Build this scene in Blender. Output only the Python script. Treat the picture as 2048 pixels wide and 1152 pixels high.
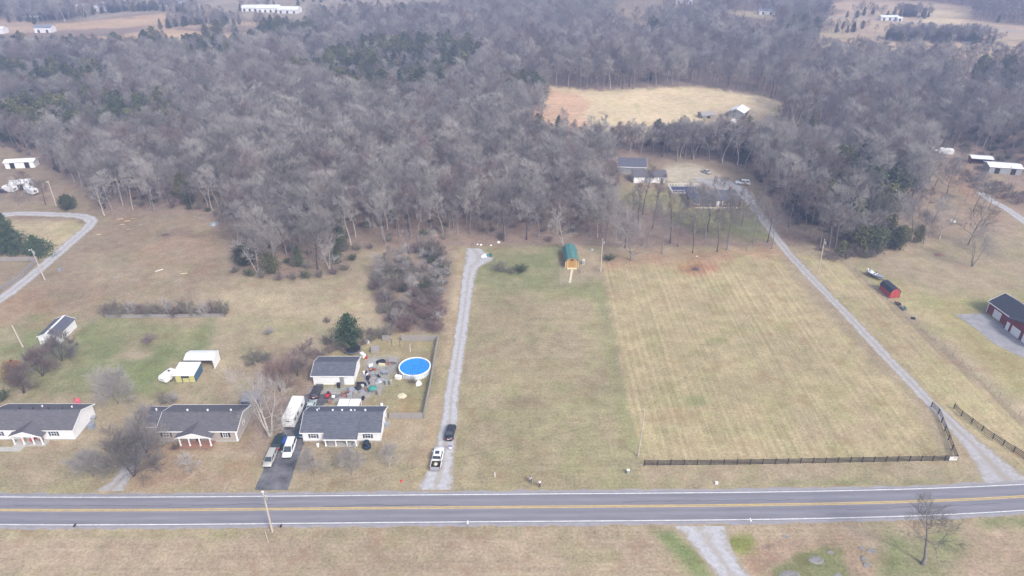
import bpy, math, random
import numpy as np
from mathutils import Vector, Matrix

for o in list(bpy.data.objects):
    bpy.data.objects.remove(o)
scene = bpy.context.scene
COL = scene.collection
R = math.radians

# ------------------------------------------------------------------ camera
CAM_H = 96.0
PITCH = R(29.3)
FPX = 1400.0                      # focal length in pixels of a 2048 px wide picture
cam_d = bpy.data.cameras.new('camera')
cam_d.sensor_width = 36.0
cam_d.lens = 36.0 * FPX / 2048.0
cam_d.clip_start = 1.0
cam_d.clip_end = 12000.0
cam = bpy.data.objects.new('camera', cam_d)
cam.location = (0, 0, CAM_H)
cam.rotation_euler = (math.pi / 2 - PITCH, 0, 0)
COL.objects.link(cam)
scene.camera = cam

# ------------------------------------------------------------------ sky, sun, exposure
SUN_EL, SUN_AZ = R(42), R(142)     # azimuth clockwise from +Y
world = bpy.data.worlds.new('World')
scene.world = world
world.use_nodes = True
wn = world.node_tree
bg = wn.nodes['Background']
sky = wn.nodes.new('ShaderNodeTexSky')
sky.sky_type = 'NISHITA'
sky.sun_disc = False
sky.sun_elevation = SUN_EL
sky.sun_rotation = SUN_AZ
sky.dust_density = 4.0
sky.air_density = 1.0
hs = wn.nodes.new('ShaderNodeHueSaturation')
hs.inputs['Saturation'].default_value = 0.62
wn.links.new(sky.outputs[0], hs.inputs['Color'])
wn.links.new(hs.outputs[0], bg.inputs[0])
bg.inputs[1].default_value = 0.15
sun_d = bpy.data.lights.new('sun', 'SUN')
sun_d.energy = 1.45
sun_d.angle = R(10)
sun_d.color = (1.0, 0.96, 0.91)
sun = bpy.data.objects.new('sun', sun_d)
to_sun = Vector((math.sin(SUN_AZ) * math.cos(SUN_EL), math.cos(SUN_AZ) * math.cos(SUN_EL), math.sin(SUN_EL)))
sun.rotation_euler = (-to_sun).to_track_quat('-Z', 'Y').to_euler()
sun.location = (60, -20, 120)
COL.objects.link(sun)
vs = scene.view_settings
vs.view_transform = 'Standard'
vs.look = 'None'
vs.exposure = 0.96
vs.gamma = 1.0
vs.use_curve_mapping = False
scene.cycles.max_bounces = 5
scene.cycles.volume_bounces = 0
scene.cycles.volume_step_rate = 4.0

# ------------------------------------------------------------------ survey: picture to ground
SP, CP = math.sin(PITCH), math.cos(PITCH)

def P(px, py, z=0.0):
    """ground point (height z) seen at a pixel of the 2048x1152 photograph"""
    u = (px - 1024) / FPX; v = (576 - py) / FPX
    t = (z - CAM_H) / (-SP + v * CP)
    return Vector((u * t, (CP + v * SP) * t, z))

def proj(x, y, z=0.0):
    d = y * CP + (CAM_H - z) * SP
    return 1024 + FPX * x / d, 576 - FPX * ((z - CAM_H) * CP + y * SP) / d

# ------------------------------------------------------------------ helpers
class MB:
    """collects shapes for ONE mesh object"""
    def __init__(s):
        s.v = []; s.f = []; s.m = []
    def add(s, vs, fs, m=0):
        b = len(s.v)
        s.v += [tuple(q) for q in vs]
        for f in fs:
            s.f.append(tuple(i + b for i in f)); s.m.append(m)
        return s
    def box(s, x0, x1, y0, y1, z0, z1, m=0, taper=0.0):
        t = taper
        vs = [(x0, y0, z0), (x1, y0, z0), (x1, y1, z0), (x0, y1, z0),
              (x0 + t, y0 + t, z1), (x1 - t, y0 + t, z1), (x1 - t, y1 - t, z1), (x0 + t, y1 - t, z1)]
        return s.add(vs, [(3, 2, 1, 0), (4, 5, 6, 7), (0, 1, 5, 4), (1, 2, 6, 5), (2, 3, 7, 6), (3, 0, 4, 7)], m)
    def bar(s, a, b, w, h, m=0):
        """square bar from a to b, w wide sideways, h high"""
        a, b = Vector(a), Vector(b)
        d = (b - a).normalized()
        up = Vector((0, 0, 1)) if abs(d.z) < .9 else Vector((0, 1, 0))
        sd = d.cross(up).normalized() * w / 2
        u = sd.cross(d).normalized() * h / 2
        vs = [a - sd - u, a + sd - u, a + sd + u, a - sd + u, b - sd - u, b + sd - u, b + sd + u, b - sd + u]
        return s.add(vs, [(0, 1, 2, 3), (7, 6, 5, 4), (0, 4, 5, 1), (1, 5, 6, 2), (2, 6, 7, 3), (3, 7, 4, 0)], m)
    def tube(s, a, b, r0, r1=None, n=8, m=0, caps=True):
        a, b = Vector(a), Vector(b)
        r1 = r0 if r1 is None else r1
        d = (b - a).normalized()
        up = Vector((0, 0, 1)) if abs(d.z) < .9 else Vector((0, 1, 0))
        e1 = d.cross(up).normalized(); e2 = d.cross(e1)
        vs = []
        for c, r in ((a, r0), (b, r1)):
            for i in range(n):
                t = 2 * math.pi * i / n
                vs.append(c + e1 * (r * math.cos(t)) + e2 * (r * math.sin(t)))
        fs = [(i, (i + 1) % n, n + (i + 1) % n, n + i) for i in range(n)]
        if caps:
            fs += [tuple(range(n - 1, -1, -1)), tuple(range(n, 2 * n))]
        return s.add(vs, fs, m)
    def loft(s, rings, m=0, caps=True, closed=True):
        n = len(rings[0]); vs = [q for r in rings for q in r]; fs = []
        for k in range(len(rings) - 1):
            for i in range(n if closed else n - 1):
                j = (i + 1) % n
                fs.append((k * n + i, k * n + j, (k + 1) * n + j, (k + 1) * n + i))
        if caps:
            fs += [tuple(range(n - 1, -1, -1)), tuple(range((len(rings) - 1) * n, len(rings) * n))]
        return s.add(vs, fs, m)
    def lathe(s, prof, n=16, c=(0, 0, 0), m=0, caps=True):
        rings = [[(c[0] + r * math.cos(2 * math.pi * i / n), c[1] + r * math.sin(2 * math.pi * i / n), c[2] + z) for i in range(n)] for r, z in prof]
        return s.loft(rings, m, caps)
    def slab(s, quad, t, m=0):
        """quad (4 points, counter-clockwise from above) made t thick downward"""
        q = [Vector(p) for p in quad]
        n = (q[1] - q[0]).cross(q[3] - q[0]).normalized() * t
        vs = q + [p - n for p in q]; k = len(q)
        fs = [tuple(range(k)), tuple(range(2 * k - 1, k - 1, -1))] + [(i, i + k, (i + 1) % k + k, (i + 1) % k) for i in range(k)]
        return s.add(vs, fs, m)
    def sheet(s, poly, z0, z1, m=0):
        k = len(poly)
        vs = [(p[0], p[1], z1) for p in poly] + [(p[0], p[1], z0) for p in poly]
        fs = [tuple(range(k))] + [(i, i + k, (i + 1) % k + k, (i + 1) % k) for i in range(k)]
        return s.add(vs, fs, m)
    def mesh(s, name, mats, smooth=False):
        me = bpy.data.meshes.new(name)
        me.from_pydata(s.v, [], s.f)
        for mt in (mats if isinstance(mats, (list, tuple)) else [mats]):
            me.materials.append(mt)
        if any(s.m):
            me.polygons.foreach_set('material_index', s.m)
        if smooth:
            me.polygons.foreach_set('use_smooth', [True] * len(s.f))
        me.update()
        return me
    def build(s, name, mats, parent=None, smooth=False, loc=None, rz=0.0):
        return link(name, s.mesh(name, mats, smooth), parent, loc, rz)

def link(name, data, parent=None, loc=None, rz=0.0):
    o = bpy.data.objects.new(name, data)
    COL.objects.link(o)
    if parent is not None: o.parent = parent
    if loc is not None: o.location = loc
    if rz: o.rotation_euler = (0, 0, rz)
    return o

def tag(o, label=None, cat=None, group=None, kind=None):
    if label: o['label'] = label
    if cat: o['category'] = cat
    if group: o['group'] = group
    if kind: o['kind'] = kind
    return o

def thing(name, label, cat, loc=(0, 0, 0), rz=0.0, group=None):
    o = link(name, None, None, loc, rz)
    o.empty_display_size = 0.3
    return tag(o, label, cat, group)

def kids(o):
    return [c for c in o.children]

def copy_tree(o, loc=None, rz=None, label=None, group=None, scale=None):
    c = o.copy(); COL.objects.link(c)
    if loc is not None: c.location = loc
    if rz is not None: c.rotation_euler = (0, 0, rz)
    if scale is not None: c.scale = scale if hasattr(scale, '__len__') else (scale,) * 3
    if label: c['label'] = label
    if group: c['group'] = group
    for ch in kids(o):
        k = ch.copy(); COL.objects.link(k); k.parent = c
        for g in kids(ch):
            d = g.copy(); COL.objects.link(d); d.parent = k
    return c

# ------------------------------------------------------------------ materials
def mat(name, c, rough=0.8, c2=None, scale=3.0, bump=0.0, metal=0.0, spec=0.3, rnd=0.0, stretch=None, detail=4.0, bscale=None):
    m = bpy.data.materials.new(name); m.use_nodes = True
    nt = m.node_tree; b = nt.nodes['Principled BSDF']
    b.inputs['Base Color'].default_value = (*c, 1)
    b.inputs['Roughness'].default_value = rough
    b.inputs['Metallic'].default_value = metal
    b.inputs['Specular IOR Level'].default_value = spec
    src = None
    if c2 is not None or bump:
        tc = nt.nodes.new('ShaderNodeTexCoord')
        mp = nt.nodes.new('ShaderNodeMapping')
        if stretch: mp.inputs['Scale'].default_value = stretch
        nt.links.new(tc.outputs['Object'], mp.inputs['Vector'])
        nz = nt.nodes.new('ShaderNodeTexNoise')
        nz.inputs['Scale'].default_value = scale
        nz.inputs['Detail'].default_value = detail
        nz.inputs['Roughness'].default_value = 0.65
        nt.links.new(mp.outputs[0], nz.inputs['Vector'])
        if c2 is not None:
            rp = nt.nodes.new('ShaderNodeMapRange')
            rp.inputs['From Min'].default_value = 0.32; rp.inputs['From Max'].default_value = 0.68
            nt.links.new(nz.outputs['Fac'], rp.inputs['Value'])
            mx = nt.nodes.new('ShaderNodeMix'); mx.data_type = 'RGBA'
            mx.inputs['A'].default_value = (*c, 1); mx.inputs['B'].default_value = (*c2, 1)
            nt.links.new(rp.outputs[0], mx.inputs['Factor'])
            src = mx.outputs['Result']
        if bump:
            bp = nt.nodes.new('ShaderNodeBump')
            bp.inputs['Strength'].default_value = bump; bp.inputs['Distance'].default_value = 0.05
            nt.links.new(nz.outputs['Fac'], bp.inputs['Height'])
            nt.links.new(bp.outputs[0], b.inputs['Normal'])
    if rnd:
        oi = nt.nodes.new('ShaderNodeObjectInfo')
        mr = nt.nodes.new('ShaderNodeMapRange')
        mr.inputs['To Min'].default_value = 1 - rnd; mr.inputs['To Max'].default_value = 1 + rnd
        nt.links.new(oi.outputs['Random'], mr.inputs['Value'])
        hv = nt.nodes.new('ShaderNodeHueSaturation')
        if src: nt.links.new(src, hv.inputs['Color'])
        else: hv.inputs['Color'].default_value = (*c, 1)
        nt.links.new(mr.outputs[0], hv.inputs['Value'])
        src = hv.outputs[0]
    if src: nt.links.new(src, b.inputs['Base Color'])
    return m

M = {}
M['white'] = mat('white_siding', (.80, .80, .80), .55, (.72, .72, .73), 1.2)
M['trim'] = mat('white_trim', (.82, .82, .82), .5, (.74, .74, .74), 4)
M['beige'] = mat('beige_brick', (.40, .365, .33), .85, (.31, .28, .255), 5, .2)
M['shingle1'] = mat('grey_shingle', (.14, .146, .175), .95, (.065, .07, .09), 1.6, .4, stretch=(.6, 3.0, 3.0), detail=8, spec=.1)
M['shingle2'] = mat('brown_grey_shingle', (.15, .145, .158), .95, (.08, .077, .087), 1.8, .4, stretch=(.6, 3.0, 3.0), detail=8, spec=.1)
M['shingle3'] = mat('dark_shingle', (.055, .062, .08), .95, (.038, .042, .055), 2.2, .4, spec=.1)
M['glass'] = mat('window_glass', (.045, .055, .07), .12, spec=.6)
M['shutter'] = mat('blue_grey_shutter', (.07, .10, .15), .6)
M['dark'] = mat('dark_paint', (.02, .02, .022), .6)
M['black'] = mat('black_rubber', (.012, .012, .013), .85, (.022, .022, .022), 9)
M['chrome'] = mat('bright_metal', (.62, .62, .64), .28, metal=.9)
M['galv'] = mat('galvanised_metal', (.45, .47, .5), .45, (.36, .38, .4), 3, metal=.5)
M['concrete'] = mat('concrete', (.44, .43, .41), .9, (.34, .33, .31), 2, .1)
M['wood'] = mat('weathered_wood', (.34, .32, .305), .9, (.24, .22, .205), 6, .3, stretch=(4, 4, .5))
M['woodnew'] = mat('yellow_pine_boards', (.45, .27, .09), .8, (.33, .18, .06), 5, .2)
M['pole'] = mat('utility_pole_wood', (.52, .46, .40), .9, (.38, .32, .27), 5, .3, stretch=(5, 5, .4))
M['fence'] = mat('black_fence_paint', (.018, .017, .017), .7, (.035, .03, .028), 6)
M['red'] = mat('red_barn_board', (.23, .035, .035), .75, (.16, .025, .028), 4, .2, stretch=(6, 6, .5))
M['redlt'] = mat('bright_red_siding', (.42, .07, .06), .7, (.33, .05, .045), 4)
M['teal'] = mat('green_metal_roof', (.095, .235, .215), .5, (.075, .195, .18), .8, metal=.1)
M['metalroof'] = mat('white_metal_roof', (.82, .83, .83), .4, (.7, .72, .73), .7)
M['greymetal'] = mat('grey_metal_roof', (.24, .26, .31), .5, (.19, .205, .245), .6, metal=.1)
M['slate'] = mat('slate_grey_roof', (.115, .12, .15), .8, (.08, .085, .11), 1.2, spec=.15)
M['poolblue'] = mat('pool_water', (.012, .18, .55), .06, (.02, .26, .66), 1.1, .2, spec=.5)
M['blue'] = mat('blue_plastic', (.03, .1, .38), .5)
M['tarp'] = mat('grey_tarp', (.26, .29, .35), .6, (.2, .22, .28), 2, .2)
M['yellowwall'] = mat('pale_yellow_siding', (.55, .52, .20), .7, (.48, .45, .18), 3)
M['bluewall'] = mat('blue_siding', (.06, .14, .21), .7, (.045, .11, .17), 3)
M['taillight'] = mat('red_lens', (.40, .012, .015), .2, spec=.6)
M['headlight'] = mat('clear_lens', (.62, .64, .66), .12, spec=.7)
M['redpaint'] = mat('red_paint', (.45, .03, .03), .35)
M['orange'] = mat('orange_plastic', (.55, .24, .09), .5)
M['green'] = mat('green_plastic', (.05, .24, .2), .45)
M['skin'] = mat('skin', (.45, .29, .22), .6)
M['rock'] = mat('limestone', (.27, .262, .25), .95, (.17, .165, .155), 1.6, .6)
M['pvc'] = mat('cream_boards', (.64, .58, .40), .8, (.54, .48, .33), 3)
M['wire'] = mat('cable', (.05, .05, .05), .6)
M['mesh'] = mat('chain_link', (.34, .35, .36), .5, metal=.4)
M['terra'] = mat('terracotta', (.27, .145, .105), .8)
M['purple'] = mat('purple_print', (.13, .09, .35), .6)

def paint(name, c, rough=.3):
    m = mat(name, c, rough, tuple(v * .85 for v in c), .9, spec=.5)
    m.node_tree.nodes['Principled BSDF'].inputs['Coat Weight'].default_value = .35
    return m
# ================================================================== SETTING: ground and its zones
rng = np.random.default_rng(7)

def vnoise(x, y, seed, oct=4):
    """cheap value noise, vectorised"""
    r = np.random.default_rng(seed)
    tot = np.zeros_like(x); amp = 1.0; s = 0.0
    for k in range(oct):
        n = 64
        g = r.random((n, n))
        xi = np.floor(x).astype(int); yi = np.floor(y).astype(int)
        fx = x - xi; fy = y - yi
        fx = fx * fx * (3 - 2 * fx); fy = fy * fy * (3 - 2 * fy)
        a = g[xi % n, yi % n]; b = g[(xi + 1) % n, yi % n]
        c_ = g[xi % n, (yi + 1) % n]; d = g[(xi + 1) % n, (yi + 1) % n]
        tot += amp * ((a * (1 - fx) + b * fx) * (1 - fy) + (c_ * (1 - fx) + d * fx) * fy)
        s += amp; amp *= .55; x = x * 2.03 + 11.3; y = y * 2.03 + 5.7
    return tot / s

def poly_sd(px, py, poly):
    """signed distance in pixels to a polygon, negative inside"""
    poly = np.asarray(poly, float)
    inside = np.zeros(px.shape, bool); dmin = np.full(px.shape, 1e9)
    n = len(poly)
    for i in range(n):
        x0, y0 = poly[i]; x1, y1 = poly[(i + 1) % n]
        cond = ((y0 > py) != (y1 > py))
        if y1 != y0:
            inside ^= cond & (px < (x1 - x0) * (py - y0) / (y1 - y0) + x0)
        dx, dy = x1 - x0, y1 - y0
        t = np.clip(((px - x0) * dx + (py - y0) * dy) / (dx * dx + dy * dy + 1e-9), 0, 1)
        dmin = np.minimum(dmin, (px - x0 - t * dx) ** 2 + (py - y0 - t * dy) ** 2)
    d = np.sqrt(dmin)
    return np.where(inside, -d, d)

def axis(lo, hi, step, far, grow=1.16):
    a = list(np.arange(lo, hi + step * .5, step))
    s = step; q = a[-1]
    while q < far[1]:
        s *= grow; q += s; a.append(q)
    s = step; q = a[0]; pre = []
    while q > far[0]:
        s *= grow; q -= s; pre.append(q)
    return np.array(pre[::-1] + a)

def yaxis():
    a = list(np.arange(60, 215, .75)); q = a[-1]; s = .75
    while q < 820:
        s = min(s * 1.02, 4.0); q += s; a.append(q)
    while q < 5000:
        s *= 1.2; q += s; a.append(q)
    q = a[0]; s = .75; pre = []
    while q > -900:
        s *= 1.2; q -= s; pre.append(q)
    return np.array(pre[::-1] + a)

GX = axis(-175, 190, .8, (-4000, 4000), 1.035)
GY = yaxis()
XX, YY = np.meshgrid(GX, GY)
gx, gy = XX.ravel(), YY.ravel()
# low hills only beyond the far edge of the view
gz = np.clip((gy - 1000) / 1500, 0, 1) * 45 * vnoise(gx / 500 + 40, gy / 500 + 9, 3, 3)
gyc = np.maximum(gy, 20.0)
gpx, gpy = proj(gx, gyc)
jit = (vnoise(gx / 2.2 + 300, gy / 2.2 + 300, 21, 3) - .5)
jx = gpx + jit * 16; jy = gpy + (vnoise(gx / 2.5 + 90, gy / 2.5 + 500, 22, 3) - .5) * 9

tan = (.32, .262, .178); straw = (.43, .355, .23); olive = (.25, .24, .125); green = (.155, .195, .075)
litter = (.255, .19, .155); reddirt = (.35, .185, .115); brown = (.265, .21, .148); pale = (.46, .41, .33)
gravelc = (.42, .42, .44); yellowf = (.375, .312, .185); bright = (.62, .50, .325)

col = np.empty((len(gx), 3)); col[:] = tan
smask = np.zeros((len(gx), 3))
far = np.clip((gy - 196) / 3, 0, 1)[:, None]
col = col * (1 - far) + np.array(litter) * far

CLEAR = []        # visible clearings in the woods: no tree may stand in or in front of them
def zone(poly, c, a=1.0, soft=4.0, stripe=None, clear=False, tall=0.0, grain=0.0):
    global col
    poly = [(float(u), float(v)) for u, v in poly]
    w = np.clip(.5 - poly_sd(jx, jy, poly) / (2 * soft), 0, 1)
    if tall:
        hx, hy = proj(gx, gyc, tall)
        w = np.maximum(w, np.clip(.5 - poly_sd(hx, hy, poly) / (2 * soft), 0, 1))
    w = np.where(gy < 25, 0, w) * a
    if grain:
        w = w * np.clip(.5 + (vnoise(gx / 7 + 31, gy / 7 + 77, int(abs(poly[0][0])) + 5, 4) - .5) * 4 * grain + (1 - grain) * .5, 0, 1)
    col = col * (1 - w[:, None]) + np.array(c) * w[:, None]
    if stripe is not None:
        smask[:, stripe] = np.maximum(smask[:, stripe] * (1 - w), w)
    if clear: CLEAR.append(poly)

# broad clearings at the edge of the woods
zone([(-500, 520), (-500, 285), (30, 300), (110, 345), (150, 385), (215, 432), (392, 430), (452, 455), (462, 520), (455, 560), (-100, 620)], brown, 1, 8, clear=True)
zone([(-500, 335), (110, 350), (140, 400), (-500, 420)], litter, .6, 14)
zone([(180, 440), (390, 430), (460, 470), (470, 560), (420, 640), (200, 640), (60, 600)], brown, .9, 20, grain=.7)
zone([(200, 470), (440, 460), (430, 560), (240, 600)], reddirt, .28, 24, grain=.9)
zone([(170, 520), (470, 520), (640, 590), (640, 680), (200, 660)], tan, .7, 22, grain=.7)
zone([(-100, 590), (200, 560), (230, 610), (90, 660), (-100, 680)], reddirt, .35, 18, grain=.6)
zone([(40, 442), (150, 442), (172, 456), (100, 520), (60, 512), (-200, 520), (-200, 450)], straw, .95, 5, stripe=1)
zone([(-200, 520), (75, 520), (-60, 610)], brown, .5, 10)
# lots
zone([(60, 635), (430, 640), (415, 705), (330, 795), (-300, 810), (-300, 690), (100, 650)], green, .8, 16, grain=.7)
zone([(190, 645), (400, 645), (390, 690), (200, 690)], olive, .7, 14, grain=.8)
zone([(430, 645), (640, 610), (655, 690), (560, 760), (430, 790)], olive, .5, 16, grain=.9)
zone([(440, 590), (700, 560), (770, 600), (760, 650), (560, 640)], straw, .55, 16, grain=.6)
zone([(480, 545), (700, 530), (770, 575), (640, 600), (500, 580)], tan, .8, 12)
zone([(255, 880), (505, 880), (512, 985), (245, 985)], (.30, .205, .145), .6, 12, grain=.7)
zone([(0, 900), (170, 880), (230, 985), (0, 985)], brown, .4, 14, grain=.8)
zone([(480, 790), (600, 800), (560, 850), (520, 910), (490, 900)], litter, .85, 9)
zone([(540, 690), (640, 690), (625, 800), (520, 830), (500, 760)], litter, .75, 12)
zone([(455, 490), (470, 545), (560, 562), (690, 548), (720, 500), (880, 492), (900, 500), (880, 470), (470, 450)], litter, .8, 9)
zone([(740, 560), (800, 500), (880, 488), (905, 505), (895, 640), (878, 672), (765, 668)], litter, .85, 9)
# lot with the gravel lane
zone([(940, 566), (1195, 566), (1258, 860), (1290, 978), (905, 978), (900, 850)], (.30, .258, .158), .9, 6, stripe=1)
zone([(950, 600), (1180, 600), (1200, 760), (940, 760)], brown, .4, 30, grain=.9)
zone([(940, 780), (1250, 780), (1260, 960), (920, 960)], olive, .45, 30, grain=.9)
zone([(958, 494), (1122, 490), (1130, 560), (1205, 560), (1220, 640), (1190, 600), (940, 572)], green, .7, 8, grain=.35)
zone([(1178, 560), (1204, 560), (1268, 860), (1292, 925), (1245, 905)], olive, .75, 8)
zone([(905, 800), (925, 700), (1000, 700), (1010, 960), (910, 975)], tan, .5, 12)
# striped hay field, strip beyond the drive, right hand pasture
zone([(1204, 528), (1330, 522), (1555, 508), (1625, 600), (1822, 800), (1892, 916), (1288, 920), (1266, 850)], yellowf, .95, 4, stripe=0)
zone([(1300, 780), (1520, 700), (1700, 760), (1880, 915), (1290, 918)], olive, .28, 40, grain=.9)
zone([(1560, 800), (1840, 800), (1885, 912), (1560, 915)], brown, .35, 25, grain=.7)
zone([(1592, 505), (1685, 520), (2048, 848), (2300, 1000), (2048, 940), (1890, 830)], yellowf, .85, 4, stripe=0)
zone([(1695, 522), (1850, 480), (2048, 470), (2400, 560), (2400, 980), (2048, 800), (1860, 655)], (.31, .27, .135), .95, 8)
zone([(1750, 540), (1960, 520), (2060, 600), (1960, 640), (1800, 620)], green, .42, 25, grain=.9)
zone([(1780, 600), (1840, 590), (1960, 720), (2100, 840), (2048, 840), (1880, 680)], straw, .45, 14, grain=.5)
zone([(1676, 520), (1690, 520), (1790, 612), (1870, 680), (2060, 850), (2048, 856), (1860, 690)], brown, .8, 4)
zone([(1204, 506), (1560, 496), (1575, 516), (1330, 532), (1210, 540)], reddirt, .5, 7, grain=.5)
zone([(1352, 530), (1390, 520), (1430, 526), (1438, 540), (1400, 552), (1355, 546)], reddirt, .8, 7)
zone([(1375, 532), (1404, 532), (1410, 542), (1372, 543)], (.17, .095, .07), .7, 4)
zone([(312, 464), (348, 462), (352, 474), (310, 475)], (.15, .11, .09), .7, 5)
# clearings with buildings
zone([(1222, 340), (1300, 325), (1420, 322), (1500, 345), (1520, 380), (1545, 470), (1500, 482), (1385, 450), (1330, 425), (1240, 400)], brown, .9, 8, clear=True)
zone([(1330, 330), (1400, 330), (1440, 350), (1450, 372), (1360, 376), (1330, 362)], pale, .85, 6)
zone([(1340, 420), (1500, 412), (1545, 480), (1490, 482), (1400, 470), (1340, 440)], green, .7, 8, grain=.3)
zone([(1232, 380), (1330, 378), (1375, 395), (1370, 425), (1250, 410)], olive, .75, 8)
zone([(1700, 520), (1790, 470), (1835, 410), (1850, 320), (1890, 300), (1960, 330), (2040, 370), (2500, 420), (2500, 600), (1850, 560)], (.31, .235, .17), .95, 9, clear=True)
zone([(1700, 525), (1850, 480), (2048, 452), (2500, 520), (2500, 600), (1850, 590)], tan, .9, 14)
zone([(1840, 300), (1930, 320), (1960, 370), (2010, 400), (1940, 400), (1860, 330)], reddirt, .4, 10)
zone([(1735, 405), (1790, 412), (1810, 430), (1780, 440), (1730, 425)], pale, .6, 5)
# far fields
zone([(1085, 200), (1095, 172), (1200, 182), (1385, 173), (1530, 192), (1570, 206), (1560, 236), (1500, 238), (1380, 232), (1180, 226), (1090, 230)], bright, .95, 3, clear=True, tall=11)  # sunshine on this pasture is painted into its ground colour, paler than straw
zone([(1070, 176), (1150, 186), (1185, 205), (1165, 232), (1075, 238), (1055, 205)], (.56, .345, .24), .75, 4, tall=10)
zone([(1420, 225), (1640, 225), (1650, 260), (1400, 260)], brown, .75, 8)
zone([(850, 180), (900, 172), (960, 182), (1075, 200), (1070, 208), (960, 192), (860, 190)], (.42, .28, .20), .8, 3)
zone([(60, 52), (200, 40), (330, 27), (396, 32), (398, 42), (250, 56), (100, 61), (-60, 66), (-300, 70), (-300, 60)], (.52, .36, .23), 1, 2, clear=True, tall=12)
zone([(300, 54), (460, 42), (522, 45), (515, 50), (400, 55), (310, 58)], (.48, .36, .24), .9, 2, clear=True, tall=9)
zone([(-300, 40), (0, 40), (60, 40), (75, 48), (0, 52), (-300, 60)], (.45, .33, .24), .9, 2, clear=True, tall=6)
zone([(130, 28), (200, 6), (300, -8), (640, -14), (900, -14), (900, -4), (700, 3), (615, 10), (606, 26), (500, 24), (420, 6), (330, 12), (240, 16), (200, 24)], (.36, .31, .25), .8, 2, clear=True, tall=6)
zone([(1650, 13), (1690, 0), (1830, 2), (1945, 12), (1940, 40), (2048, 52), (2500, 70), (2500, 100), (2048, 82), (1850, 76), (1760, 76), (1620, 74), (1700, 44), (1740, 34)], (.50, .38, .27), 1, 2.5, clear=True, tall=11, grain=.25)
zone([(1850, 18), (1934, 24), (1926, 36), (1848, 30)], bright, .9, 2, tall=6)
zone([(1845, 130), (1950, 139), (2052, 150), (2050, 156), (1900, 146)], tan, .9, 2, clear=True, tall=9)
zone([(1440, 19), (1520, 24), (1562, 36), (1545, 42), (1460, 28)], straw, .9, 2, clear=True, tall=9)
zone([(1225, 27), (1285, 26), (1300, 36), (1240, 33)], tan, .9, 2, clear=True, tall=7)
zone([(1590, 76), (1660, 62), (1700, 58), (1690, 72), (1620, 80)], straw, .8, 2, clear=True, tall=9)
zone([(1200, 2), (1400, 0), (1420, 6), (1240, 12)], tan, .8, 2, clear=True, tall=7)
# yard of the house with the pool
zone([(730, 662), (880, 668), (852, 838), (640, 832), (640, 700)], (.30, .255, .15), .9, 4)
zone([(770, 740), (866, 740), (852, 835), (740, 830)], olive, .6, 9, grain=.6)
zone([(735, 712), (790, 712), (800, 722), (775, 765), (730, 802), (640, 806), (618, 778), (722, 772)], (.34, .33, .35), .9, 4)
zone([(735, 712), (800, 715), (770, 770), (700, 800), (640, 800), (720, 772)], brown, .35, 6, grain=.8)
zone([(605, 882), (770, 882), (772, 897), (690, 903), (600, 897)], brown, .6, 4)
zone([(345, 892), (430, 888), (428, 898), (345, 902)], (.22, .12, .095), .8, 3)
zone([(862, 840), (875, 760), (905, 600), (920, 500), (930, 500), (905, 690), (888, 800), (868, 900), (840, 975), (820, 978)], (.40, .31, .20), .6, 4)
# verges and the foreground
zone([(-400, 1056), (2500, 1046), (2500, 1400), (-400, 1400)], (.335, .268, .19), 1, 3, stripe=1)
zone([(-400, 1056), (700, 1058), (1000, 1054), (1000, 1070), (500, 1076), (-400, 1078)], olive, .4, 6, grain=.5)
zone([(1000, 1060), (1400, 1056), (1480, 1152), (1300, 1160), (1100, 1120)], olive, .2, 30, grain=.9)
zone([(1298, 1062), (1342, 1060), (1396, 1108), (1428, 1160), (1396, 1160), (1330, 1090)], green, .95, 8, grain=.2)
zone([(1456, 1070), (1500, 1066), (1522, 1088), (1512, 1112), (1480, 1112), (1456, 1092)], (.17, .19, .05), .95, 6)
zone([(1520, 1078), (1700, 1070), (1740, 1110), (1760, 1170), (1700, 1170), (1680, 1100), (1560, 1120), (1500, 1160), (1470, 1120)], (.30, .21, .15), .6, 8)
zone([(1548, 1140), (1590, 1108), (1650, 1094), (1685, 1098), (1702, 1170), (1550, 1170)], (.155, .18, .07), .95, 5, grain=.25)
zone([(1770, 1070), (1900, 1060), (1930, 1110), (1880, 1160), (1760, 1160)], green, .7, 18, grain=.4)
zone([(1960, 1040), (2200, 1028), (2200, 1048), (1960, 1058)], green, .6, 6)
zone([(1940, 1060), (2400, 1050), (2400, 1300), (1900, 1200)], (.32, .235, .175), .6, 18)
zone([(-400, 972), (1960, 956), (1960, 968), (1240, 980), (-400, 990)], olive, .3, 6, grain=.6)
zone([(1550, 962), (1960, 956), (1960, 964), (1560, 972)], green, .45, 4, grain=.6)
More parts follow.
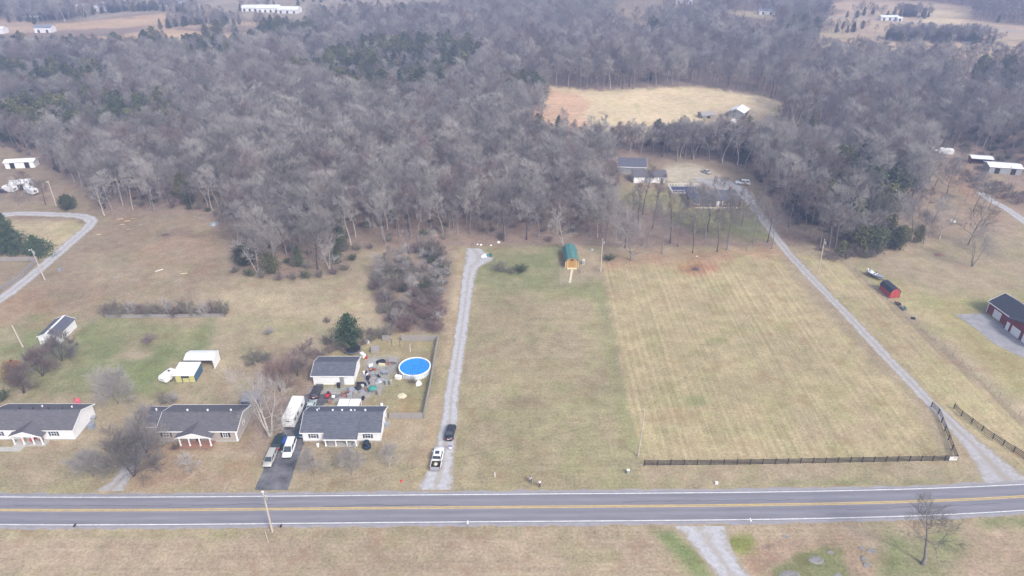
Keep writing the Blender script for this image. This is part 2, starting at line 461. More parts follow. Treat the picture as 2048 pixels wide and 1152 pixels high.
# bare or weedy patches with an outline of their own
for (cx, cy, rx, ry, c, a) in [(1392, 803, 24, 10, green, .6), (1045, 806, 36, 9, (.19, .14, .09), .6), (1180, 790, 16, 6, brown, .5), (1432, 682, 22, 6, green, .4), (1440, 860, 40, 12, olive, .5),
                               (1560, 742, 26, 4, brown, .5), (1208, 660, 10, 14, brown, .5), (640, 795, 20, 12, brown, .5), (775, 850, 14, 6, reddirt, .4), (806, 822, 22, 9, (.36, .25, .14), .5),
                               (182, 957, 12, 5, straw, .9), (205, 983, 10, 4, straw, .9), (330, 948, 5, 3, straw, .9), (384, 947, 9, 5, pale, .9), (380, 470, 30, 5, (.14, .1, .08), .6),
                               (365, 462, 22, 4, (.13, .09, .07), .6), (250, 440, 26, 6, reddirt, .4), (420, 885, 60, 10, brown, .3), (470, 930, 30, 9, reddirt, .3), (1535, 1092, 6, 4, (.1, .07, .06), .8),
                               (1880, 905, 40, 8, brown, .4), (1180, 720, 14, 30, olive, .4), (990, 905, 30, 14, olive, .35), (150, 740, 50, 22, green, .4), (820, 810, 26, 14, (.36, .27, .13), .5),
                               (1640, 650, 30, 6, brown, .35), (1500, 690, 30, 5, olive, .4), (1330, 860, 30, 8, olive, .4), (1240, 940, 30, 8, olive, .4), (1120, 960, 40, 8, brown, .4)]:
    zone([(cx + rx * math.cos(t * .628), cy + ry * math.sin(t * .628)) for t in range(10)], c, a, 4)
# broad natural variation of the sward
v1 = vnoise(gx / 18 + 500, gy / 18 + 500, 51, 4)[:, None]; v2 = vnoise(gx / 5 + 200, gy / 5 + 700, 52, 4)[:, None]
col *= .80 + .40 * v1
w2 = np.clip((v2 - .5) * 2.4, 0, .5)
col = col * (1 - w2) + col * np.array((.80, .92, .72)) * w2
lum = col.mean(1, keepdims=True)
col = (col * .95 + lum * .05) * np.array((1.0, .975, .94))

ny, nx = XX.shape
gme = bpy.data.meshes.new('ground')
gme.vertices.add(nx * ny)
gme.vertices.foreach_set('co', np.stack([gx, gy, gz], 1).astype(np.float32).ravel())
ii = (np.arange(ny - 1)[:, None] * nx + np.arange(nx - 1)[None, :]).ravel()
quads = np.stack([ii, ii + 1, ii + nx + 1, ii + nx], 1).astype(np.int32)
gme.loops.add(quads.size); gme.loops.foreach_set('vertex_index', quads.ravel())
gme.polygons.add(len(quads)); gme.polygons.foreach_set('loop_start', np.arange(0, quads.size, 4, dtype=np.int32))
gme.update(calc_edges=True)
ca = gme.attributes.new('Col', 'FLOAT_COLOR', 'POINT')
ca.data.foreach_set('color', np.concatenate([np.clip(col, 0, 1), np.ones((len(col), 1))], 1).astype(np.float32).ravel())
cb = gme.attributes.new('Stripe', 'FLOAT_COLOR', 'POINT')
cb.data.foreach_set('color', np.concatenate([smask, np.ones((len(col), 1))], 1).astype(np.float32).ravel())

def ground_material():
    m = bpy.data.materials.new('ground_turf'); m.use_nodes = True
    nt = m.node_tree; N = nt.nodes.new; L = nt.links.new
    b = nt.nodes['Principled BSDF']; b.inputs['Roughness'].default_value = 1.0; b.inputs['Specular IOR Level'].default_value = .05
    a = N('ShaderNodeAttribute'); a.attribute_name = 'Col'
    st = N('ShaderNodeAttribute'); st.attribute_name = 'Stripe'
    geo = N('ShaderNodeNewGeometry')
    def noise(scale, stretch=(1, 1, 1), det=5.0, rough=.65):
        mp = N('ShaderNodeMapping'); mp.inputs['Scale'].default_value = stretch
        L(geo.outputs['Position'], mp.inputs['Vector'])
        n = N('ShaderNodeTexNoise'); n.inputs['Scale'].default_value = scale; n.inputs['Detail'].default_value = det; n.inputs['Roughness'].default_value = rough
        L(mp.outputs[0], n.inputs['Vector']); return n.outputs['Fac']
    def rng_(fac, lo, hi, a0=.3, a1=.7):
        r = N('ShaderNodeMapRange'); r.inputs['From Min'].default_value = a0; r.inputs['From Max'].default_value = a1
        r.inputs['To Min'].default_value = lo; r.inputs['To Max'].default_value = hi
        L(fac, r.inputs['Value']); return r.outputs[0]
    def math_(op, x, y):
        q = N('ShaderNodeMath'); q.operation = op
        for i, v in enumerate((x, y)):
            if isinstance(v, (int, float)): q.inputs[i].default_value = v
            else: L(v, q.inputs[i])
        return q.outputs[0]
    fine = rng_(noise(2.0, det=8, rough=.75), .60, 1.40)
    mid = rng_(noise(.3, det=7), .80, 1.20)
    val = math_('MULTIPLY', fine, mid)
    # mowing lines: along the field (x spacing) or across it (y spacing)
    sep = N('ShaderNodeSeparateColor'); L(st.outputs['Color'], sep.inputs[0])
    for chan, stretch in ((0, (1.0, .02, 1)), (1, (.03, 1.0, 1))):
        s1 = rng_(noise(1.3, stretch, 4), *((-.16, .16) if chan == 0 else (-.10, .10)))
        s1 = math_('MULTIPLY', s1, sep.outputs[chan])
        val = math_('ADD', val, s1)
    wv = N('ShaderNodeTexWave'); wv.bands_direction = 'X'; wv.inputs['Scale'].default_value = .19; wv.inputs['Distortion'].default_value = 2.5; wv.inputs['Detail'].default_value = 3; wv.inputs['Detail Scale'].default_value = .6
    mpw = N('ShaderNodeMapping'); mpw.inputs['Scale'].default_value = (1, .05, 1); L(geo.outputs['Position'], mpw.inputs['Vector']); L(mpw.outputs[0], wv.inputs['Vector'])
    val = math_('ADD', val, math_('MULTIPLY', rng_(wv.outputs['Fac'], -.03, .055, .3, 1.0), sep.outputs[0]))
    mul = N('ShaderNodeMix'); mul.data_type = 'RGBA'; mul.blend_type = 'MULTIPLY'; mul.inputs['Factor'].default_value = 1
    L(a.outputs['Color'], mul.inputs['A'])
    cmb = N('ShaderNodeCombineColor')
    for i in range(3): L(val, cmb.inputs[i])
    L(cmb.outputs[0], mul.inputs['B'])
    # scattered green and bleached tufts
    tint = N('ShaderNodeMix'); tint.data_type = 'RGBA'
    L(mul.outputs['Result'], tint.inputs['A'])
    hv = N('ShaderNodeMix'); hv.data_type = 'RGBA'; hv.blend_type = 'MULTIPLY'; hv.inputs['Factor'].default_value = 1
    L(mul.outputs['Result'], hv.inputs['A']); hv.inputs['B'].default_value = (.62, .80, .55, 1)
    L(hv.outputs['Result'], tint.inputs['B'])
    L(rng_(noise(.9, det=6), 0, .6, .52, .72), tint.inputs['Factor'])
    soil = N('ShaderNodeMix'); soil.data_type = 'RGBA'
    L(tint.outputs['Result'], soil.inputs['A'])
    sm_ = N('ShaderNodeMix'); sm_.data_type = 'RGBA'; sm_.blend_type = 'MULTIPLY'; sm_.inputs['Factor'].default_value = 1
    L(a.outputs['Color'], sm_.inputs['A']); sm_.inputs['B'].default_value = (.80, .66, .62, 1)
    L(sm_.outputs['Result'], soil.inputs['B'])
    L(rng_(noise(.16, det=9, rough=.75), 0, .75, .53, .66), soil.inputs['Factor'])
    L(soil.outputs['Result'], b.inputs['Base Color'])
    bp = N('ShaderNodeBump'); bp.inputs['Strength'].default_value = .5; bp.inputs['Distance'].default_value = .12
    L(noise(3.0, det=5), bp.inputs['Height']); L(bp.outputs[0], b.inputs['Normal'])
    return m
gme.materials.append(ground_material())
tag(link('ground', gme), 'flat ground of winter grass and woodland floor', kind='structure')

# ------------------------------------------------------------------ road
def poly1(pts, xs):
    p = np.array([[*P(*q)[:2]] for q in pts])
    k = np.polyfit(p[:, 0], p[:, 1], 4)
    out = np.polyval(k, np.clip(xs, -95, 96))
    d = np.polyder(k)
    out = out + np.where(xs > 96, (xs - 96) * np.polyval(d, 96), 0) + np.where(xs < -95, (xs + 95) * np.polyval(d, -95), 0)
    return out
XS = np.concatenate([np.arange(-700, -110, 20), np.arange(-110, 112, 1.5), np.arange(115, 720, 20)])
yN = poly1([(0, 994), (300, 994), (440, 993.4), (720, 991.5), (1000, 989), (1240, 986), (1644, 983), (1850, 977), (2048, 968.6)], XS)
yS = poly1([(0, 1049.5), (300, 1049), (440, 1048.6), (720, 1046), (1000, 1043.4), (1240, 1041.5), (1644, 1037), (1850, 1031), (2048, 1020.6)], XS)
yC = (yN + yS) / 2 + .12

def strip(name, lo, hi, z, m, parent=None, jitter=0.0, seed=1):
    r = np.random.default_rng(seed); k = len(XS)
    lo = lo + (r.random(k) - .5) * jitter; hi = hi + (r.random(k) - .5) * jitter
    b = MB()
    vs = []
    for i in range(k):
        vs += [(XS[i], lo[i], 0.0), (XS[i], lo[i], z), (XS[i], hi[i], z), (XS[i], hi[i], 0.0)]
    fs = []
    for i in range(k - 1):
        a_, c_ = 4 * i, 4 * i + 4
        fs += [(a_ + 1, c_ + 1, c_ + 2, a_ + 2), (a_, c_, c_ + 1, a_ + 1), (a_ + 2, c_ + 2, c_ + 3, a_ + 3)]
    b.add(vs, fs)
    o = b.build(name, m, parent)
    set_lat(o, [-1.0, -1.0, 1.0, 1.0] * k)
    return o

def across_mat(name, c, c2, scale, edge=None, centre=None, tracks=0.0, stretch=(1, 1, 1)):
    """surface with wear that follows the width of the road or drive (attribute lat: -1 .. 1)"""
    m = mat(name, c, .95, c2, scale, .3, detail=9, spec=.1, stretch=stretch)
    nt = m.node_tree; N = nt.nodes.new; L = nt.links.new; bs = nt.nodes['Principled BSDF']
    src = bs.inputs['Base Color'].links[0].from_socket
    at = N('ShaderNodeAttribute'); at.attribute_name = 'lat'
    geo = N('ShaderNodeNewGeometry')
    nz = N('ShaderNodeTexNoise'); nz.inputs['Scale'].default_value = .55; nz.inputs['Detail'].default_value = 8; nz.inputs['Roughness'].default_value = .7
    L(geo.outputs['Position'], nz.inputs['Vector'])
    def mth(op, x, y):
        q = N('ShaderNodeMath'); q.operation = op
        for i, v in enumerate((x, y)):
            if v is None: continue
            if isinstance(v, (int, float)): q.inputs[i].default_value = v
            else: L(v, q.inputs[i])
        return q.outputs[0]
    def mix(fac, a_, col_):
        q = N('ShaderNodeMix'); q.data_type = 'RGBA'; L(fac, q.inputs['Factor']); L(a_, q.inputs['A']); q.inputs['B'].default_value = (*col_, 1); return q.outputs['Result']
    def ramp(v, lo, hi, a0, a1):
        q = N('ShaderNodeMapRange'); L(v, q.inputs['Value'])
        for k, x in zip(('From Min', 'From Max', 'To Min', 'To Max'), (lo, hi, a0, a1)): q.inputs[k].default_value = x
        return q.outputs[0]
    al = mth('ABSOLUTE', at.outputs['Fac'], None)
    wob = mth('MULTIPLY', mth('SUBTRACT', nz.outputs['Fac'], .5), 1.5)
    if centre:
        src = mix(ramp(mth('ADD', al, wob), .05, .32, centre[1], 0), src, centre[0])
    if edge:
        src = mix(ramp(mth('ADD', al, wob), .72, .98, 0, .95), src, edge)
    if tracks:
        w = mth('COSINE', mth('MULTIPLY', at.outputs['Fac'], 4 * math.pi), None)
        src2 = N('ShaderNodeHueSaturation'); L(src, src2.inputs['Color']); L(ramp(w, -1, 1, 1 - tracks, 1 + tracks), src2.inputs['Value']); src = src2.outputs[0]
        pat = ramp(nz.outputs['Fac'], .56, .64, 0, .35)
        src = mix(pat, src, tuple(v * .8 for v in c))
    L(src, bs.inputs['Base Color'])
    return m
def set_lat(o, vals):
    a_ = o.data.attributes.new('lat', 'FLOAT', 'POINT'); a_.data.foreach_set('value', np.asarray(vals, np.float32))
M['asphalt'] = across_mat('road_asphalt', (.225, .222, .25), (.175, .173, .196), .9, tracks=.07, stretch=(.12, 1.6, 1))
M['shoulder'] = mat('shoulder_chippings', (.32, .31, .325), .95, (.235, .225, .235), 1.4, .2, stretch=(.5, 1, 1), detail=8, spec=.1)
M['lane'] = mat('lane_paint_white', (.74, .74, .73), .7, (.48, .48, .49), 1.6, stretch=(.6, 1, 1))
M['yellow'] = mat('lane_paint_yellow', (.62, .44, .14), .7, (.42, .32, .14), 1.6, stretch=(.6, 1, 1))
M['gravel'] = across_mat('limestone_gravel', (.47, .468, .49), (.33, .325, .34), 1.3, edge=(.29, .25, .18), centre=((.31, .27, .21), .6))
M['gravel2'] = across_mat('worn_gravel', (.42, .41, .425), (.30, .285, .28), 1.1, edge=(.29, .25, .18), centre=((.30, .265, .21), .75))
M['apron'] = mat('patched_apron', (.33, .325, .34), .95, (.22, .215, .225), .5, .2, detail=8, spec=.1)
M['drivetar'] = mat('dark_driveway_asphalt', (.055, .054, .062), .9, (.19, .187, .20), .3, .15, detail=6, spec=.15)
sh = strip('road_shoulder', yS - .95, yN + .95, .02, M['shoulder'], None, .5, 5)
tag(sh, 'pale gravelly shoulder along both sides of the highway', kind='structure')
rd = strip('road', yS - .32, yN + .32, .03, M['asphalt'])
tag(rd, 'two lane grey asphalt highway', kind='structure')
for nm, off, base, mt in (('edge_line', 0, yN, 'lane'), ('edge_line', 0, yS, 'lane'), ('centre_line', .17, yC, 'yellow'), ('centre_line', -.17, yC, 'yellow')):
    strip(nm, base + off - .1, base + off + .1, .036, M[mt], rd)
b = MB()                                      # tar snakes over the cracks
rr = random.Random(4)
for (x0, x1, f) in [(-58, -42, .7), (-34, -10, .62), (-90, -60, .68), (20, 52, .7), (60, 90, .3)]:
    pts = []
    x = x0
    while x < x1:
        i = np.interp(x, XS, yS); j = np.interp(x, XS, yN)
        pts.append((x, i + (j - i) * (f + rr.uniform(-.03, .03)), .0355)); x += 1.5
    for p, q in zip(pts[:-1], pts[1:]):
        b.add([(p[0], p[1] - .03, .0355), (q[0], q[1] - .03, .0355), (q[0], q[1] + .03, .0355), (p[0], p[1] + .03, .0355)], [(0, 1, 2, 3)])
b.build('crack_sealing', M['dark'], rd)

# ------------------------------------------------------------------ drives
def ribbon(name, rows, m, z=.012, label=None, jitter=.16, seed=1, step=.8):
    """rows (py, x_left, x_right) of the photograph laid out on the ground"""
    L_ = [P(xl, y) for y, xl, xr in rows]; R_ = [P(xr, y) for y, xl, xr in rows]
    d = [0]
    for i in range(1, len(rows)):
        d.append(d[-1] + ((L_[i] + R_[i]) / 2 - (L_[i - 1] + R_[i - 1]) / 2).length)
    n = max(4, int(d[-1] / step)); t = np.linspace(0, d[-1], n)
    r = random.Random(seed)
    def itp(pts):
        return np.interp(t, d, [p.x for p in pts]), np.interp(t, d, [p.y for p in pts])
    lx, ly = itp(L_); rx, ry = itp(R_)
    ker = np.ones(7) / 7
    def sm(a):
        return np.convolve(np.pad(a, 3, mode='edge'), ker, 'valid') if len(a) > 8 else a
    lx, ly, rx, ry = map(sm, (lx, ly, rx, ry))
    bb = MB(); vs = []; j0 = j1 = 0.0
    for i in range(n):
        a = Vector((lx[i], ly[i], 0)); c_ = Vector((rx[i], ry[i], 0)); s_ = (c_ - a).normalized()
        j0 = .6 * j0 + r.uniform(-jitter, jitter) * .6; j1 = .6 * j1 + r.uniform(-jitter, jitter) * .6; a += s_ * j0; c_ += s_ * j1
        vs += [(a.x - s_.x * .3, a.y - s_.y * .3, -.01), (a.x, a.y, z), ((a.x + c_.x) / 2, (a.y + c_.y) / 2, z + .005), (c_.x, c_.y, z), (c_.x + s_.x * .3, c_.y + s_.y * .3, -.01)]
    fs = []
    for i in range(n - 1):
        for k in range(4):
            fs.append((5 * i + k, 5 * i + k + 1, 5 * i + 6 + k, 5 * i + 5 + k))
    bb.add(vs, fs)
    o = bb.build(name, m); set_lat(o, [-1.3, -1.0, 0.0, 1.0, 1.3] * n)
    return tag(o, label, kind='structure')

def path(name, pts, width, m, z=.012, label=None, seed=2):
    w = [P(*p) for p in pts]
    # smooth centreline
    c_ = []
    for i in range(len(w) - 1):
        p0, p1, p2, p3 = w[max(i - 1, 0)], w[i], w[i + 1], w[min(i + 2, len(w) - 1)]
        n = max(2, int((p2 - p1).length / .9))
        for k in range(n):
            t = k / n
            c_.append(.5 * ((2 * p1) + (p2 - p0) * t + (2 * p0 - 5 * p1 + 4 * p2 - p3) * t * t + (3 * p1 - p0 - 3 * p2 + p3) * t ** 3))
    c_.append(w[-1])
    r = random.Random(seed); vs = []; fs = []
    for i, q in enumerate(c_):
        d_ = (c_[min(i + 1, len(c_) - 1)] - c_[max(i - 1, 0)]).normalized(); s_ = Vector((-d_.y, d_.x, 0))
        h0 = width / 2 + r.uniform(-.2, .2); h1 = width / 2 + r.uniform(-.2, .2)
        a, e = q + s_ * h0, q - s_ * h1
        a2, e2 = q + s_ * (h0 + .3), q - s_ * (h1 + .3)
        vs += [(a2.x, a2.y, -.01), (a.x, a.y, z), (q.x, q.y, z + .005), (e.x, e.y, z), (e2.x, e2.y, -.01)]
    for i in range(len(c_) - 1):
        for k in range(4): fs.append((5 * i + k, 5 * i + 5 + k, 5 * i + 6 + k, 5 * i + 1 + k))
    o = MB().add(vs, fs).build(name, m); set_lat(o, [-1.3, -1.0, 0.0, 1.0, 1.3] * len(c_))
    return tag(o, label, kind='structure')

ribbon('gravel_lane', [(985, 832, 908), (972, 838, 906), (955, 848, 905), (940, 857, 906), (915, 864, 908), (890, 870, 909), (860, 879, 912), (830, 884, 915), (800, 887, 916), (760, 894, 921), (700, 905, 930), (650, 912, 937), (600, 919, 943), (560, 923, 949), (530, 927, 957), (524, 928, 985), (512, 930, 990), (505, 931, 972), (495, 932, 958)], M['gravel'], label='pale gravel lane running back from the highway to a turning pad', seed=3)
ribbon('gravel_drive', [(981, 1966, 2120), (966, 1964, 2075), (950, 1960, 2046), (930, 1950, 2018), (900, 1933, 1984), (870, 1906, 1944), (850, 1890, 1923), (800, 1843, 1867), (750, 1796, 1820), (700, 1749, 1771), (650, 1703, 1724), (600, 1655, 1675), (550, 1607, 1626), (500, 1562, 1580), (470, 1540, 1557), (440, 1518, 1536), (415, 1498, 1519), (395, 1482, 1508), (380, 1440, 1502), (368, 1400, 1480), (356, 1380, 1440)], M['gravel2'], label='long straight gravel drive leading to the brick house in the trees', seed=4)
ribbon('gravel_entrance', [(1046, 1338, 1452), (1060, 1352, 1455), (1080, 1376, 1456), (1100, 1394, 1461), (1125, 1412, 1480), (1152, 1432, 1500), (1200, 1470, 1540), (1300, 1560, 1640)], M['gravel'], label='gravel entrance opposite the black board fence', seed=5)
path('loop_drive', [(-420, 880), (-120, 680), (-30, 618), (20, 585), (62, 552), (110, 512), (150, 477), (178, 452), (182, 440), (160, 432), (110, 429), (50, 427), (0, 430), (-120, 440), (-400, 470)], 3.7, M['gravel'], label='pale gravel drive looping round a straw coloured lawn')
ribbon('asphalt_driveway', [(986, 508, 572), (960, 519, 580), (930, 533, 589), (900, 549, 602), (870, 562, 613), (845, 574, 622), (815, 592, 630), (800, 600, 668), (785, 615, 690)], M['drivetar'], label='dark patched asphalt driveway with parked cars', jitter=.12, seed=6)
ribbon('side_driveway', [(987, 176, 244), (975, 214, 248), (955, 232, 262), (930, 246, 276), (900, 262, 292), (870, 276, 306)], M['gravel2'], label='narrow grey driveway under bare shrubs', seed=8)
b = MB(); b.sheet([P(*q) for q in [(1910, 629), (1968, 627), (2034, 668), (2200, 780), (2320, 900), (2160, 830), (2048, 716), (1992, 690), (1948, 655)]][::-1], -.01, .02)
tag(b.build('barn_apron', M['apron']), 'grey asphalt apron in front of the red barn', kind='structure')
path('farm_track', [(1960, 385), (1985, 402), (2010, 416), (2048, 442), (2120, 500), (2300, 640)], 3.2, M['gravel'], label='pale farm track beside the metal sheds')
path('far_road', [(1650, 33), (1740, 38), (1800, 43), (1860, 48), (1930, 53), (2048, 64), (2300, 84)], 6, M['gravel2'], label='far road between tan fields')
b = MB(); b.sheet([P(*q) for q in [(-60, 903), (40, 903), (54, 890), (30, 890), (24, 894), (-60, 894)]], -.01, .03)
tag(b.build('front_walk', M['concrete']), 'concrete front walk of the white ranch house with the porch pots', kind='structure')
# ================================================================== BUILDINGS
def gable_roof(x0, x1, y0, y1, zw, rise, o=.35, t=.16, oe=None):
    """two pitched slabs, ridge along x"""
    oe = o if oe is None else oe
    ym = (y0 + y1) / 2; k = rise / (ym - y0); ze = zw - k * o
    b = MB()
    b.slab([(x0 - oe, y0 - o, ze + t), (x1 + oe, y0 - o, ze + t), (x1 + oe, ym, zw + rise + t), (x0 - oe, ym, zw + rise + t)], t)
    b.slab([(x0 - oe, ym, zw + rise + t), (x1 + oe, ym, zw + rise + t), (x1 + oe, y1 + o, ze + t), (x0 - oe, y1 + o, ze + t)], t)
    return b, ze

def gable_walls(x0, x1, y0, y1, zw, rise, z0=0.0):
    ym = (y0 + y1) / 2
    vs = [(x0, y0, z0), (x1, y0, z0), (x1, y1, z0), (x0, y1, z0), (x0, y0, zw), (x1, y0, zw), (x1, y1, zw), (x0, y1, zw), (x0, ym, zw + rise), (x1, ym, zw + rise)]
    return MB().add(vs, [(0, 1, 5, 4), (2, 3, 7, 6), (1, 2, 6, 9, 5), (3, 0, 4, 8, 7)])

def fascia(parent, x0, x1, y0, y1, zw, rise, o, m, t=.16, oe=None):
    oe = o if oe is None else oe
    ym = (y0 + y1) / 2; k = rise / (ym - y0); ze = zw - k * o + t / 2
    b = MB()
    for yy in (y0 - o - .015, y1 + o + .015):
        b.bar((x0 - oe - .05, yy, ze), (x1 + oe + .05, yy, ze), .05, .24)
    for xx in (x0 - oe - .015, x1 + oe + .015):
        b.bar((xx, y0 - o, ze), (xx, ym, zw + rise + t / 2), .05, .26)
        b.bar((xx, ym, zw + rise + t / 2), (xx, y1 + o, ze), .05, .26)
    return b.build('fascia', m, parent)

def window(parent, xc, zc, w, h, y, shut=True, axis='y', sgn=-1, sm='shutter'):
    """framed window on a wall whose outside faces sgn along axis"""
    def bx(b, a0, a1, d0, d1, z0, z1, m=0):
        d0, d1 = sorted((y + sgn * d0, y + sgn * d1))
        if axis == 'y': b.box(a0, a1, d0, d1, z0, z1, m)
        else: b.box(d0, d1, a0, a1, z0, z1, m)
    f = MB()
    for a0, a1, z0, z1 in ((xc - w / 2 - .08, xc - w / 2, zc - h / 2 - .08, zc + h / 2 + .08), (xc + w / 2, xc + w / 2 + .08, zc - h / 2 - .08, zc + h / 2 + .08),
                           (xc - w / 2, xc + w / 2, zc + h / 2, zc + h / 2 + .08), (xc - w / 2, xc + w / 2, zc - h / 2 - .08, zc - h / 2), (xc - w / 2, xc + w / 2, zc - .025, zc + .025), (xc - .02, xc + .02, zc - h / 2, zc + h / 2)):
        bx(f, a0, a1, -.02, .06, z0, z1)
    win = f.build('window', M['trim'], parent)
    p = MB(); bx(p, xc - w / 2, xc + w / 2, -.02, .02, zc - h / 2, zc + h / 2); p.build('pane', M['glass'], win)
    if shut:
        for s_ in (-1, 1):
            q = MB(); c_ = xc + s_ * (w / 2 + .08 + .22)
            bx(q, c_ - .2, c_ + .2, -.01, .05, zc - h / 2 - .06, zc + h / 2 + .06)
            q.build('shutter', M[sm], parent)
    return win

def door(parent, xc, y, w=.95, h=2.05, m='trim', z0=.3, sgn=-1):
    b = MB(); b.box(xc - w / 2, xc + w / 2, min(y, y + sgn * .07), max(y, y + sgn * .07), z0, z0 + h)
    d = b.build('door', M[m], parent)
    k = MB(); k.box(xc + w / 2 - .14, xc + w / 2 - .06, min(y + sgn * .08, y + sgn * .14), max(y + sgn * .08, y + sgn * .14), z0 + .95, z0 + 1.05); k.build('handle', M['chrome'], d)
    return d

def vents(parent, spots, zof):
    for x, y, s_, mt in spots:
        b = MB(); z = zof(y)
        b.tube((x, y, z - .1), (x, y, z + .32), s_, s_, 8); b.tube((x, y, z + .3), (x, y, z + .4), s_ * 1.7, s_ * 1.5, 8)
        b.build('roof_vent', M[mt], parent)

def porch_gable(parent, xl, xr, yf, zw, rise, yb, roofm, o=.3):
    xm = (xl + xr) / 2; k = rise / (xm - xl); t = .14; ze = zw - k * o
    b = MB()
    b.slab([(xl - o, yb, ze + t), (xl - o, yf - o, ze + t), (xm, yf - o, zw + rise + t), (xm, yb, zw + rise + t)], t)
    b.slab([(xm, yb, zw + rise + t), (xm, yf - o, zw + rise + t), (xr + o, yf - o, ze + t), (xr + o, yb, ze + t)], t)
    rf = b.build('porch_roof', M[roofm], parent)
    g = MB(); g.add([(xl, yf, zw), (xr, yf, zw), (xm, yf, zw + rise), (xl, yf + .15, zw), (xr, yf + .15, zw), (xm, yf + .15, zw + rise)], [(0, 1, 2), (5, 4, 3), (0, 3, 4, 1)])
    g.bar((xl - o, yf - o - .03, ze + t / 2), (xm, yf - o - .03, zw + rise + t / 2), .05, .24); g.bar((xm, yf - o - .03, zw + rise + t / 2), (xr + o, yf - o - .03, ze + t / 2), .05, .24)
    g.bar((xl, yf + .07, zw - .12), (xr, yf + .07, zw - .12), .2, .22)
    g.build('porch_gable', M['trim'], parent)

def columns(parent, xs, y, z0, z1, m='trim', w=.2):
    for x in xs:
        b = MB(); b.box(x - w / 2, x + w / 2, y - w / 2, y + w / 2, z0, z1); b.box(x - w * .7, x + w * .7, y - w * .7, y + w * .7, z0, z0 + .18); b.box(x - w * .7, x + w * .7, y - w * .7, y + w * .7, z1 - .14, z1 - .004)
        b.build('column', M[m], parent)

def ranch(name, label, x0, x1, y0, hw, D, r, wall, roofm, o=.35):
    xc = (x0 + x1) / 2; W = x1 - x0
    root = thing(name, label, 'house', (xc, y0, 0))
    gable_walls(-W / 2, W / 2, 0, D, hw, r - .02).build('wall', M[wall], root)
    f = MB(); f.box(-W / 2 - .04, W / 2 + .04, -.04, D + .04, 0, .28); f.build('foundation', M['concrete'], root)
    b, ze = gable_roof(-W / 2, W / 2, 0, D, hw, r, o); rf = b.build('roof', M[roofm], root)
    rc = MB(); rc.bar((-W / 2 - o, D / 2, hw + r + .17), (W / 2 + o, D / 2, hw + r + .17), .3, .06); rc.build('ridge_cap', M[roofm], rf)
    fascia(root, -W / 2, W / 2, 0, D, hw, r, o, M['trim'])
    zof = lambda y: hw + r * (1 - abs(y - D / 2) / (D / 2)) + .16
    return root, W, D, zof

# --- white house with the long porch roof, beside the pool
h3, W, D, zof = ranch('ranch_house', 'white ranch house with grey shingle roof carried forward over a porch', -42.0, -26.4, 107.87, 2.5, 7.75, 1.8, 'white', 'shingle1')
xl = P(645, 879, 2.1).x + 34.2; xr = P(714, 879, 2.1).x + 34.2
k = 1.8 / 3.875
b = MB(); ys = -1.75
b.slab([(xl, ys, 2.5 + k * ys + .36), (xr, ys, 2.5 + k * ys + .36), (xr, D / 2 + .02, 2.5 + 1.8 + .36), (xl, D / 2 + .02, 2.5 + 1.8 + .36)], .22)
b.build('porch_roof', M['shingle1'], h3)
b = MB(); b.bar((xl, ys - .03, 2.5 + k * ys + .24), (xr, ys - .03, 2.5 + k * ys + .24), .05, .26); b.build('porch_fascia', M['trim'], h3)
b = MB(); b.box(xl + .1, xr - .1, -1.6, -.05, 0, .22); b.build('porch_floor', M['concrete'], h3)
columns(h3, [xl + .35, xl + 2.4, xl + 4.6, xr - .4], -1.45, .22, 2.5 + k * -1.45 + .12)
for px in (631.5, 739):
    window(h3, P(px, 876).x + 34.2, 1.6, 1.0, 1.25, 0)
window(h3, -1.2, 1.6, 1.1, 1.2, 0, False); window(h3, 2.1, 1.6, 1.1, 1.2, 0, False); door(h3, .4, 0, m='dark')
window(h3, 3.9, 1.7, .8, .8, 7.8, False, 'x', 1)
vents(h3, [(-5.6, 4.6, .1, 'trim'), (-2.3, 4.3, .13, 'trim'), (-.4, 4.3, .13, 'trim'), (1.4, 4.3, .13, 'trim'), (2.2, 4.15, .1, 'trim'), (4.3, 4.4, .13, 'trim'), (-5.5, 5.6, .07, 'trim')], zof)
b = MB(); b.box(7.83, 8.0, 5.4, 5.75, .9, 1.6); b.build('electric_meter', M['galv'], h3)

# --- white house with the gabled porch and pots
h1, W, D, zof = ranch('ranch_house', 'white ranch house with gabled porch and concrete front walk', -105.5, -88.1, 108.31, 2.75, 7.75, 1.7, 'white', 'shingle2')
o1 = -96.8
xl = P(22, 869, 2.5).x - o1; xr = P(84, 869, 2.5).x - o1
porch_gable(h1, xl, xr, -1.7, 2.45, 1.15, 2.9, 'shingle2')
b = MB(); b.box(xl + .1, xr + .2, -1.85, -.05, 0, .3); b.build('porch_floor', M['concrete'], h1)
columns(h1, [xl + .3, xl + 2.2, xl + 4.2, xr - .25], -1.55, .3, 2.44)
for px in (9, 118):
    window(h1, P(px, 874).x - o1, 1.75, 1.0, 1.2, 0)
window(h1, xl + 1.6, 1.6, 1.0, 1.2, 0, False); door(h1, xl + 3.4, 0, m='redpaint')
vents(h1, [(-3.6, 4.2, .1, 'dark'), (-.9, 4.2, .1, 'dark'), (2.2, 4.2, .1, 'dark'), (5.0, 4.2, .1, 'dark'), (-.2, 5.8, .1, 'trim'), (6.2, 5.4, .09, 'trim')], zof)

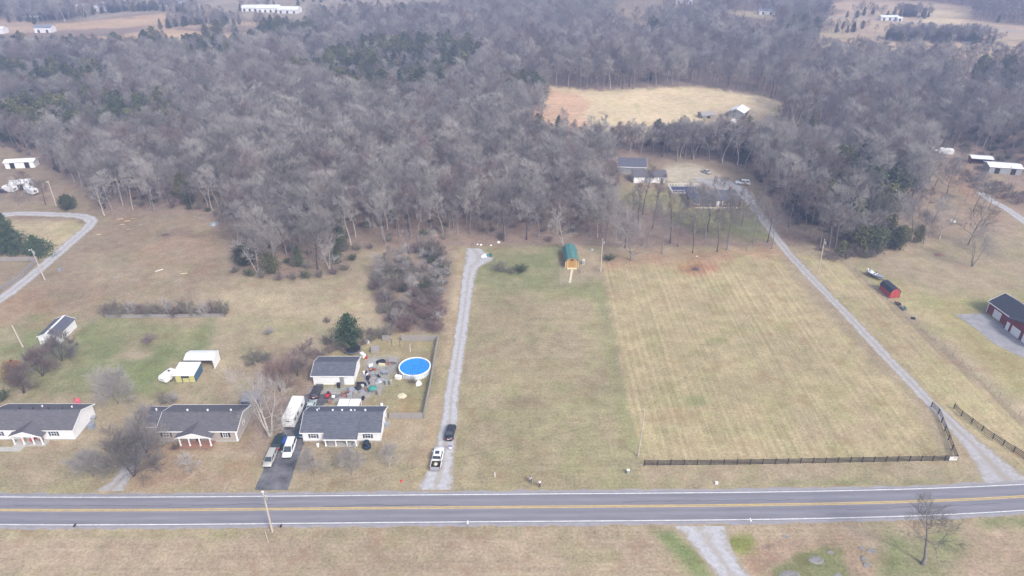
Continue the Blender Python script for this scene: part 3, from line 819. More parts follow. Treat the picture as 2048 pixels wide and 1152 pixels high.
# --- beige house
h2, W, D, zof = ranch('ranch_house', 'beige brick ranch house with brown grey roof and four white porch columns', -70.7, -55.1, 107.87, 2.85, 7.75, 1.45, 'beige', 'shingle2')
o2 = -62.9
gable_walls(-12.6, -7.84, 1.6, 7.4, 2.7, 1.2).build('wall', M['beige'], h2)
b, _ = gable_roof(-12.6, -7.86, 1.6, 7.4, 2.7, 1.25, .35, oe=.0); b.v = [(x - (.35 if x < -12 else 0), y, z) for x, y, z in b.v]; b.build('roof', M['shingle2'], h2)
fascia(h2, -12.95, -7.9, 1.6, 7.4, 2.7, 1.25, .35, M['trim'], oe=.0)
xl = P(356, 870, 2.5).x - o2; xr = P(424, 870, 2.5).x - o2
porch_gable(h2, xl, xr, -1.7, 2.5, 1.1, 3.0, 'shingle2')
b = MB(); b.box(xl + .1, xr - .1, -1.85, -.05, 0, .3); b.build('porch_floor', M['terra'], h2)
columns(h2, [xl + .35, xl + 2.2, xl + 4.3, xr - .35], -1.55, .3, 2.49)
columns(h2, [W / 2 - .08], -.06, .29, 2.7, w=.26)
window(h2, P(345, 870).x - o2, 1.85, 1.2, 1.3, 0, sm='dark'); window(h2, P(459, 874).x - o2, 1.75, .9, 1.1, 0, sm='dark'); window(h2, xl + 1.6, 1.7, 1.0, 1.2, 0, False)
door(h2, xl + 3.3, 0, m='dark'); window(h2, 3.9, 1.7, .8, .8, 7.8, False, 'x', 1)
vents(h2, [(-9.8, 4.75, .12, 'trim'), (-3.2, 4.3, .13, 'trim'), (.9, 4.3, .13, 'trim'), (5.6, 4.4, .13, 'trim')], zof)
b = MB(); b.box(.6, 2.6, 7.9, 9.0, 0, 2.2); b.build('rear_lean_to', M['trim'], h2)

# --- garage behind the pool house
g4 = thing('garage', 'white garage with grey shingle roof behind the pool house', 'garage', (-40.0, 126.7, 0))
gable_walls(-4.55, 4.55, 0, 7, 2.5, 1.08).build('wall', M['white'], g4)
b, _ = gable_roof(-4.55, 4.55, 0, 7, 2.5, 1.1, .35); b.build('roof', M['shingle1'], g4); fascia(g4, -4.55, 4.55, 0, 7, 2.5, 1.1, .35, M['trim'])
for x0, x1 in ((-3.9, 1.1), (2.8, 4.1)):
    b = MB(); b.box(x0, x1, -.05, .02, .02, 2.15)
    d_ = b.build('garage_door', M['trim'], g4)
    for z in (.55, 1.08, 1.6):
        b = MB(); b.box(x0, x1, -.07, -.051, z, z + .03); b.build('panel_joint', M['galv'], d_)
door(g4, 1.9, 0, m='galv', z0=.02)

# --- generic outbuilding, ridge along local y, front at y=0
def gambrel(root, W, L, hw, r, wall, roof, o=.15):
    h = W / 2
    pr = [(-h, 0), (-h, hw), (-h * .62, hw + r * .68), (0, hw + r), (h * .62, hw + r * .68), (h, hw), (h, 0)]
    b = MB(); n = len(pr)
    vs = [(x, 0, z) for x, z in pr] + [(x, L, z) for x, z in pr]
    fs = [tuple(range(n)), tuple(range(2 * n - 1, n - 1, -1)), (0, n, n + 1, 1), (6, 5, n + 5, n + 6)]
    b.add(vs, fs).build('wall', M[wall], root)
    q = [(-h - o, hw - .12), (-h * .62 - .05, hw + r * .68 + .06), (0, hw + r + .07), (h * .62 + .05, hw + r * .68 + .06), (h + o, hw - .12)]
    for a, c_ in zip(q[:-1], q[1:]):
        MB().slab([(a[0], -o, a[1] + .07), (c_[0], -o, c_[1] + .07), (c_[0], L + o, c_[1] + .07), (a[0], L + o, a[1] + .07)], .07).build('roof_panel', M[roof], root)
    b = MB()
    for x in (-.62, .62): b.box(x - .6, x + .6, -.05, .01, .12, min(2.0, hw + .3))
    return b

gs = thing('garden_shed', 'pine board shed with green metal gambrel roof inside a wire pen', 'shed', (P(1143.5, 536).x, P(1143.5, 536).y, 0), R(1))
gambrel(gs, 4.0, 9.6, 2.0, 1.4, 'woodnew', 'teal').build('double_door', M['woodnew'], gs)
for x in (-1.9, -1.25, 1.25, 1.9):
    b = MB(); b.box(x - .07, x + .07, -.06, -.004, 0, 2.2); b.build('board', M['pvc'], gs)
b = MB(); b.box(-.5, .5, -.05, .01, 2.4, 2.95); b.build('loft_window', M['glass'], gs)
b = MB(); b.box(-1.4, 1.4, -.9, -.06, 0, .15); b.build('step', M['pvc'], gs)

a, c_ = P(1777.6, 595.5), P(1798, 596.6); bk = P(1757, 575)
rs = thing('garden_shed', 'small red gambrel shed with dark roof in the right hand pasture', 'shed', tuple((a + c_) / 2), math.atan2(c_.y - a.y, c_.x - a.x) + R(13))
gambrel(rs, 2.9, 4.9, 1.75, 1.15, 'redlt', 'shingle3').build('double_door', M['redlt'], rs)
for x in (-1.4, 0, 1.4):
    b = MB(); b.box(x - .05, x + .05, -.085, -.055, .05, 1.9); b.build('trim_board', M['red'], rs)

a, c_ = P(72, 692), P(118, 690)
ws = thing('metal_shed', 'white metal shed with dark roof beside a leaning wooden pole', 'shed', tuple((a + c_) / 2 + Vector((.4, .5, 0))), R(1))
Ww, Lw = 4.7, 8.0
b = gable_walls(-Lw / 2, Lw / 2, -Ww / 2, Ww / 2, 2.3, .85)
b.v = [(y, x + Lw / 2, z) for x, y, z in b.v]; b.f = [tuple(reversed(f)) for f in b.f]; b.build('wall', M['white'], ws)
for sg in (-1, 1):
    q = [(sg * (Ww / 2 + .2), -.2, 2.30), (sg * (Ww / 2 + .2), Lw + .2, 2.30), (0, Lw + .2, 3.26), (0, -.2, 3.26)]
    MB().slab(q if sg > 0 else q[::-1], .06).build('roof_panel', M['slate'], ws)
b = MB(); b.bar((0, -.2, 3.3), (0, Lw + .2, 3.3), .5, .05); b.build('ridge_cap', M['metalroof'], ws)
for yy in (-.22, Lw + .22):
    b = MB()
    for sg in (-1, 1): b.bar((sg * (Ww / 2 + .22), yy, 2.26), (0, yy, 3.24), .06, .2)
    b.build('fascia', M['trim'], ws)
b = MB(); b.box(-1.2, 1.2, -.05, .01, .05, 2.1); b.build('sliding_door', M['trim'], ws)

# --- small yellow-fronted shed, white carport behind, white trailer at its side
q0, q1 = P(354, 764), P(391, 766)
ys_ = thing('storage_shed', 'small shed with pale yellow front, blue side and white flat roof', 'shed', tuple((q0 + q1) / 2), R(1))
w_ = (q1 - q0).length
b = MB(); b.box(-w_ / 2, w_ / 2, 0, 4.4, 0, 2.0, 1); b.build('wall', [M['bluewall'], M['bluewall']], ys_)
for x0, x1, z0, z1 in ((-w_ / 2 + .05, -.85, .1, 1.95), (-.55, .8, .1, 1.2), (.95, w_ / 2 - .05, .1, 1.95)):
    b = MB(); b.box(x0, x1, -.06, .01, z0, z1); b.build('front_panel', M['yellowwall'], ys_)
b = MB(); b.box(-.8, .9, -.05, .01, 1.28, 1.92); b.build('shade_screen', M['dark'], ys_)
MB().slab([(-w_ / 2 - .5, -.35, 2.12), (w_ / 2 + .1, -.35, 2.12), (w_ / 2 + .1, 4.4, 2.55), (-w_ / 2 - .5, 4.4, 2.55)], .09).build('roof', M['metalroof'], ys_)
q0 = P(398, 741)
cp = thing('carport', 'white metal carport open along one side behind the yellow shed', 'carport', (q0.x, q0.y + .6, 0))
b, _ = gable_roof(-3.2, 3.4, 0, 3.8, 2.5, .6, .1, .07); b.build('roof', M['metalroof'], cp)
b = MB(); b.add([(3.4, 0, 0), (3.4, 3.8, 0), (3.4, 3.8, 2.5), (3.4, 1.9, 3.1), (3.4, 0, 2.5), (3.34, 0, 0), (3.34, 3.8, 0), (3.34, 3.8, 2.5), (3.34, 1.9, 3.1), (3.34, 0, 2.5)], [(0, 1, 2, 3, 4), (9, 8, 7, 6, 5), (0, 4, 9, 5)]); b.build('end_wall', M['metalroof'], cp)
b = MB(); b.box(-3.2, 3.3, 3.74, 3.8, 0, 2.5); b.build('back_wall', M['galv'], cp)
for x in (-3.1, .1):
    b = MB(); b.box(x - .06, x + .06, .02, .14, 0, 2.5); b.build('post', M['galv'], cp)

# --- farm garages in the trees
q0, q1 = P(1267, 366), P(1331, 366)
fg = thing('garage', 'white three bay garage with dark roof among the trees', 'garage', tuple((q0 + q1) / 2)); Wg = (q1 - q0).length
gable_walls(-Wg / 2, Wg / 2, 0, 6.5, 2.6, 1.25).build('wall', M['white'], fg)
b, _ = gable_roof(-Wg / 2, Wg / 2, 0, 6.5, 2.6, 1.3, .4); b.build('roof', M['shingle2'], fg)
for i, (x0, x1) in enumerate(((-5.2, -2.7), (-2.1, .4), (1.0, 3.5))):
    b = MB(); b.box(x0, x1, -.05, .02, .02, 2.1); b.build('garage_door', M['galv'] if i == 1 else M['trim'], fg)
door(fg, 4.6, 0, m='galv', z0=.02)
q0 = P(1254, 352)
fb = thing('workshop', 'large grey roofed workshop with white gable behind the three bay garage', 'workshop', (q0.x + 2.6, q0.y + 7.0, 0), R(-6))
b = gable_walls(-5.4, 5.4, -4.6, 4.6, 2.9, 2.0); b.build('wall', M['galv'], fb)
b, _ = gable_roof(-5.4, 5.4, -4.6, 4.6, 2.9, 2.0, .4); b.build('roof', M['slate'], fb); fascia(fb, -5.4, 5.4, -4.6, 4.6, 2.9, 2.0, .4, M['trim'])

# --- brick house in the trees, hip roof
q0, q1 = P(1383, 414), P(1480, 413)
bh = thing('brick_house', 'long brick ranch house with grey hip roof seen through bare trees', 'house', tuple((q0 + q1) / 2)); Wb = (q1 - q0).length; Db = 9.5
b = MB(); b.box(-Wb / 2, Wb / 2, 0, Db, 0, 2.6); b.build('wall', mat('dark_brick', (.19, .12, .10), .9, (.12, .075, .065), 6), bh)
h_, o_ = 2.5, .5; rz_ = 4.4; i_ = 4.2
A = [(-Wb / 2 - o_, -o_, h_), (Wb / 2 + o_, -o_, h_), (Wb / 2 + o_, Db + o_, h_), (-Wb / 2 - o_, Db + o_, h_), (-Wb / 2 + i_, Db / 2, rz_), (Wb / 2 - i_, Db / 2, rz_)]
MB().add(A, [(0, 1, 5, 4), (1, 2, 5), (2, 3, 4, 5), (3, 0, 4), (3, 2, 1, 0)]).build('roof', M['slate'], bh)
for x in (-6.8, -4.3, -1.6, 3.2, 6.0):
    window(bh, x, 1.5, 1.5, 1.2, 0, False)
door(bh, .8, 0, m='trim', z0=.1)
columns(bh, [-2.4, -.2, 1.9, 4.2], -.9, 0, 2.45)
b = MB(); b.box(-7.5, 7.5, -1.6, -.6, 0, .15); b.build('front_walk', M['pvc'], bh)
b = MB(); b.box(5.8, 6.6, 5.6, 6.4, 3, 5.2); b.build('chimney', M['terra'], bh)
q0 = P(1352, 388)
pd = thing('pool_deck', 'white railed deck round a dark blue covered pool behind the brick house', 'deck', (q0.x + 1, q0.y + 2.5, 0))
b = MB(); b.box(-2.6, 8.6, -2.2, 4.6, 0, .4); b.build('deck', M['concrete'], pd)
b = MB(); b.box(-1.8, 7.8, -1.5, 3.9, .405, .45); b.build('pool_cover', mat('dark_blue_cover', (.03, .04, .11), .5), pd)
b = MB()
for x in np.arange(-2.5, 8.6, 1.1):
    for y in (-2.15, 4.55): b.box(x - .05, x + .05, y - .05, y + .05, .4, 1.3)
for y in (-2.15, 4.55): b.box(-2.55, 8.55, y - .06, y + .06, 1.25, 1.35)
for x in (-2.55, 8.55): b.box(x - .06, x + .06, -2.2, 4.6, 1.25, 1.35)
b.build('railing', M['trim'], pd)

# --- red barn at the right
q0, q1 = P(1972, 623), P(2030, 666)
ang = math.atan2(q1.y - q0.y, q1.x - q0.x)
rb = thing('red_barn', 'red barn with dark shingle roof and white garage doors on a grey apron', 'barn', tuple(q0), ang)
Lb = 19.0
gable_walls(0, Lb, 0, 7.6, 3.0, 2.0).build('wall', M['red'], rb)
b, _ = gable_roof(0, Lb, 0, 7.6, 3.0, 2.05, .3); b.build('roof', M['shingle3'], rb); fascia(rb, 0, Lb, 0, 7.6, 3.0, 2.05, .3, M['trim'])
for x0, x1 in ((2.3, 4.9), (10.4, 13.2)):
    b = MB(); b.box(x0, x1, -.06, .02, .02, 2.2); d_ = b.build('garage_door', M['trim'], rb)
    for z in (.6, 1.15, 1.7):
        b = MB(); b.box(x0, x1, -.08, -.061, z, z + .03); b.build('panel_joint', M['galv'], d_)
door(rb, 8.6, 0, w=1.0, m='trim', z0=.02)
b = MB(); b.box(-.03, .17, -.03, .17, 0, 2.9); b.build('corner_board', M['trim'], rb)
xl, xr = 7.9, 18.6; xm = (xl + xr) / 2
MB().add([(xl, -1.2, 0), (xr, -1.2, 0), (xr, -1.2, 3), (xm, -1.2, 4.6), (xl, -1.2, 3), (xl, 3, 0), (xr, 3, 0), (xr, 3, 3), (xl, 3, 3)], [(0, 1, 2, 3, 4), (5, 0, 4, 8), (1, 6, 7, 2)]).build('front_wing', M['red'], rb)
b = MB(); b.slab([(xl - .3, 3.6, 3.02), (xl - .3, -1.5, 3.02), (xm, -1.5, 4.76), (xm, 3.6, 4.76)], .14); b.slab([(xm, 3.6, 4.76), (xm, -1.5, 4.76), (xr + .3, -1.5, 3.02), (xr + .3, 3.6, 3.02)], .14); b.build('wing_roof', M['shingle3'], rb)
for x0, x1 in ((8.4, 9.4), (10.2, 13.0), (14, 16.8)):
    b = MB(); b.box(x0, x1, -1.27, -1.19, .02, 2.2); b.build('wing_door', M['trim'], rb)

# --- simple far buildings
def far_building(name, label, cat, px, py, W, D, hw, r, rz, wall, roof, doors=True, group=None, open_front=False):
    q = P(px, py)
    t = thing(name, label, cat, (q.x, q.y, 0), R(rz), group)
    w = gable_walls(-W / 2, W / 2, -D / 2, D / 2, hw, r)
    if open_front: w.f = w.f[1:]; w.m = w.m[1:]
    w.build('wall', M[wall], t)
    b, _ = gable_roof(-W / 2, W / 2, -D / 2, D / 2, hw, r, .4, .14); b.build('roof', M[roof], t)
    if doors:
        n = max(1, int(W / 5))
        for i in range(n):
            x = -W / 2 + W * (i + .5) / n
            b = MB(); b.box(x - .9, x + .9, -D / 2 - .06, -D / 2 + .02, .02, min(hw - .3, 2.3)); b.build('door', M['dark'], t)
    return t
far_building('pole_barn', 'bright white roofed pole barn beside the sunlit pasture', 'barn', 1476, 232, 9.2, 7.4, 3.0, 1.6, 58, 'galv', 'metalroof', True, None, True)
far_building('old_barn', 'collapsing grey plank barn beside the sunlit pasture', 'barn', 1412, 234, 6.5, 5.5, 1.6, 1.2, 12, 'wood', 'wood')
far_building('machine_shed', 'light blue grey metal shed at the farm edge', 'shed', 2002, 343, 11.5, 6.5, 2.7, .7, -12, 'galv', 'metalroof')
far_building('open_shed', 'open fronted farm shed with rusty red end wall', 'shed', 1958, 326, 7.5, 4.5, 2.5, .4, -14, 'red', 'metalroof', False, None, True)
far_building('mobile_home', 'white mobile home back in the left hand trees', 'mobile home', 46, 333, 11, 4.2, 2.6, .6, 8, 'white', 'metalroof')
far_building('mobile_home', 'white trailer home with pale green roof by the loop drive', 'mobile home', 46, 376, 6.2, 4.6, 2.5, .8, 18, 'white', 'metalroof')
FAR = [('poultry_house', 'low white poultry house at the end of the far white row', 'barn', 503, 21, 15, 12, 3.2, 1.8, 4, 'white', 'metalroof'),
       ('poultry_house', 'broad white poultry house in the middle of the far white row', 'barn', 540, 23, 20, 13, 3.8, 2.2, 2, 'white', 'metalroof'),
       ('poultry_house', 'white poultry house with stepped roof in the far white row', 'barn', 580, 25, 19, 13, 3.4, 2.0, -5, 'white', 'metalroof'),
       ('long_barn', 'long low pale barn beyond the tan field', 'barn', 68, 41, 14, 7, 3.2, 1.2, 0, 'wood', 'metalroof'),
       ('farm_building', 'grey blue roofed farm building in the woods before the tan field', 'barn', 92, 64, 13, 8, 4, 1.5, 3, 'white', 'greymetal'),
       ('farm_building', 'small white roofed building at the end of the tan field', 'barn', 3, 66, 8, 7, 3.5, 1.4, 0, 'white', 'metalroof'),
       ('far_house', 'white gabled house far behind the tan field', 'house', 327, 11, 9, 9, 4, 3, 90, 'white', 'metalroof'),
       ('far_house', 'white square house near the far farmyard', 'house', 163, 19, 6.5, 8, 3.5, 1.4, 4, 'white', 'metalroof'),
       ('far_barn', 'white and grey farmyard barn behind the tan field', 'barn', 201, 22, 12, 7, 3.2, 1.2, 5, 'white', 'metalroof'),
       ('far_barn', 'pale green roofed farmyard barn behind the tan field', 'barn', 209, 13, 9, 7, 3, 1.2, -6, 'white', 'metalroof'),
       ('far_shed', 'pale blue shed strip beside the far white house', 'shed', 350, 8, 13, 5, 2.5, .8, 0, 'white', 'greymetal'),
       ('far_house', 'long white house on the wooded skyline slope', 'house', 1368, 7, 17, 8, 3.2, 1.2, -2, 'white', 'metalroof'),
       ('far_house', 'pale grey house in the clearing among far woods', 'house', 1532, 28, 14, 8, 3.2, 1.4, -6, 'white', 'greymetal'),
       ('far_house', 'white low house on the far tan field by the road', 'house', 1776, 40, 15, 7, 3, 1, -3, 'white', 'metalroof'),
       ('far_shed', 'small white shed on the far tan field by the road', 'shed', 1797, 42, 4, 4, 2.6, .8, 0, 'white', 'metalroof'),
       ('far_shed', 'small pale shed in the right hand woodland clearing', 'shed', 2020, 153, 6, 4, 2.4, .8, 10, 'white', 'metalroof')]
for f in FAR: far_building(*f)
# ================================================================== VEHICLES
def wheel(parent, x, y, r=.33, w=.22):
    s = 1 if x > 0 else -1
    b = MB(); b.tube((x - w / 2, y, r), (x + w / 2, y, r), r, r, 14)
    t = b.build('wheel', M['black'], parent)
    q = MB(); q.tube((x + s * (w / 2 - .01), y, r), (x + s * (w / 2 + .012), y, r), r * .62, r * .55, 10); q.build('rim', M['chrome'], t)

def car(label, cat, loc, rz, pm, L=4.7, Wd=1.82, Hh=1.45, kind='sedan', name='parked_car', group=None):
    """forward is local +y"""
    t = thing(name, label, cat, loc, rz, group)
    h = L / 2; w = Wd / 2
    if kind == 'sedan': prof = [(-h, .62, .80), (-h + .12, .82, .93), (-h * .58, .93, 1.0), (0, .94, 1.0), (h * .36, .92, 1.0), (h * .82, .80, .95), (h - .08, .70, .84), (h, .55, .74)]; cab = (-h * .60, -h * .32, h * .10, h * .46)
    elif kind == 'suv': prof = [(-h, .75, .86), (-h + .08, 1.02, .96), (-h * .5, 1.04, 1.0), (0, 1.04, 1.0), (h * .42, 1.03, 1.0), (h * .84, .95, .96), (h - .06, .85, .88), (h, .6, .8)]; cab = (-h * .97, -h * .86, h * .22, h * .50)
    else: prof = [(-h, .7, .86), (-h + .08, .98, .96), (-h * .5, 1.0, 1.0), (0, 1.0, 1.0), (h * .5, .98, 1.0), (h * .84, .86, .94), (h - .08, .72, .84), (h, .5, .74)]; cab = (-h * .97, -h * .88, h * .22, h * .66)
    rings = []
    for y, zt, f in prof:
        ww = w * f
        rings.append([(-ww * .9, y, .24), (-ww, y, .36), (-ww, y, zt - .16), (-ww * .9, y, zt), (ww * .9, y, zt), (ww, y, zt - .16), (ww, y, .36), (ww * .9, y, .24)])
    MB().loft(rings).build('body', pm, t, True)
    zb = .97 if kind != 'sedan' else .90
    y0, y1, y2, y3 = cab; wb, wt = w * .9, w * .74; zr = Hh
    # roof shell with a slightly rounded top
    rr_ = [[(-wb, y0, zb - .05), (-wt, y1, zr - .06), (-wt * .8, y1 + .03, zr), (wt * .8, y1 + .03, zr), (wt, y1, zr - .06), (wb, y0, zb - .05)],
           [(-wb, (y0 + y3) / 2, zb - .05), (-wt * 1.02, (y1 + y2) / 2, zr - .04), (-wt * .8, (y1 + y2) / 2, zr + .035), (wt * .8, (y1 + y2) / 2, zr + .035), (wt * 1.02, (y1 + y2) / 2, zr - .04), (wb, (y0 + y3) / 2, zb - .05)],
           [(-wb, y3, zb - .05), (-wt, y2, zr - .06), (-wt * .8, y2 - .03, zr), (wt * .8, y2 - .03, zr), (wt, y2, zr - .06), (wb, y3, zb - .05)]]
    MB().loft(rr_).build('roof', pm, t)
    def panel(nm, q, off):
        q = [Vector(p) + Vector(off) for p in q]
        MB().slab(q, .012).build(nm, M['glass'], t)
    e = .10
    def lerp(a, b_, f): return tuple(a[i] + (b_[i] - a[i]) * f for i in range(3))
    def inset(q, f=.10, g=.10):
        a, b_, c_, d = q
        l0, l1 = lerp(a, d, f), lerp(b_, c_, f); u0, u1 = lerp(a, d, 1 - f), lerp(b_, c_, 1 - f)
        return [lerp(l0, l1, g), lerp(l0, l1, 1 - g), lerp(u0, u1, 1 - g), lerp(u0, u1, g)]
    panel('windshield', inset([(wb, y3, zb), (-wb, y3, zb), (-wt, y2, zr - .04), (wt, y2, zr - .04)], .06, .06), (0, .03, .03))
    panel('rear_window', inset([(-wb, y0, zb), (wb, y0, zb), (wt, y1, zr - .04), (-wt, y1, zr - .04)], .10, .08), (0, -.03, .02))
    ymb = (y0 + y3) / 2; ymt = (y1 + y2) / 2
    for s in (-1, 1):
        for a0, a1, b0, b1 in ((y0, ymb, y1, ymt), (ymb, y3, ymt, y2)):
            q = [(s * wb, a0, zb), (s * wb, a1, zb), (s * wt, b1, zr - .06), (s * wt, b0, zr - .06)]
            if s < 0: q = [q[1], q[0], q[3], q[2]]
            panel('side_window', inset(q, .1, .07), (s * .03, 0, .015))
        b = MB(); b.box(s * w - .03 if s > 0 else s * w - .17, s * w + .17 if s > 0 else s * w + .03, y3 - .25, y3 - .1, zb + .02, zb + .17); b.build('mirror', pm, t)
        b = MB(); b.box(s * w * .78 - .16, s * w * .78 + .16, h * .985 - .06, h * .985 + .015, .56, .70); b.build('headlight', M['headlight'], t)
        b = MB(); b.box(s * w * .74 - .15, s * w * .74 + .15, -h - .015, -h + .06, .60, .78 if kind == 'sedan' else .95); b.build('tail_light', M['taillight'], t)
        for yy in (-h * .60, h * .62): wheel(t, s * (w - .10), yy)
    b = MB(); b.box(-w * .78, w * .78, h - .06, h + .05, .28, .46); b.build('front_bumper', M['dark'], t)
    b = MB(); b.box(-w * .78, w * .78, -h - .05, -h + .06, .28, .48); b.build('rear_bumper', M['dark'], t)
    b = MB(); b.box(-.26, .26, -h - .062, -h - .03, .62, .76); b.build('licence_plate', M['trim'], t)
    return t

def aim(p0, p1):
    """heading whose local +y points from p0 to p1"""
    return math.atan2(-(p1.x - p0.x), p1.y - p0.y)

q = P(570, 920); van_c = P(583.5, 903)
PW = paint('white_car_paint', (.80, .80, .79)); PS = paint('silver_car_paint', (.42, .41, .38)); PG = paint('dark_green_car_paint', (.012, .03, .032)); PB = paint('blue_black_car_paint', (.012, .015, .022)); PT = paint('teal_car_paint', (.02, .06, .09)); PD = paint('dark_brown_car_paint', (.035, .03, .03)); PL = paint('pale_green_car_paint', (.42, .5, .5))
car('white minivan parked nose out on the dark driveway', 'minivan', (P(579, 903).x, P(579, 903).y + .3, 0), R(180) + R(2), PW, 5.0, 1.95, 1.75, 'van', 'parked_minivan')
car('dusty silver wagon parked nose out near the highway end of the driveway', 'car', (P(540, 924).x, P(540, 924).y + .5, 0), R(180), PS, 4.6, 1.78, 1.47, 'van', 'parked_car')
car('dark green sport utility car parked behind the silver wagon', 'car', (P(558, 889).x, P(558, 889).y + .2, 0), R(-1), PG, 4.6, 1.85, 1.75, 'suv', 'parked_car')
car('dark teal car parked between the white minivan and the camper', 'car', (P(601, 869).x, P(601, 869).y + .6, 0), R(180), PT, 4.3, 1.75, 1.42, 'sedan', 'parked_car')
car('dark car with white tail reflectors parked behind the pool house', 'car', (P(633, 790).x, P(633, 790).y + .6, 0), R(-3), PD, 4.8, 1.85, 1.5, 'suv', 'parked_car')
car('pale green car half hidden behind the pool house roof', 'car', (P(620, 824).x, P(620, 824).y + 1.3, 0), R(2), PL, 4.2, 1.72, 1.42, 'sedan', 'parked_car')
car('blue black sedan with red tail lights stopped on the gravel lane', 'car', (P(900.5, 872).x, P(900.5, 872).y + .6, 0), R(-6), PB, 4.7, 1.85, 1.46, 'sedan', 'parked_car')
car('white car parked at the far right hand farm', 'car', (P(1862, 302).x, P(1862, 302).y, 0), R(70), PW, 4.6, 1.8, 1.5, 'sedan', 'parked_car')
car('white pickup sized car parked beside the brick house drive', 'car', (P(1485, 368).x, P(1485, 368).y, 0), R(78), PW, 5.4, 2.0, 1.75, 'suv', 'parked_car')
car('silver car parked on the pale yard behind the brick house', 'car', (P(1412, 346).x, P(1412, 346).y, 0), R(30), PS, 4.6, 1.8, 1.5, 'sedan', 'parked_car')
car('dark car parked beside the white trailer home', 'car', (P(6, 385).x, P(6, 385).y, 0), R(80), PB, 4.6, 1.8, 1.5, 'sedan', 'parked_car')

# pickup
tk = thing('pickup_truck', 'white pickup truck with dark open bed stopped on the gravel lane', 'pickup', (P(873, 938).x, P(873, 938).y + 2.3, 0), R(-3))
w, h = 1.0, 2.95
rings = []
for y, zt, f in [(.05, 1.08, 1), (.6, 1.1, 1), (1.35, 1.1, 1), (2.4, 1.06, .97), (2.8, .98, .92), (2.95, .7, .84)]:
    ww = w * f; rings.append([(-ww * .92, y, .38), (-ww, y, .5), (-ww, y, zt - .14), (-ww * .9, y, zt), (ww * .9, y, zt), (ww, y, zt - .14), (ww, y, .5), (ww * .92, y, .38)])
MB().loft(rings).build('body', PW, tk, True)
zb, zr, wb, wt = 1.05, 1.86, .9, .76
cab = [(-.75, -.62, 1.0, 1.55)]
y0, y1, y2, y3 = -.72, -.60, .95, 1.5
MB().loft([[(-wb, y0, .4), (-wb, y0, zb), (-wt, y1, zr - .06), (-wt * .85, y1, zr), (wt * .85, y1, zr), (wt, y1, zr - .06), (wb, y0, zb), (wb, y0, .4)],
           [(-wb, y3, .4), (-wb, y3, zb), (-wt, y2, zr - .06), (-wt * .85, y2, zr), (wt * .85, y2, zr), (wt, y2, zr - .06), (wb, y3, zb), (wb, y3, .4)]]).build('cab', PW, tk)
b = MB(); b.box(-.42, .42, -.15, .70, zr + .002, zr + .03); b.build('roof_glass', M['glass'], tk)
MB().slab([(-wb + .08, y0 - .05, zb + .08), (wb - .08, y0 - .05, zb + .08), (wt - .05, y1 - .05, zr - .1), (-wt + .05, y1 - .05, zr - .1)], .02).build('rear_window', M['glass'], tk)
MB().slab([(wb - .05, y3 + .02, zb + .06), (-wb + .05, y3 + .02, zb + .06), (-wt + .04, y2 + .05, zr - .06), (wt - .04, y2 + .05, zr - .06)], .02).build('windshield', M['glass'], tk)
for s in (-1, 1):
    for a0, a1 in ((-.58, .2), (.3, 1.12)):
        q = [(s * (wb + .012), a0, zb + .06), (s * (wb + .012), a1 + .1, zb + .06), (s * (wt + .03), a1 - .1, zr - .12), (s * (wt + .03), a0 + .04, zr - .12)]
        MB().slab(q if s > 0 else q[::-1], .015).build('side_window', M['glass'], tk)
    b = MB(); b.box(*sorted((s * .93, s * 1.0)), -2.95, -.71, .45, 1.12); b.build('bed_side', PW, tk)
    b = MB(); b.box(*sorted((s * .99, s * 1.2)), 1.15, 1.3, 1.08, 1.3); b.build('mirror', PW, tk)
    b = MB(); b.box(*sorted((s * .86, s * 1.005)), -2.99, -2.93, .7, 1.08); b.build('tail_light', M['taillight'], tk)
    b = MB(); b.box(*sorted((s * .55, s * .85)), 2.86, 2.965, .66, .84); b.build('headlight', M['headlight'], tk)
    for yy in (-1.85, 1.95): wheel(tk, s * .86, yy, .4, .27)
b = MB(); b.box(-.93, .93, -2.9, -.73, .5, .58); b.build('bed_floor', M['black'], tk)
b = MB(); b.box(-.92, .92, -2.97, -2.9, .5, 1.1); b.build('tailgate', M['galv'], tk)
b = MB(); b.box(-.95, .95, -3.12, -2.99, .42, .6); b.build('rear_bumper', M['chrome'], tk)
b = MB(); b.lathe([(.3, 0), (.42, .12), (.36, .3), (.12, .4)], 9, (-.1, -1.75, .585)); tag(b.build('feed_sack', M['pvc'], None, True, tuple(tk.location), R(-3)), 'pale sack lying in the pickup bed', 'sack')

# camper trailer
c0, c1 = P(578, 864), P(598, 822)
ct = thing('camper_trailer', 'long white camper trailer parked beside the driveway head', 'camper', (c0.x - .2, c0.y + .8, 0), aim(c0, c1))
rings = []
for y, z0, z1 in [(0, .75, 2.75), (.05, .6, 2.9), (4.6, .6, 2.9), (4.8, .6, 2.95), (7.2, 1.1, 3.05), (7.5, 1.4, 2.8)]:
    rings.append([(-1.22, y, z0), (-1.22, y, z1 - .12), (-1.08, y, z1), (1.08, y, z1), (1.22, y, z1 - .12), (1.22, y, z0)])
MB().loft(rings).build('body', mat('camper_fibreglass', (.78, .78, .77), .45, (.68, .68, .66), 1.5), ct)
for y in (1.3, 2.6, 4.0):
    b = MB(); b.box(-.3, .3, y - .25, y + .25, 2.88, 3.02, taper=.04); b.build('roof_vent', M['trim'], ct)
b = MB(); b.box(-.45, .45, 5.0, 5.9, 2.94, 3.22, taper=.08); b.build('air_conditioner', M['trim'], ct)
b = MB(); b.box(-.4, .4, -.03, .02, 2.0, 2.25); b.build('rear_window', M['glass'], ct)
for x in (-.95, .95):
    b = MB(); b.box(x - .09, x + .09, -.03, .02, 1.0, 1.2); b.build('tail_light', M['taillight'], ct)
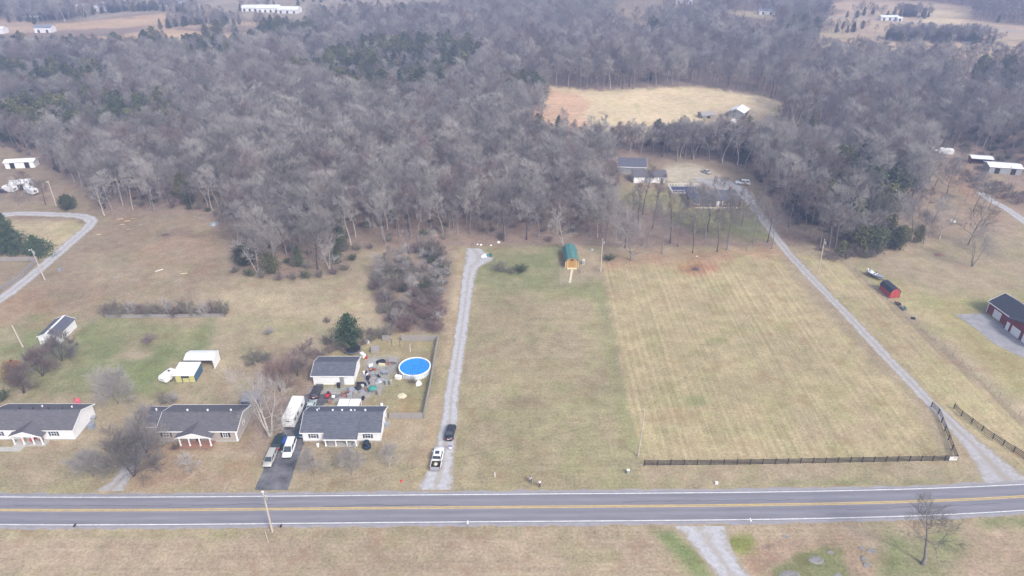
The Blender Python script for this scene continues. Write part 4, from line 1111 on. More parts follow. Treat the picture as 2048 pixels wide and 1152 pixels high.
for s in (-1, 1):
    for y in (1.2, 2.9, 5.6):
        b = MB(); b.box(*sorted((s * 1.2, s * 1.235)), y - .45, y + .45, 1.6, 2.2); b.build('side_window', M['glass'], ct)
    for y in (2.3, 3.2): wheel(ct, s * 1.05, y, .36, .22)
b = MB(); b.bar((-.5, 7.2, .7), (0, 8.4, .6), .1, .1); b.bar((.5, 7.2, .7), (0, 8.4, .6), .1, .1); b.bar((0, 8.3, .6), (0, 8.3, .02), .08, .08); b.box(-.6, .6, .6, 7.2, .5, .62); b.build('chassis', M['dark'], ct)

def trailer_box(label, px, py, W, L, H, rz, m='white', name='camper_trailer', cat='camper'):
    q = P(px, py); t = thing(name, label, cat, (q.x, q.y, 0), R(rz))
    rings = []
    for y, z0, z1 in [(-L / 2, .8, H - .4), (-L / 2 + .25, .5, H - .06), (0, .5, H), (L / 2 - .35, .5, H - .08), (L / 2, .9, H - .6)]:
        rings.append([(-W / 2, y, z0), (-W / 2, y, z1 - .2), (-W / 2 + .2, y, z1), (W / 2 - .2, y, z1), (W / 2, y, z1 - .2), (W / 2, y, z0)])
    MB().loft(rings).build('body', M[m], t)
    b = MB(); b.box(-W / 4, W / 4, -L / 2 - .02, -L / 2 + .05, 1.25, H - .75); b.build('rear_window', M['glass'], t)
    b = MB(); b.box(-.25, .25, .2, .7, H - .02, H + .1); b.build('roof_vent', M['dark'], t)
    for s in (-1, 1): wheel(t, s * (W / 2 - .15), -.2, .34, .2)
    b = MB(); b.bar((0, L / 2 - .3, .55), (0, L / 2 + 1.0, .5), .1, .1); b.bar((0, L / 2 + .9, .5), (0, L / 2 + .9, 0), .08, .08); b.build('tow_bar', M['dark'], t)
    return t
trailer_box('small white travel trailer standing against the yellow shed', 339, 759, 1.9, 3.9, 2.1, -22)
trailer_box('white camper standing at the far right hand farm', 1890, 309, 2.3, 5.5, 2.7, 72)
trailer_box('white camper half hidden by bare trunks by the loop drive', 22, 384, 2.2, 5.0, 2.5, 75)
trailer_box('rounded white camper under bare trees by the utility pole', 66, 388, 2.2, 4.6, 2.5, 60)

# boat on its trailer
c0, c1 = P(1736, 549), P(1762, 561)
bt = thing('boat', 'grey and white motor boat on a trailer above the red shed', 'boat', tuple((c0 + c1) / 2), aim(c0, c1))
rings = []
for y, f, zt in [(-2.3, .9, 1.15), (-1, 1, 1.15), (.6, .98, 1.2), (1.6, .7, 1.3), (2.4, .25, 1.4), (2.6, .03, 1.42)]:
    ww = .95 * f; rings.append([(-ww, y, zt), (-ww * .8, y, .75), (0, y, .5 + .1 * abs(y) / 2), (ww * .8, y, .75), (ww, y, zt)])
MB().loft(rings).build('hull', M['tarp'], bt, True)
b = MB(); b.box(-.7, .7, -2.0, .3, 1.16, 1.22); b.build('cockpit_floor', M['trim'], bt)
b = MB(); b.box(-.6, .6, -.1, .05, 1.22, 1.55); b.build('windshield', M['glass'], bt)
b = MB(); b.box(-.3, .3, -1.6, -1.1, 1.22, 1.65); b.build('seat', M['trim'], bt)
b = MB(); b.box(-.2, .2, -2.75, -2.3, .6, 1.65); b.build('outboard_motor', M['trim'], bt)
b = MB(); b.bar((-.7, -2.1, .48), (-.7, 1.6, .48), .08, .1); b.bar((.7, -2.1, .48), (.7, 1.6, .48), .08, .1); b.bar((-.7, 1.6, .48), (0, 3.4, .45), .08, .1); b.bar((.7, 1.6, .48), (0, 3.4, .45), .08, .1); b.bar((0, 3.3, .45), (0, 3.3, 0), .06, .06); b.bar((-1, -1, .34), (1, -1, .34), .08, .08); b.build('trailer_frame', M['dark'], bt)
for s in (-1, 1): wheel(bt, s * .98, -1, .3, .18)

def mower(label, px, py, rz, m, name='riding_mower'):
    q = P(px, py); t = thing(name, label, 'mower', (q.x, q.y, 0), R(rz))
    MB().loft([[(-.3, .1, .4), (-.3, .1, .8), (.3, .1, .8), (.3, .1, .4)], [(-.28, .95, .4), (-.26, .95, .7), (.26, .95, .7), (.28, .95, .4)]]).build('hood', m, t)
    b = MB(); b.box(-.42, .42, -.75, .15, .3, .42); b.box(-.3, .3, -.8, -.25, .42, .62); b.build('deck', m, t)
    b = MB(); b.box(-.22, .22, -.55, -.2, .62, .72); b.box(-.22, .22, -.62, -.54, .62, 1.0); b.build('seat', M['black'], t)
    b = MB(); b.tube((0, .05, .75), (0, -.1, 1.02), .03); b.tube((0, -.12, 1.0), (0, -.14, 1.03), .17, .17, 10); b.build('steering_wheel', M['black'], t)
    for s in (-1, 1): wheel(t, s * .42, -.5, .25, .2); wheel(t, s * .36, .7, .18, .14)
    return t
mower('red riding mower parked behind the pool house', 656, 793, 175, M['redpaint'])
mower('dark red riding mower in the pasture below the red shed', 1795, 610, 30, paint('maroon_paint', (.12, .03, .05)))
mower('grey riding mower in the pasture below the red shed', 1806, 619, 20, M['tarp'])
mower('dark mower with green hood beside the gravel turning pad', 979, 513, 100, M['green'])

# ================================================================== POOL, TRAMPOLINE, YARD
q = P(829, 748)
pl = thing('swimming_pool', 'round blue above ground swimming pool with white rim', 'pool', (q.x, q.y + 1.2, 0))
b = MB(); b.lathe([(3.6, 0), (3.6, 1.28), (3.5, 1.28), (3.5, 0.02)], 40, caps=False); b.build('wall', mat('pool_wall', (.62, .66, .70), .5, (.52, .57, .62), 1.2, stretch=(1, 1, 6)), pl)
b = MB(); b.lathe([(3.49, .03), (3.49, 1.1)], 40); b.build('water', M['poolblue'], pl)
b = MB(); b.lathe([(3.72, 1.27), (3.72, 1.34), (3.44, 1.34), (3.44, 1.27), (3.72, 1.27)], 40, caps=False); b.build('rim', M['trim'], pl)
for i in range(14):
    a = 2 * math.pi * i / 14; b = MB(); b.tube((3.66 * math.cos(a), 3.66 * math.sin(a), 0), (3.66 * math.cos(a), 3.66 * math.sin(a), 1.27), .06, .06, 6); b.build('upright', M['trim'], pl)
b = MB()
for x in (-.25, .25):
    b.tube((x, -3.95, 0), (x, -3.66, 1.9), .03, .03, 6); b.tube((x, -3.66, 1.9), (x, -3.3, 1.2), .03, .03, 6)
for z in (.35, .7, 1.05, 1.4): b.tube((-.25, -3.95 + z * .15, z), (.25, -3.95 + z * .15, z), .025, .025, 6)
b.build('ladder', M['chrome'], pl)
q = P(797, 727)
dk = thing('pool_steps', 'small weathered wooden deck with steps against the pool', 'deck', (q.x - .7, q.y, 0))
for i in range(8):
    b = MB(); b.box(-1.4 + i * .26, -1.4 + i * .26 + .24, -.9, .9, 1.05, 1.1); b.build('board', M['wood'], dk)
for x in (-1.3, .55):
    for y in (-.8, .8):
        b = MB(); b.box(x - .06, x + .06, y - .06, y + .06, 0, 1.048); b.build('post', M['wood'], dk)
q = P(706, 703)
tp = thing('trampoline', 'round black trampoline behind the white garage', 'trampoline', (q.x, q.y, 0))
b = MB(); b.lathe([(1.85, .78), (1.85, .80), (0.01, .79)], 28); b.build('mat', M['black'], tp)
b = MB(); b.lathe([(2.1, .74), (2.1, .86), (1.9, .86), (1.9, .74), (2.1, .74)], 28, caps=False); b.build('frame', mat('trampoline_pad', (.14, .15, .17), .7), tp)
for i in range(6):
    a = i * math.pi / 3; b = MB(); b.tube((2 * math.cos(a), 2 * math.sin(a), 0), (2 * math.cos(a), 2 * math.sin(a), .76), .035); b.build('leg', M['galv'], tp)
q = P(699, 822)
pc = thing('patio_cover', 'flat white metal patio cover behind the pool house', 'patio cover', (q.x + .3, 115.9, 0))
MB().slab([(-2.4, 0, 2.45), (2.2, 0, 2.45), (2.2, 2.9, 2.2), (-2.4, 2.9, 2.2)], .08).build('roof', M['metalroof'], pc)
b = MB(); b.box(-.06, .0, .02, 2.88, 2.34, 2.5); b.build('seam', M['galv'], pc)
for x in (-2.3, 2.1):
    for y, z in ((.12, 2.36), (2.8, 2.12)):
        b = MB(); b.box(x - .05, x + .05, y - .05, y + .05, 0, z); b.build('post', M['trim'], pc)

# picket fence round the yard: panels of pickets, posts between
def picket_fence(label, pts, hgt=1.75, name='picket_fence', m='wood', seg=2.4):
    w = [P(*p) for p in pts]
    t = thing(name, label, 'fence', tuple(w[0])); o = w[0]; rr_ = random.Random(5)
    for a, c_ in zip(w[:-1], w[1:]):
        n = max(1, round((c_ - a).length / seg)); d = (c_ - a) / n
        for i in range(n):
            p = a + d * i - o; e = p + d; u = d.normalized()
            b = MB(); k = int(d.length / .16)
            for j in range(k):
                s = p + u * (.04 + j * .16); h = hgt + rr_.uniform(-.05, .05)
                b.bar((s.x + u.x * .065, s.y + u.y * .065, 0.04), (s.x + u.x * .065, s.y + u.y * .065, h), .14, .02)
            nrm = Vector((-u.y, u.x, 0)) * .04
            for z in (.4, hgt - .3): b.bar(p + nrm + Vector((0, 0, z)), e + nrm + Vector((0, 0, z)), .05, .09)
            b.build('panel', M[m], t)
            b = MB(); b.box(p.x - .06, p.x + .06, p.y + .04, p.y + .16, 0, hgt + .05); b.build('post', M[m], t)
    return t
picket_fence('grey picket fence along the gravel lane side of the pool yard', [(877, 682), (872, 705), (860, 780), (848, 838)])
picket_fence('grey picket fence joining the pool house to the lane fence', [(779, 838), (847, 838)], 1.7)
picket_fence('weathered picket fence across the back of the pool yard', [(803, 682), (876, 682)], 1.7)
picket_fence('short broken piece of picket fence beside the magnolia', [(765, 681), (783, 681)], 1.5)
picket_fence('dark board fence under the brush row behind the green lawn', [(212, 636), (330, 636), (450, 634)], 1.1, 'board_fence')
picket_fence('grey board fence enclosing the yard by the loop drive', [(-80, 524), (0, 523), (76, 522), (40, 560), (0, 584), (-60, 625)], 1.5, 'board_fence')

# black four board fence
def board_fence(label, pts, seg=2.42, rails=(.28, .62, .96, 1.28)):
    w = [P(*p) for p in pts]; o = w[0]
    t = thing('board_fence', label, 'fence', tuple(o))
    post = MB(); post.box(-.07, .07, -.07, .07, 0, 1.42); pm = post.mesh('post', M['fence'])
    spots = []
    for a, c_ in zip(w[:-1], w[1:]):
        n = max(1, round((c_ - a).length / seg))
        for i in range(n): spots.append((a + (c_ - a) * (i / n), a + (c_ - a) * ((i + 1) / n)))
    rail_meshes = {}
    for a, e in spots:
        link('post', pm, t, a - o)
        d = e - a; key = round(d.length, 1)
        if key not in rail_meshes:
            r_ = MB(); r_.box(.0, d.length - .004, -.105, -.075, -.07, .07); rail_meshes[key] = r_.mesh('rail', M['fence'])
        for z in rails:
            link('rail', rail_meshes[key], t, (a - o) + Vector((0, 0, z)), math.atan2(d.y, d.x))
    link('post', pm, t, w[-1] - o)
    return t
board_fence('black four board fence running beside the highway', [(1288, 931), (1500, 929), (1700, 925), (1912, 921)])
board_fence('black four board fence turning up the left side of the long drive', [(1911, 920), (1896, 880), (1876, 828), (1862, 814)])
board_fence('black four board fence on the right side of the long drive', [(1907, 817), (1922, 832), (1985, 878), (2048, 917), (2150, 985)])
q = P(1905, 922)
bn = thing('banner', 'white banner tied on the corner of the black fence', 'banner', (q.x - .2, q.y - .28, 0))
b = MB(); b.box(-.8, .7, -.02, .02, .45, 1.35); b.build('cloth', M['trim'], bn)
b = MB(); b.box(-.1, .6, -.03, -.021, .9, 1.2); b.build('emblem', mat('faded_red_print', (.5, .2, .2), .8), bn)
for x in (-.78, .68):
    b = MB(); b.box(x - .02, x + .02, -.02, .02, 0, .45); b.build('stake', M['wood'], bn)

# wire fences: thin posts and strands
def wire_fence(label, pts, seg=3.2, h=1.2, strands=(.4, .75, 1.1), pm='wood', name='wire_fence', pw=.05):
    w = [P(*p) for p in pts]; o = w[0]
    t = thing(name, label, 'fence', tuple(o))
    post = MB(); post.tube((0, 0, 0), (0, 0, h + .1), pw, pw, 6); pmesh = post.mesh('post', M[pm])
    for a, c_ in zip(w[:-1], w[1:]):
        n = max(1, round((c_ - a).length / seg))
        for i in range(n): link('post', pmesh, t, a + (c_ - a) * (i / n) - o)
        for z in strands:
            b = MB(); b.tube(a - o + Vector((0, 0, z)), c_ - o + Vector((0, 0, z)), .012, .012, 4); b.build('strand', M['mesh'], t)
    link('post', pmesh, t, w[-1] - o)
    return t
wire_fence('old wire fence between the hay strip and the right hand pasture', [(1684, 520), (1760, 588), (1790, 612), (1870, 682), (1960, 760), (2060, 852)])
wire_fence('rusty wire pen in front of the green roofed shed', [(1129, 540), (1120, 545), (1118, 568), (1139, 568), (1161, 568), (1160, 536)], 1.8, 1.3, (.1, .45, .8, 1.2), 'galv', 'pet_pen')
wire_fence('sagging wire fence from the white shed down to the brush row', [(150, 668), (175, 652), (205, 634)], 2.6)
wire_fence('low wire fence along the path beside the yellow shed', [(300, 800), (340, 775), (420, 690), (432, 640)], 3.4, 1.0, (.5, .9), 'wood')
b = MB(); b.sheet([P(*q) for q in [(1137, 566), (1142, 566), (1146, 540), (1142, 540)]], -.01, .12)
tag(b.build('boardwalk', M['pvc']), 'cream board walkway leading to the green roofed shed', 'walkway')

# ================================================================== POLES AND WIRES
POLE_TOPS = {}
def utility_pole(key, label, px, py, h, lamp=None, cross=False, trans=True, lean=(0, 0), r=.19):
    q = P(px, py); t = thing('utility_pole', label, 'pole', tuple(q))
    top = Vector((lean[0], lean[1], h))
    b = MB(); b.tube((0, 0, 0), top, r, r * .62, 9); b.build('shaft', M['pole'], t)
    if trans:
        c_ = top * .9 + Vector((.36, -.12, 0)); b = MB(); b.tube(c_ - Vector((0, 0, .45)), c_ + Vector((0, 0, .35)), .24, .24, 10); b.tube(c_ + Vector((0, 0, .35)), c_ + Vector((0, 0, .5)), .2, .05, 8); b.build('transformer', M['galv'], t)
        b = MB(); b.bar(top * .9 + Vector((0, 0, .1)), c_ + Vector((0, 0, .1)), .08, .08); b.build('bracket', M['galv'], t)
    if lamp:
        b = MB(); e = top + Vector((lamp[0], lamp[1], -.2)); b.tube(top + Vector((0, 0, -.4)), e, .035); b.build('lamp_arm', M['galv'], t)
        b = MB(); b.box(e.x - .2, e.x + .2, e.y - .14, e.y + .14, e.z - .12, e.z + .06, taper=.05); b.build('lamp_head', M['trim'], t)
    if cross:
        b = MB(); b.box(-1, 1, -.06, .06, h - .5, h - .35); b.build('cross_arm', M['wood'], t)
    b = MB(); b.tube(top, top + Vector((0, 0, .22)), .05, .04, 7); b.build('insulator', M['trim'], t)
    POLE_TOPS[key] = q + top
    return t
utility_pole('road', 'utility pole with grey transformer on the near highway verge', 545, 1064, 9.3, lamp=(-.3, .5))
utility_pole('field', 'bare thin pole at the end of the black highway fence', 1276, 913, 11.6, trans=False, lean=(.25, 0), r=.17)
utility_pole('shed', 'utility pole with transformer right of the green roofed shed', 1201, 543, 10.4)
utility_pole('drive', 'utility pole with transformer at the cedar end of the long drive', 1637, 541, 10.0, lean=(-.4, 0))
utility_pole('loop', 'utility pole with lamp and transformer beside the loop drive', 90, 560, 9.8, lamp=(-.7, 0), lean=(-.6, 0))
utility_pole('upleft', 'bare utility pole beside the white trailer home', 113, 412, 9.2, trans=False, lamp=(-.5, 0))
utility_pole('farm', 'utility pole standing before the light blue farm shed', 2007, 377, 8.8, trans=False)
utility_pole('leaning', 'stout leaning wooden pole beside the white metal shed', 46, 694, 6.0, trans=False, lean=(-.5, 0), r=.22)
b = MB(); b.tube((0, 0, 0), (-.1, 0, 3.2), .06, .05, 6); t = thing('guy_post', 'short thin pole in the foreground grass below the highway pole', 'pole', tuple(P(537, 1086))); b.build('shaft', M['pole'], t)
b = MB(); b.box(-.16, -.04, -.05, .05, 3.15, 3.25); b.build('cap', M['galv'], t)

def wire(label, a, c_, sag, n=14):
    b = MB(); pts = []
    for i in range(n + 1):
        f = i / n; p = a.lerp(c_, f); p.z -= sag * 4 * f * (1 - f); pts.append(p - a)
    for p, q in zip(pts[:-1], pts[1:]): b.tube(p, q, .02, .02, 4, caps=False)
    o = b.build('power_line', M['wire'], None, False, tuple(a)); tag(o, label, 'cable')
T = POLE_TOPS
wire('cable from the highway pole westward along the road', T['road'] + Vector((-.05, 0, -.3)), Vector((-160, 87.5, 9.2)), 1.2)
wire('cable from the highway pole across to the thin field pole', T['road'] + Vector((.05, 0, -.3)), T['field'] + Vector((0, 0, -.2)), 1.6)
wire('cable from the thin field pole to the pole by the green shed', T['field'] + Vector((0, .1, -.2)), T['shed'] + Vector((0, -.1, -.3)), 1.8)
wire('cable from the thin field pole to the cedar end pole', T['field'] + Vector((.1, 0, -.2)), T['drive'] + Vector((-.1, 0, -.3)), 2.2)

# ================================================================== MAILBOXES, SIGNS, SMALL THINGS
def mailbox(label, px, py, m='dark', rz=0, group=None):
    q = P(px, py); t = thing('mailbox', label, 'mailbox', (q.x, q.y, 0), R(rz), group)
    b = MB(); b.box(-.05, .05, -.05, .05, 0, 1.05); b.build('post', M['wood'], t)
    rings = [[(x * .13, y, 1.05 + z * .26) for x, z in ((-1, 0), (-1, .6), (-.6, .92), (0, 1), (.6, .92), (1, .6), (1, 0))] for y in (-.28, .28)]
    MB().loft(rings).build('box', M[m], t)
    b = MB(); b.box(.135, .155, -.1, -.02, 1.15, 1.38); b.build('flag', M['redpaint'], t)
mailbox('dark mailbox on the verge beside the highway pole', 564, 1061, 'dark')
mailbox('dark mailbox on the verge opposite the white porch house', 153, 1060, 'dark')
mailbox('white mailbox on the verge opposite the gravel lane', 936, 1054, 'trim')
mailbox('white mailbox beside the gravel entrance', 1499, 1049, 'trim')

def post_thing(name, label, cat, px, py, parts):
    q = P(px, py); t = thing(name, label, cat, (q.x, q.y, 0))
    for nm, m, args in parts:
        b = MB(); b.box(*args); b.build(nm, M[m], t)
    return t
post_thing('marker_post', 'white marker post standing in the mown lot', 'post', 990, 954, [('shaft', 'trim', (-.06, .06, -.06, .06, 0, 1.25)), ('cap', 'galv', (-.07, .07, -.07, .07, 1.252, 1.31))])
post_thing('utility_box', 'grey utility pedestal near the thin field pole', 'utility box', 1256, 946, [('body', 'galv', (-.25, .25, -.2, .2, 0, .75)), ('lid', 'trim', (-.28, .28, -.23, .23, .752, .85))])
post_thing('utility_box', 'white lidded utility box on the highway verge below the black fence', 'utility box', 1433, 967, [('body', 'trim', (-.25, .25, -.2, .2, 0, .28)), ('lid', 'white', (-.28, .28, -.23, .23, .282, .33))])
post_thing('meter_post', 'yellow meter post at the end of the black fence', 'post', 1283, 938, [('shaft', 'yellow', (-.06, .06, -.06, .06, 0, 1.4)), ('meter', 'galv', (-.15, .15, -.2, -.062, .9, 1.3))])
post_thing('lawn_sign', 'white lawn sign with purple top beside the gravel lane', 'sign', 901, 901, [('stake', 'galv', (-.03, .03, -.02, .02, 0, .5)), ('panel', 'trim', (-.28, .28, -.03, .03, .502, 1.0)), ('header', 'purple', (-.34, .34, -.04, .04, 1.002, 1.3))]) if 'purple' in M else None
M['ash'] = mat('charred_wood', (.075, .055, .048), .95, (.14, .10, .085), 3)
# ------------------------------------------------------------------ loose yard things
def at_(px, py): q = P(px, py); return (q.x, q.y, 0)
def bin_(label, px, py, m, group=None, r=.3, h=.95, name='trash_can', cat='trash can'):
    t = thing(name, label, cat, at_(px, py), 0, group)
    b = MB(); b.lathe([(r * .82, 0), (r, h)], 12); b.build('body', M[m], t)
    b = MB(); b.lathe([(r * 1.1, h), (r * 1.1, h + .05), (r * .5, h + .13), (.05, h + .15)], 12); b.build('lid', M[m], t)
def chair_(label, px, py, rz, m, group=None):
    t = thing('plastic_chair', label, 'chair', at_(px, py), R(rz), group)
    b = MB(); b.box(-.26, .26, -.26, .26, .4, .45); b.build('seat', M[m], t)
    MB().slab([(-.26, .24, .45), (.26, .24, .45), (.24, .36, .95), (-.24, .36, .95)], .04).build('backrest', M[m], t)
    for x in (-.23, .23):
        for y in (-.22, .22):
            b = MB(); b.box(x - .025, x + .025, y - .025, y + .025, 0, .4); b.build('leg', M[m], t)
def crate_(label, px, py, s, m, rz=0, name='storage_box', cat='box', group=None):
    t = thing(name, label, cat, at_(px, py), R(rz), group)
    b = MB(); b.box(-s[0] / 2, s[0] / 2, -s[1] / 2, s[1] / 2, 0, s[2]); b.build('body', M[m], t)
    b = MB(); b.box(-s[0] / 2 - .03, s[0] / 2 + .03, -s[1] / 2 - .03, s[1] / 2 + .03, s[2] + .002, s[2] + .07); b.build('lid', M[m], t)
def table_(label, px, py, W, L, h, m, rz=0):
    t = thing('table', label, 'table', at_(px, py), R(rz))
    b = MB(); b.box(-W / 2, W / 2, -L / 2, L / 2, h - .06, h); b.build('top', M[m], t)
    for x in (-W / 2 + .08, W / 2 - .08):
        for y in (-L / 2 + .08, L / 2 - .08):
            b = MB(); b.box(x - .04, x + .04, y - .04, y + .04, 0, h - .062); b.build('leg', M['dark'], t)
def heap_(label, px, py, r, h, m, name='tarp_heap', cat='heap', seed=1):
    rr_ = random.Random(seed); n = 14
    rings = [[((r * f) * (1 + rr_.uniform(-.25, .25)) * math.cos(2 * math.pi * i / n), (r * f) * (1 + rr_.uniform(-.25, .25)) * math.sin(2 * math.pi * i / n), h * g + (rr_.uniform(-.06, .06) if g else 0)) for i in range(n)] for f, g in ((1, 0), (.9, .35), (.6, .8), (.2, 1))]
    o = MB().loft(rings).build(name, M[m], None, False, at_(px, py)); tag(o, label, cat)
chair_('white plastic chair on the patio beside the garage gable', 741, 737, 30, 'trim'); chair_('orange plastic chair on the junk strewn patio', 742, 742, 200, 'orange')
chair_('red plastic chair on the junk strewn patio', 750, 741, 120, 'redpaint'); chair_('dark patio chair between the garage and the pool', 759, 756, 60, 'dark')
chair_('grey patio chair near the turquoise table', 738, 766, 160, 'tarp'); chair_('white garden chair with blue cushions on the lawn behind the pool house', 764, 815, 10, 'trim')
table_('round edged blue patio table near the pool deck', 769, 748, 1.2, 1.0, .72, 'tarp', 20); table_('low wooden table on the patio', 725, 768, 1.6, .9, .7, 'wood', 10)
table_('dark work table in front of the garage', 722, 771, 1.8, .8, .8, 'dark', 5)
bin_('black trash can before the garage door', 678, 775, 'dark', r=.42, h=1.1); bin_('dark trash can on the patio centre', 737, 761, 'dark', r=.5, h=1.0)
bin_('grey barrel left of its twin on the pool lawn', 773, 769, 'galv', r=.35, h=1.2); bin_('grey barrel right of its twin on the pool lawn', 782, 769, 'galv', r=.35, h=1.2)
bin_('white pot at the pool house porch corner', 636, 893, 'trim', r=.28, h=.6, name='planter', cat='planter'); bin_('white bin between the porch columns of the pool house', 709, 894, 'galv', r=.35, h=.9)
crate_('white storage tank lying beside the pool', 797, 757, (1.4, .8, .7), 'trim', -20); crate_('white chest freezer behind the garage corner', 726, 713, (1.5, .8, .8), 'trim', -50)
crate_('small red box at the garage back corner', 733, 717, (.5, .5, .4), 'redpaint'); crate_('pale bench at the pool deck', 764, 731, (1.5, .5, .45), 'pvc', -8)
crate_('tall grey cabinet on the patio edge', 760, 790, (.8, .6, 1.3), 'wood', 3, 'cabinet', 'cabinet'); crate_('white box beside the red mower', 667, 795, (.6, .5, .4), 'trim')
crate_('brown drum box near the parked dark car', 660, 806, (.7, .6, .7), 'terra', 20); crate_('weathered raised garden box on the back lawn', 751, 702, (1.9, 1.7, .9), 'wood', 4, 'garden_box', 'planter')
crate_('blue storage bin between the minivan and the green car', 571, 886, (.6, 1.6, .9), 'blue', 5); crate_('white cooler on the driveway behind the minivan', 573, 879, (.6, .5, .5), 'trim')
crate_('air conditioner on its pad beside the pool house gable', 776, 853, (1.0, .9, .9), 'galv', 0, 'air_conditioner', 'air conditioner')
crate_('grey air conditioner beside the white porch house gable', 184, 856, (1.1, 1.0, 1.0), 'tarp', 0, 'air_conditioner', 'air conditioner'); crate_('pale propane box behind the white porch house gable', 188, 840, (.9, .9, .8), 'galv', 8)
heap_('black tarp spread by the pool deck', 762, 724, 1.1, .35, 'dark', seed=3); heap_('pinkish bundle of floats beside the pool deck', 777, 727, .8, .55, 'terra', 'float_bundle', 'bundle', 4)
heap_('white crumpled tarp beside the pool pump', 837, 769, .7, 1.0, 'trim', seed=5); heap_('grey junk heap in front of the garage', 702, 781, 1.0, .7, 'tarp', 'junk_heap', 'heap', 6)
heap_('rusty scrap heap behind the patio cover', 690, 789, 1.1, .6, 'terra', 'junk_heap', 'heap', 7); heap_('dark scrap heap beside the garage gable', 716, 776, .9, .55, 'dark', 'junk_heap', 'heap', 8)
heap_('pale scrap heap in the middle of the patio', 757, 762, .9, .5, 'galv', 'junk_heap', 'heap', 9); heap_('charred wood heap in the red dirt fire ring', 1392, 539, 1.0, .4, 'ash', 'fire_pit', 'fire pit', 10)
heap_('white sack pile on the gravel turning pad', 970, 513, 1.0, .7, 'trim', 'sack_pile', 'sacks', 11); heap_('orange sand pit heap in the pool yard', 804, 792, 1.0, .2, 'pvc', 'sand_heap', 'sand heap', 12)
heap_('grey covered grill shape at the brush edge of the garage', 735, 684, .6, .6, 'galv', 'junk_heap', 'heap', 13)
heap_('brown stump heap in the right hand pasture', 1877, 510, 1.2, .4, 'terra', 'stump', 'stump', 14); heap_('charred burn pile in the left hand clearing', 331, 470, 1.1, .4, 'ash', 'burn_pile', 'heap', 15)
heap_('white and grey brush wreck at the woods edge', 429, 449, 1.6, .9, 'galv', 'wreck_heap', 'heap', 16)
heap_('small dark tyre heap below the grey mower', 1826, 637, .6, .4, 'black', 'tyre_heap', 'heap', 17)
t = thing('umbrella_table', 'turquoise parasol leaning on the patio', 'parasol', at_(746, 785))
b = MB(); b.lathe([(1.0, 1.25), (.6, 1.5), (.05, 1.7)], 10); b.build('canopy', M['green'], t); b = MB(); b.tube((0, 0, 0), (0, 0, 1.3), .04); b.build('pole', M['galv'], t)
t = thing('covered_grill', 'dark blue covered grill standing before the pool house', 'grill', at_(734, 895))
b = MB(); b.lathe([(.85, .0), (.9, .6), (.62, .7), (.60, 1.55), (.35, 1.75), (.05, 1.8)], 14); b.build('cover', mat('navy_cover', (.02, .035, .06), .7, (.012, .02, .035), 3), t); b = MB(); b.box(-.35, .35, -.66, -.6, 1.0, 1.2); b.build('strap', M['dark'], t)
t = thing('porch_swing', 'wooden porch swing between the pool house columns', 'swing', at_(664, 892))
b = MB(); b.box(-.7, .7, -.25, .25, .5, .56); b.build('seat', M['wood'], t); b = MB(); b.box(-.7, .7, .25, .31, .5, 1.05); b.build('backrest', M['wood'], t)
for x in (-.65, .65):
    b = MB(); b.box(x - .04, x + .04, -.2, .2, 0, .5); b.build('leg', M['wood'], t)
t = thing('gazebo', 'grey canvas gazebo with pyramid roof behind the beige house', 'gazebo', at_(505, 806))
b = MB(); b.add([(-1.8, -1.8, 1.8), (1.8, -1.8, 1.8), (1.8, 1.8, 1.8), (-1.8, 1.8, 1.8), (0, 0, 3.0)], [(0, 1, 4), (1, 2, 4), (2, 3, 4), (3, 0, 4), (3, 2, 1, 0)]); b.build('canopy', M['tarp'], t)
b = MB(); b.box(-1.7, 1.7, -1.7, 1.7, .05, 1.55); b.build('side_curtain', mat('dark_grey_canvas', (.12, .12, .15), .8), t)
for x in (-1.75, 1.75):
    for y in (-1.75, 1.75):
        b = MB(); b.box(x - .04, x + .04, y - .04, y + .04, 0, 1.8); b.build('post', M['galv'], t)
for i, (px, py) in enumerate([(784, 693), (800, 693)]):
    t = thing('swing_post', 'dark clothes line post %s the broken fence piece' % ('below' if i == 0 else 'to the pool side of'), 'post', at_(px, py))
    b = MB(); b.tube((0, 0, 0), (0, 0, 2.0), .05, .04, 6); b.build('shaft', M['dark'], t); b = MB(); b.box(-.35, .35, -.03, .03, 2.0, 2.06); b.build('cross_bar', M['dark'], t)
t = thing('pool_light_post', 'thin white post on the back lawn above the pool', 'post', at_(821, 704)); b = MB(); b.tube((0, 0, 0), (0, 0, 2.2), .05, .04, 6); b.build('shaft', M['trim'], t); b = MB(); b.box(-.12, .12, -.12, .12, 2.2, 2.35); b.build('lamp', M['galv'], t)
# porch pots with shrubs on the white house
for i, (px, m, lab) in enumerate([(46, 'orange', 'orange flower tub on the white house porch'), (64, 'redpaint', 'red flower tub on the white house porch'), (83, 'terra', 'dark red shrub tub on the white house porch')]):
    q = P(px, 886, .31)
    t = thing('planter', lab, 'planter', (q.x, 107.4, .3)); b = MB(); b.lathe([(.18, 0), (.26, .35)], 10); b.build('pot', M['terra'], t)
    b = MB(); b.lathe([(.1, .35), (.42, .5), (.45, .75), (.2, .95)], 9); b.build('flowers', M[m], t)
q = P(142, 806, 2)
t = thing('toy_slide', 'pink plastic toy house behind the white porch house', 'toy', (q.x, 119.5, 0)); b = MB(); b.box(-.4, .4, -.4, .4, 0, 1.5); b.build('body', mat('pink_plastic', (.75, .18, .25), .5), t); b = MB(); b.lathe([(.6, 1.5), (.05, 2.0)], 4); b.build('roof', M['redpaint'], t)
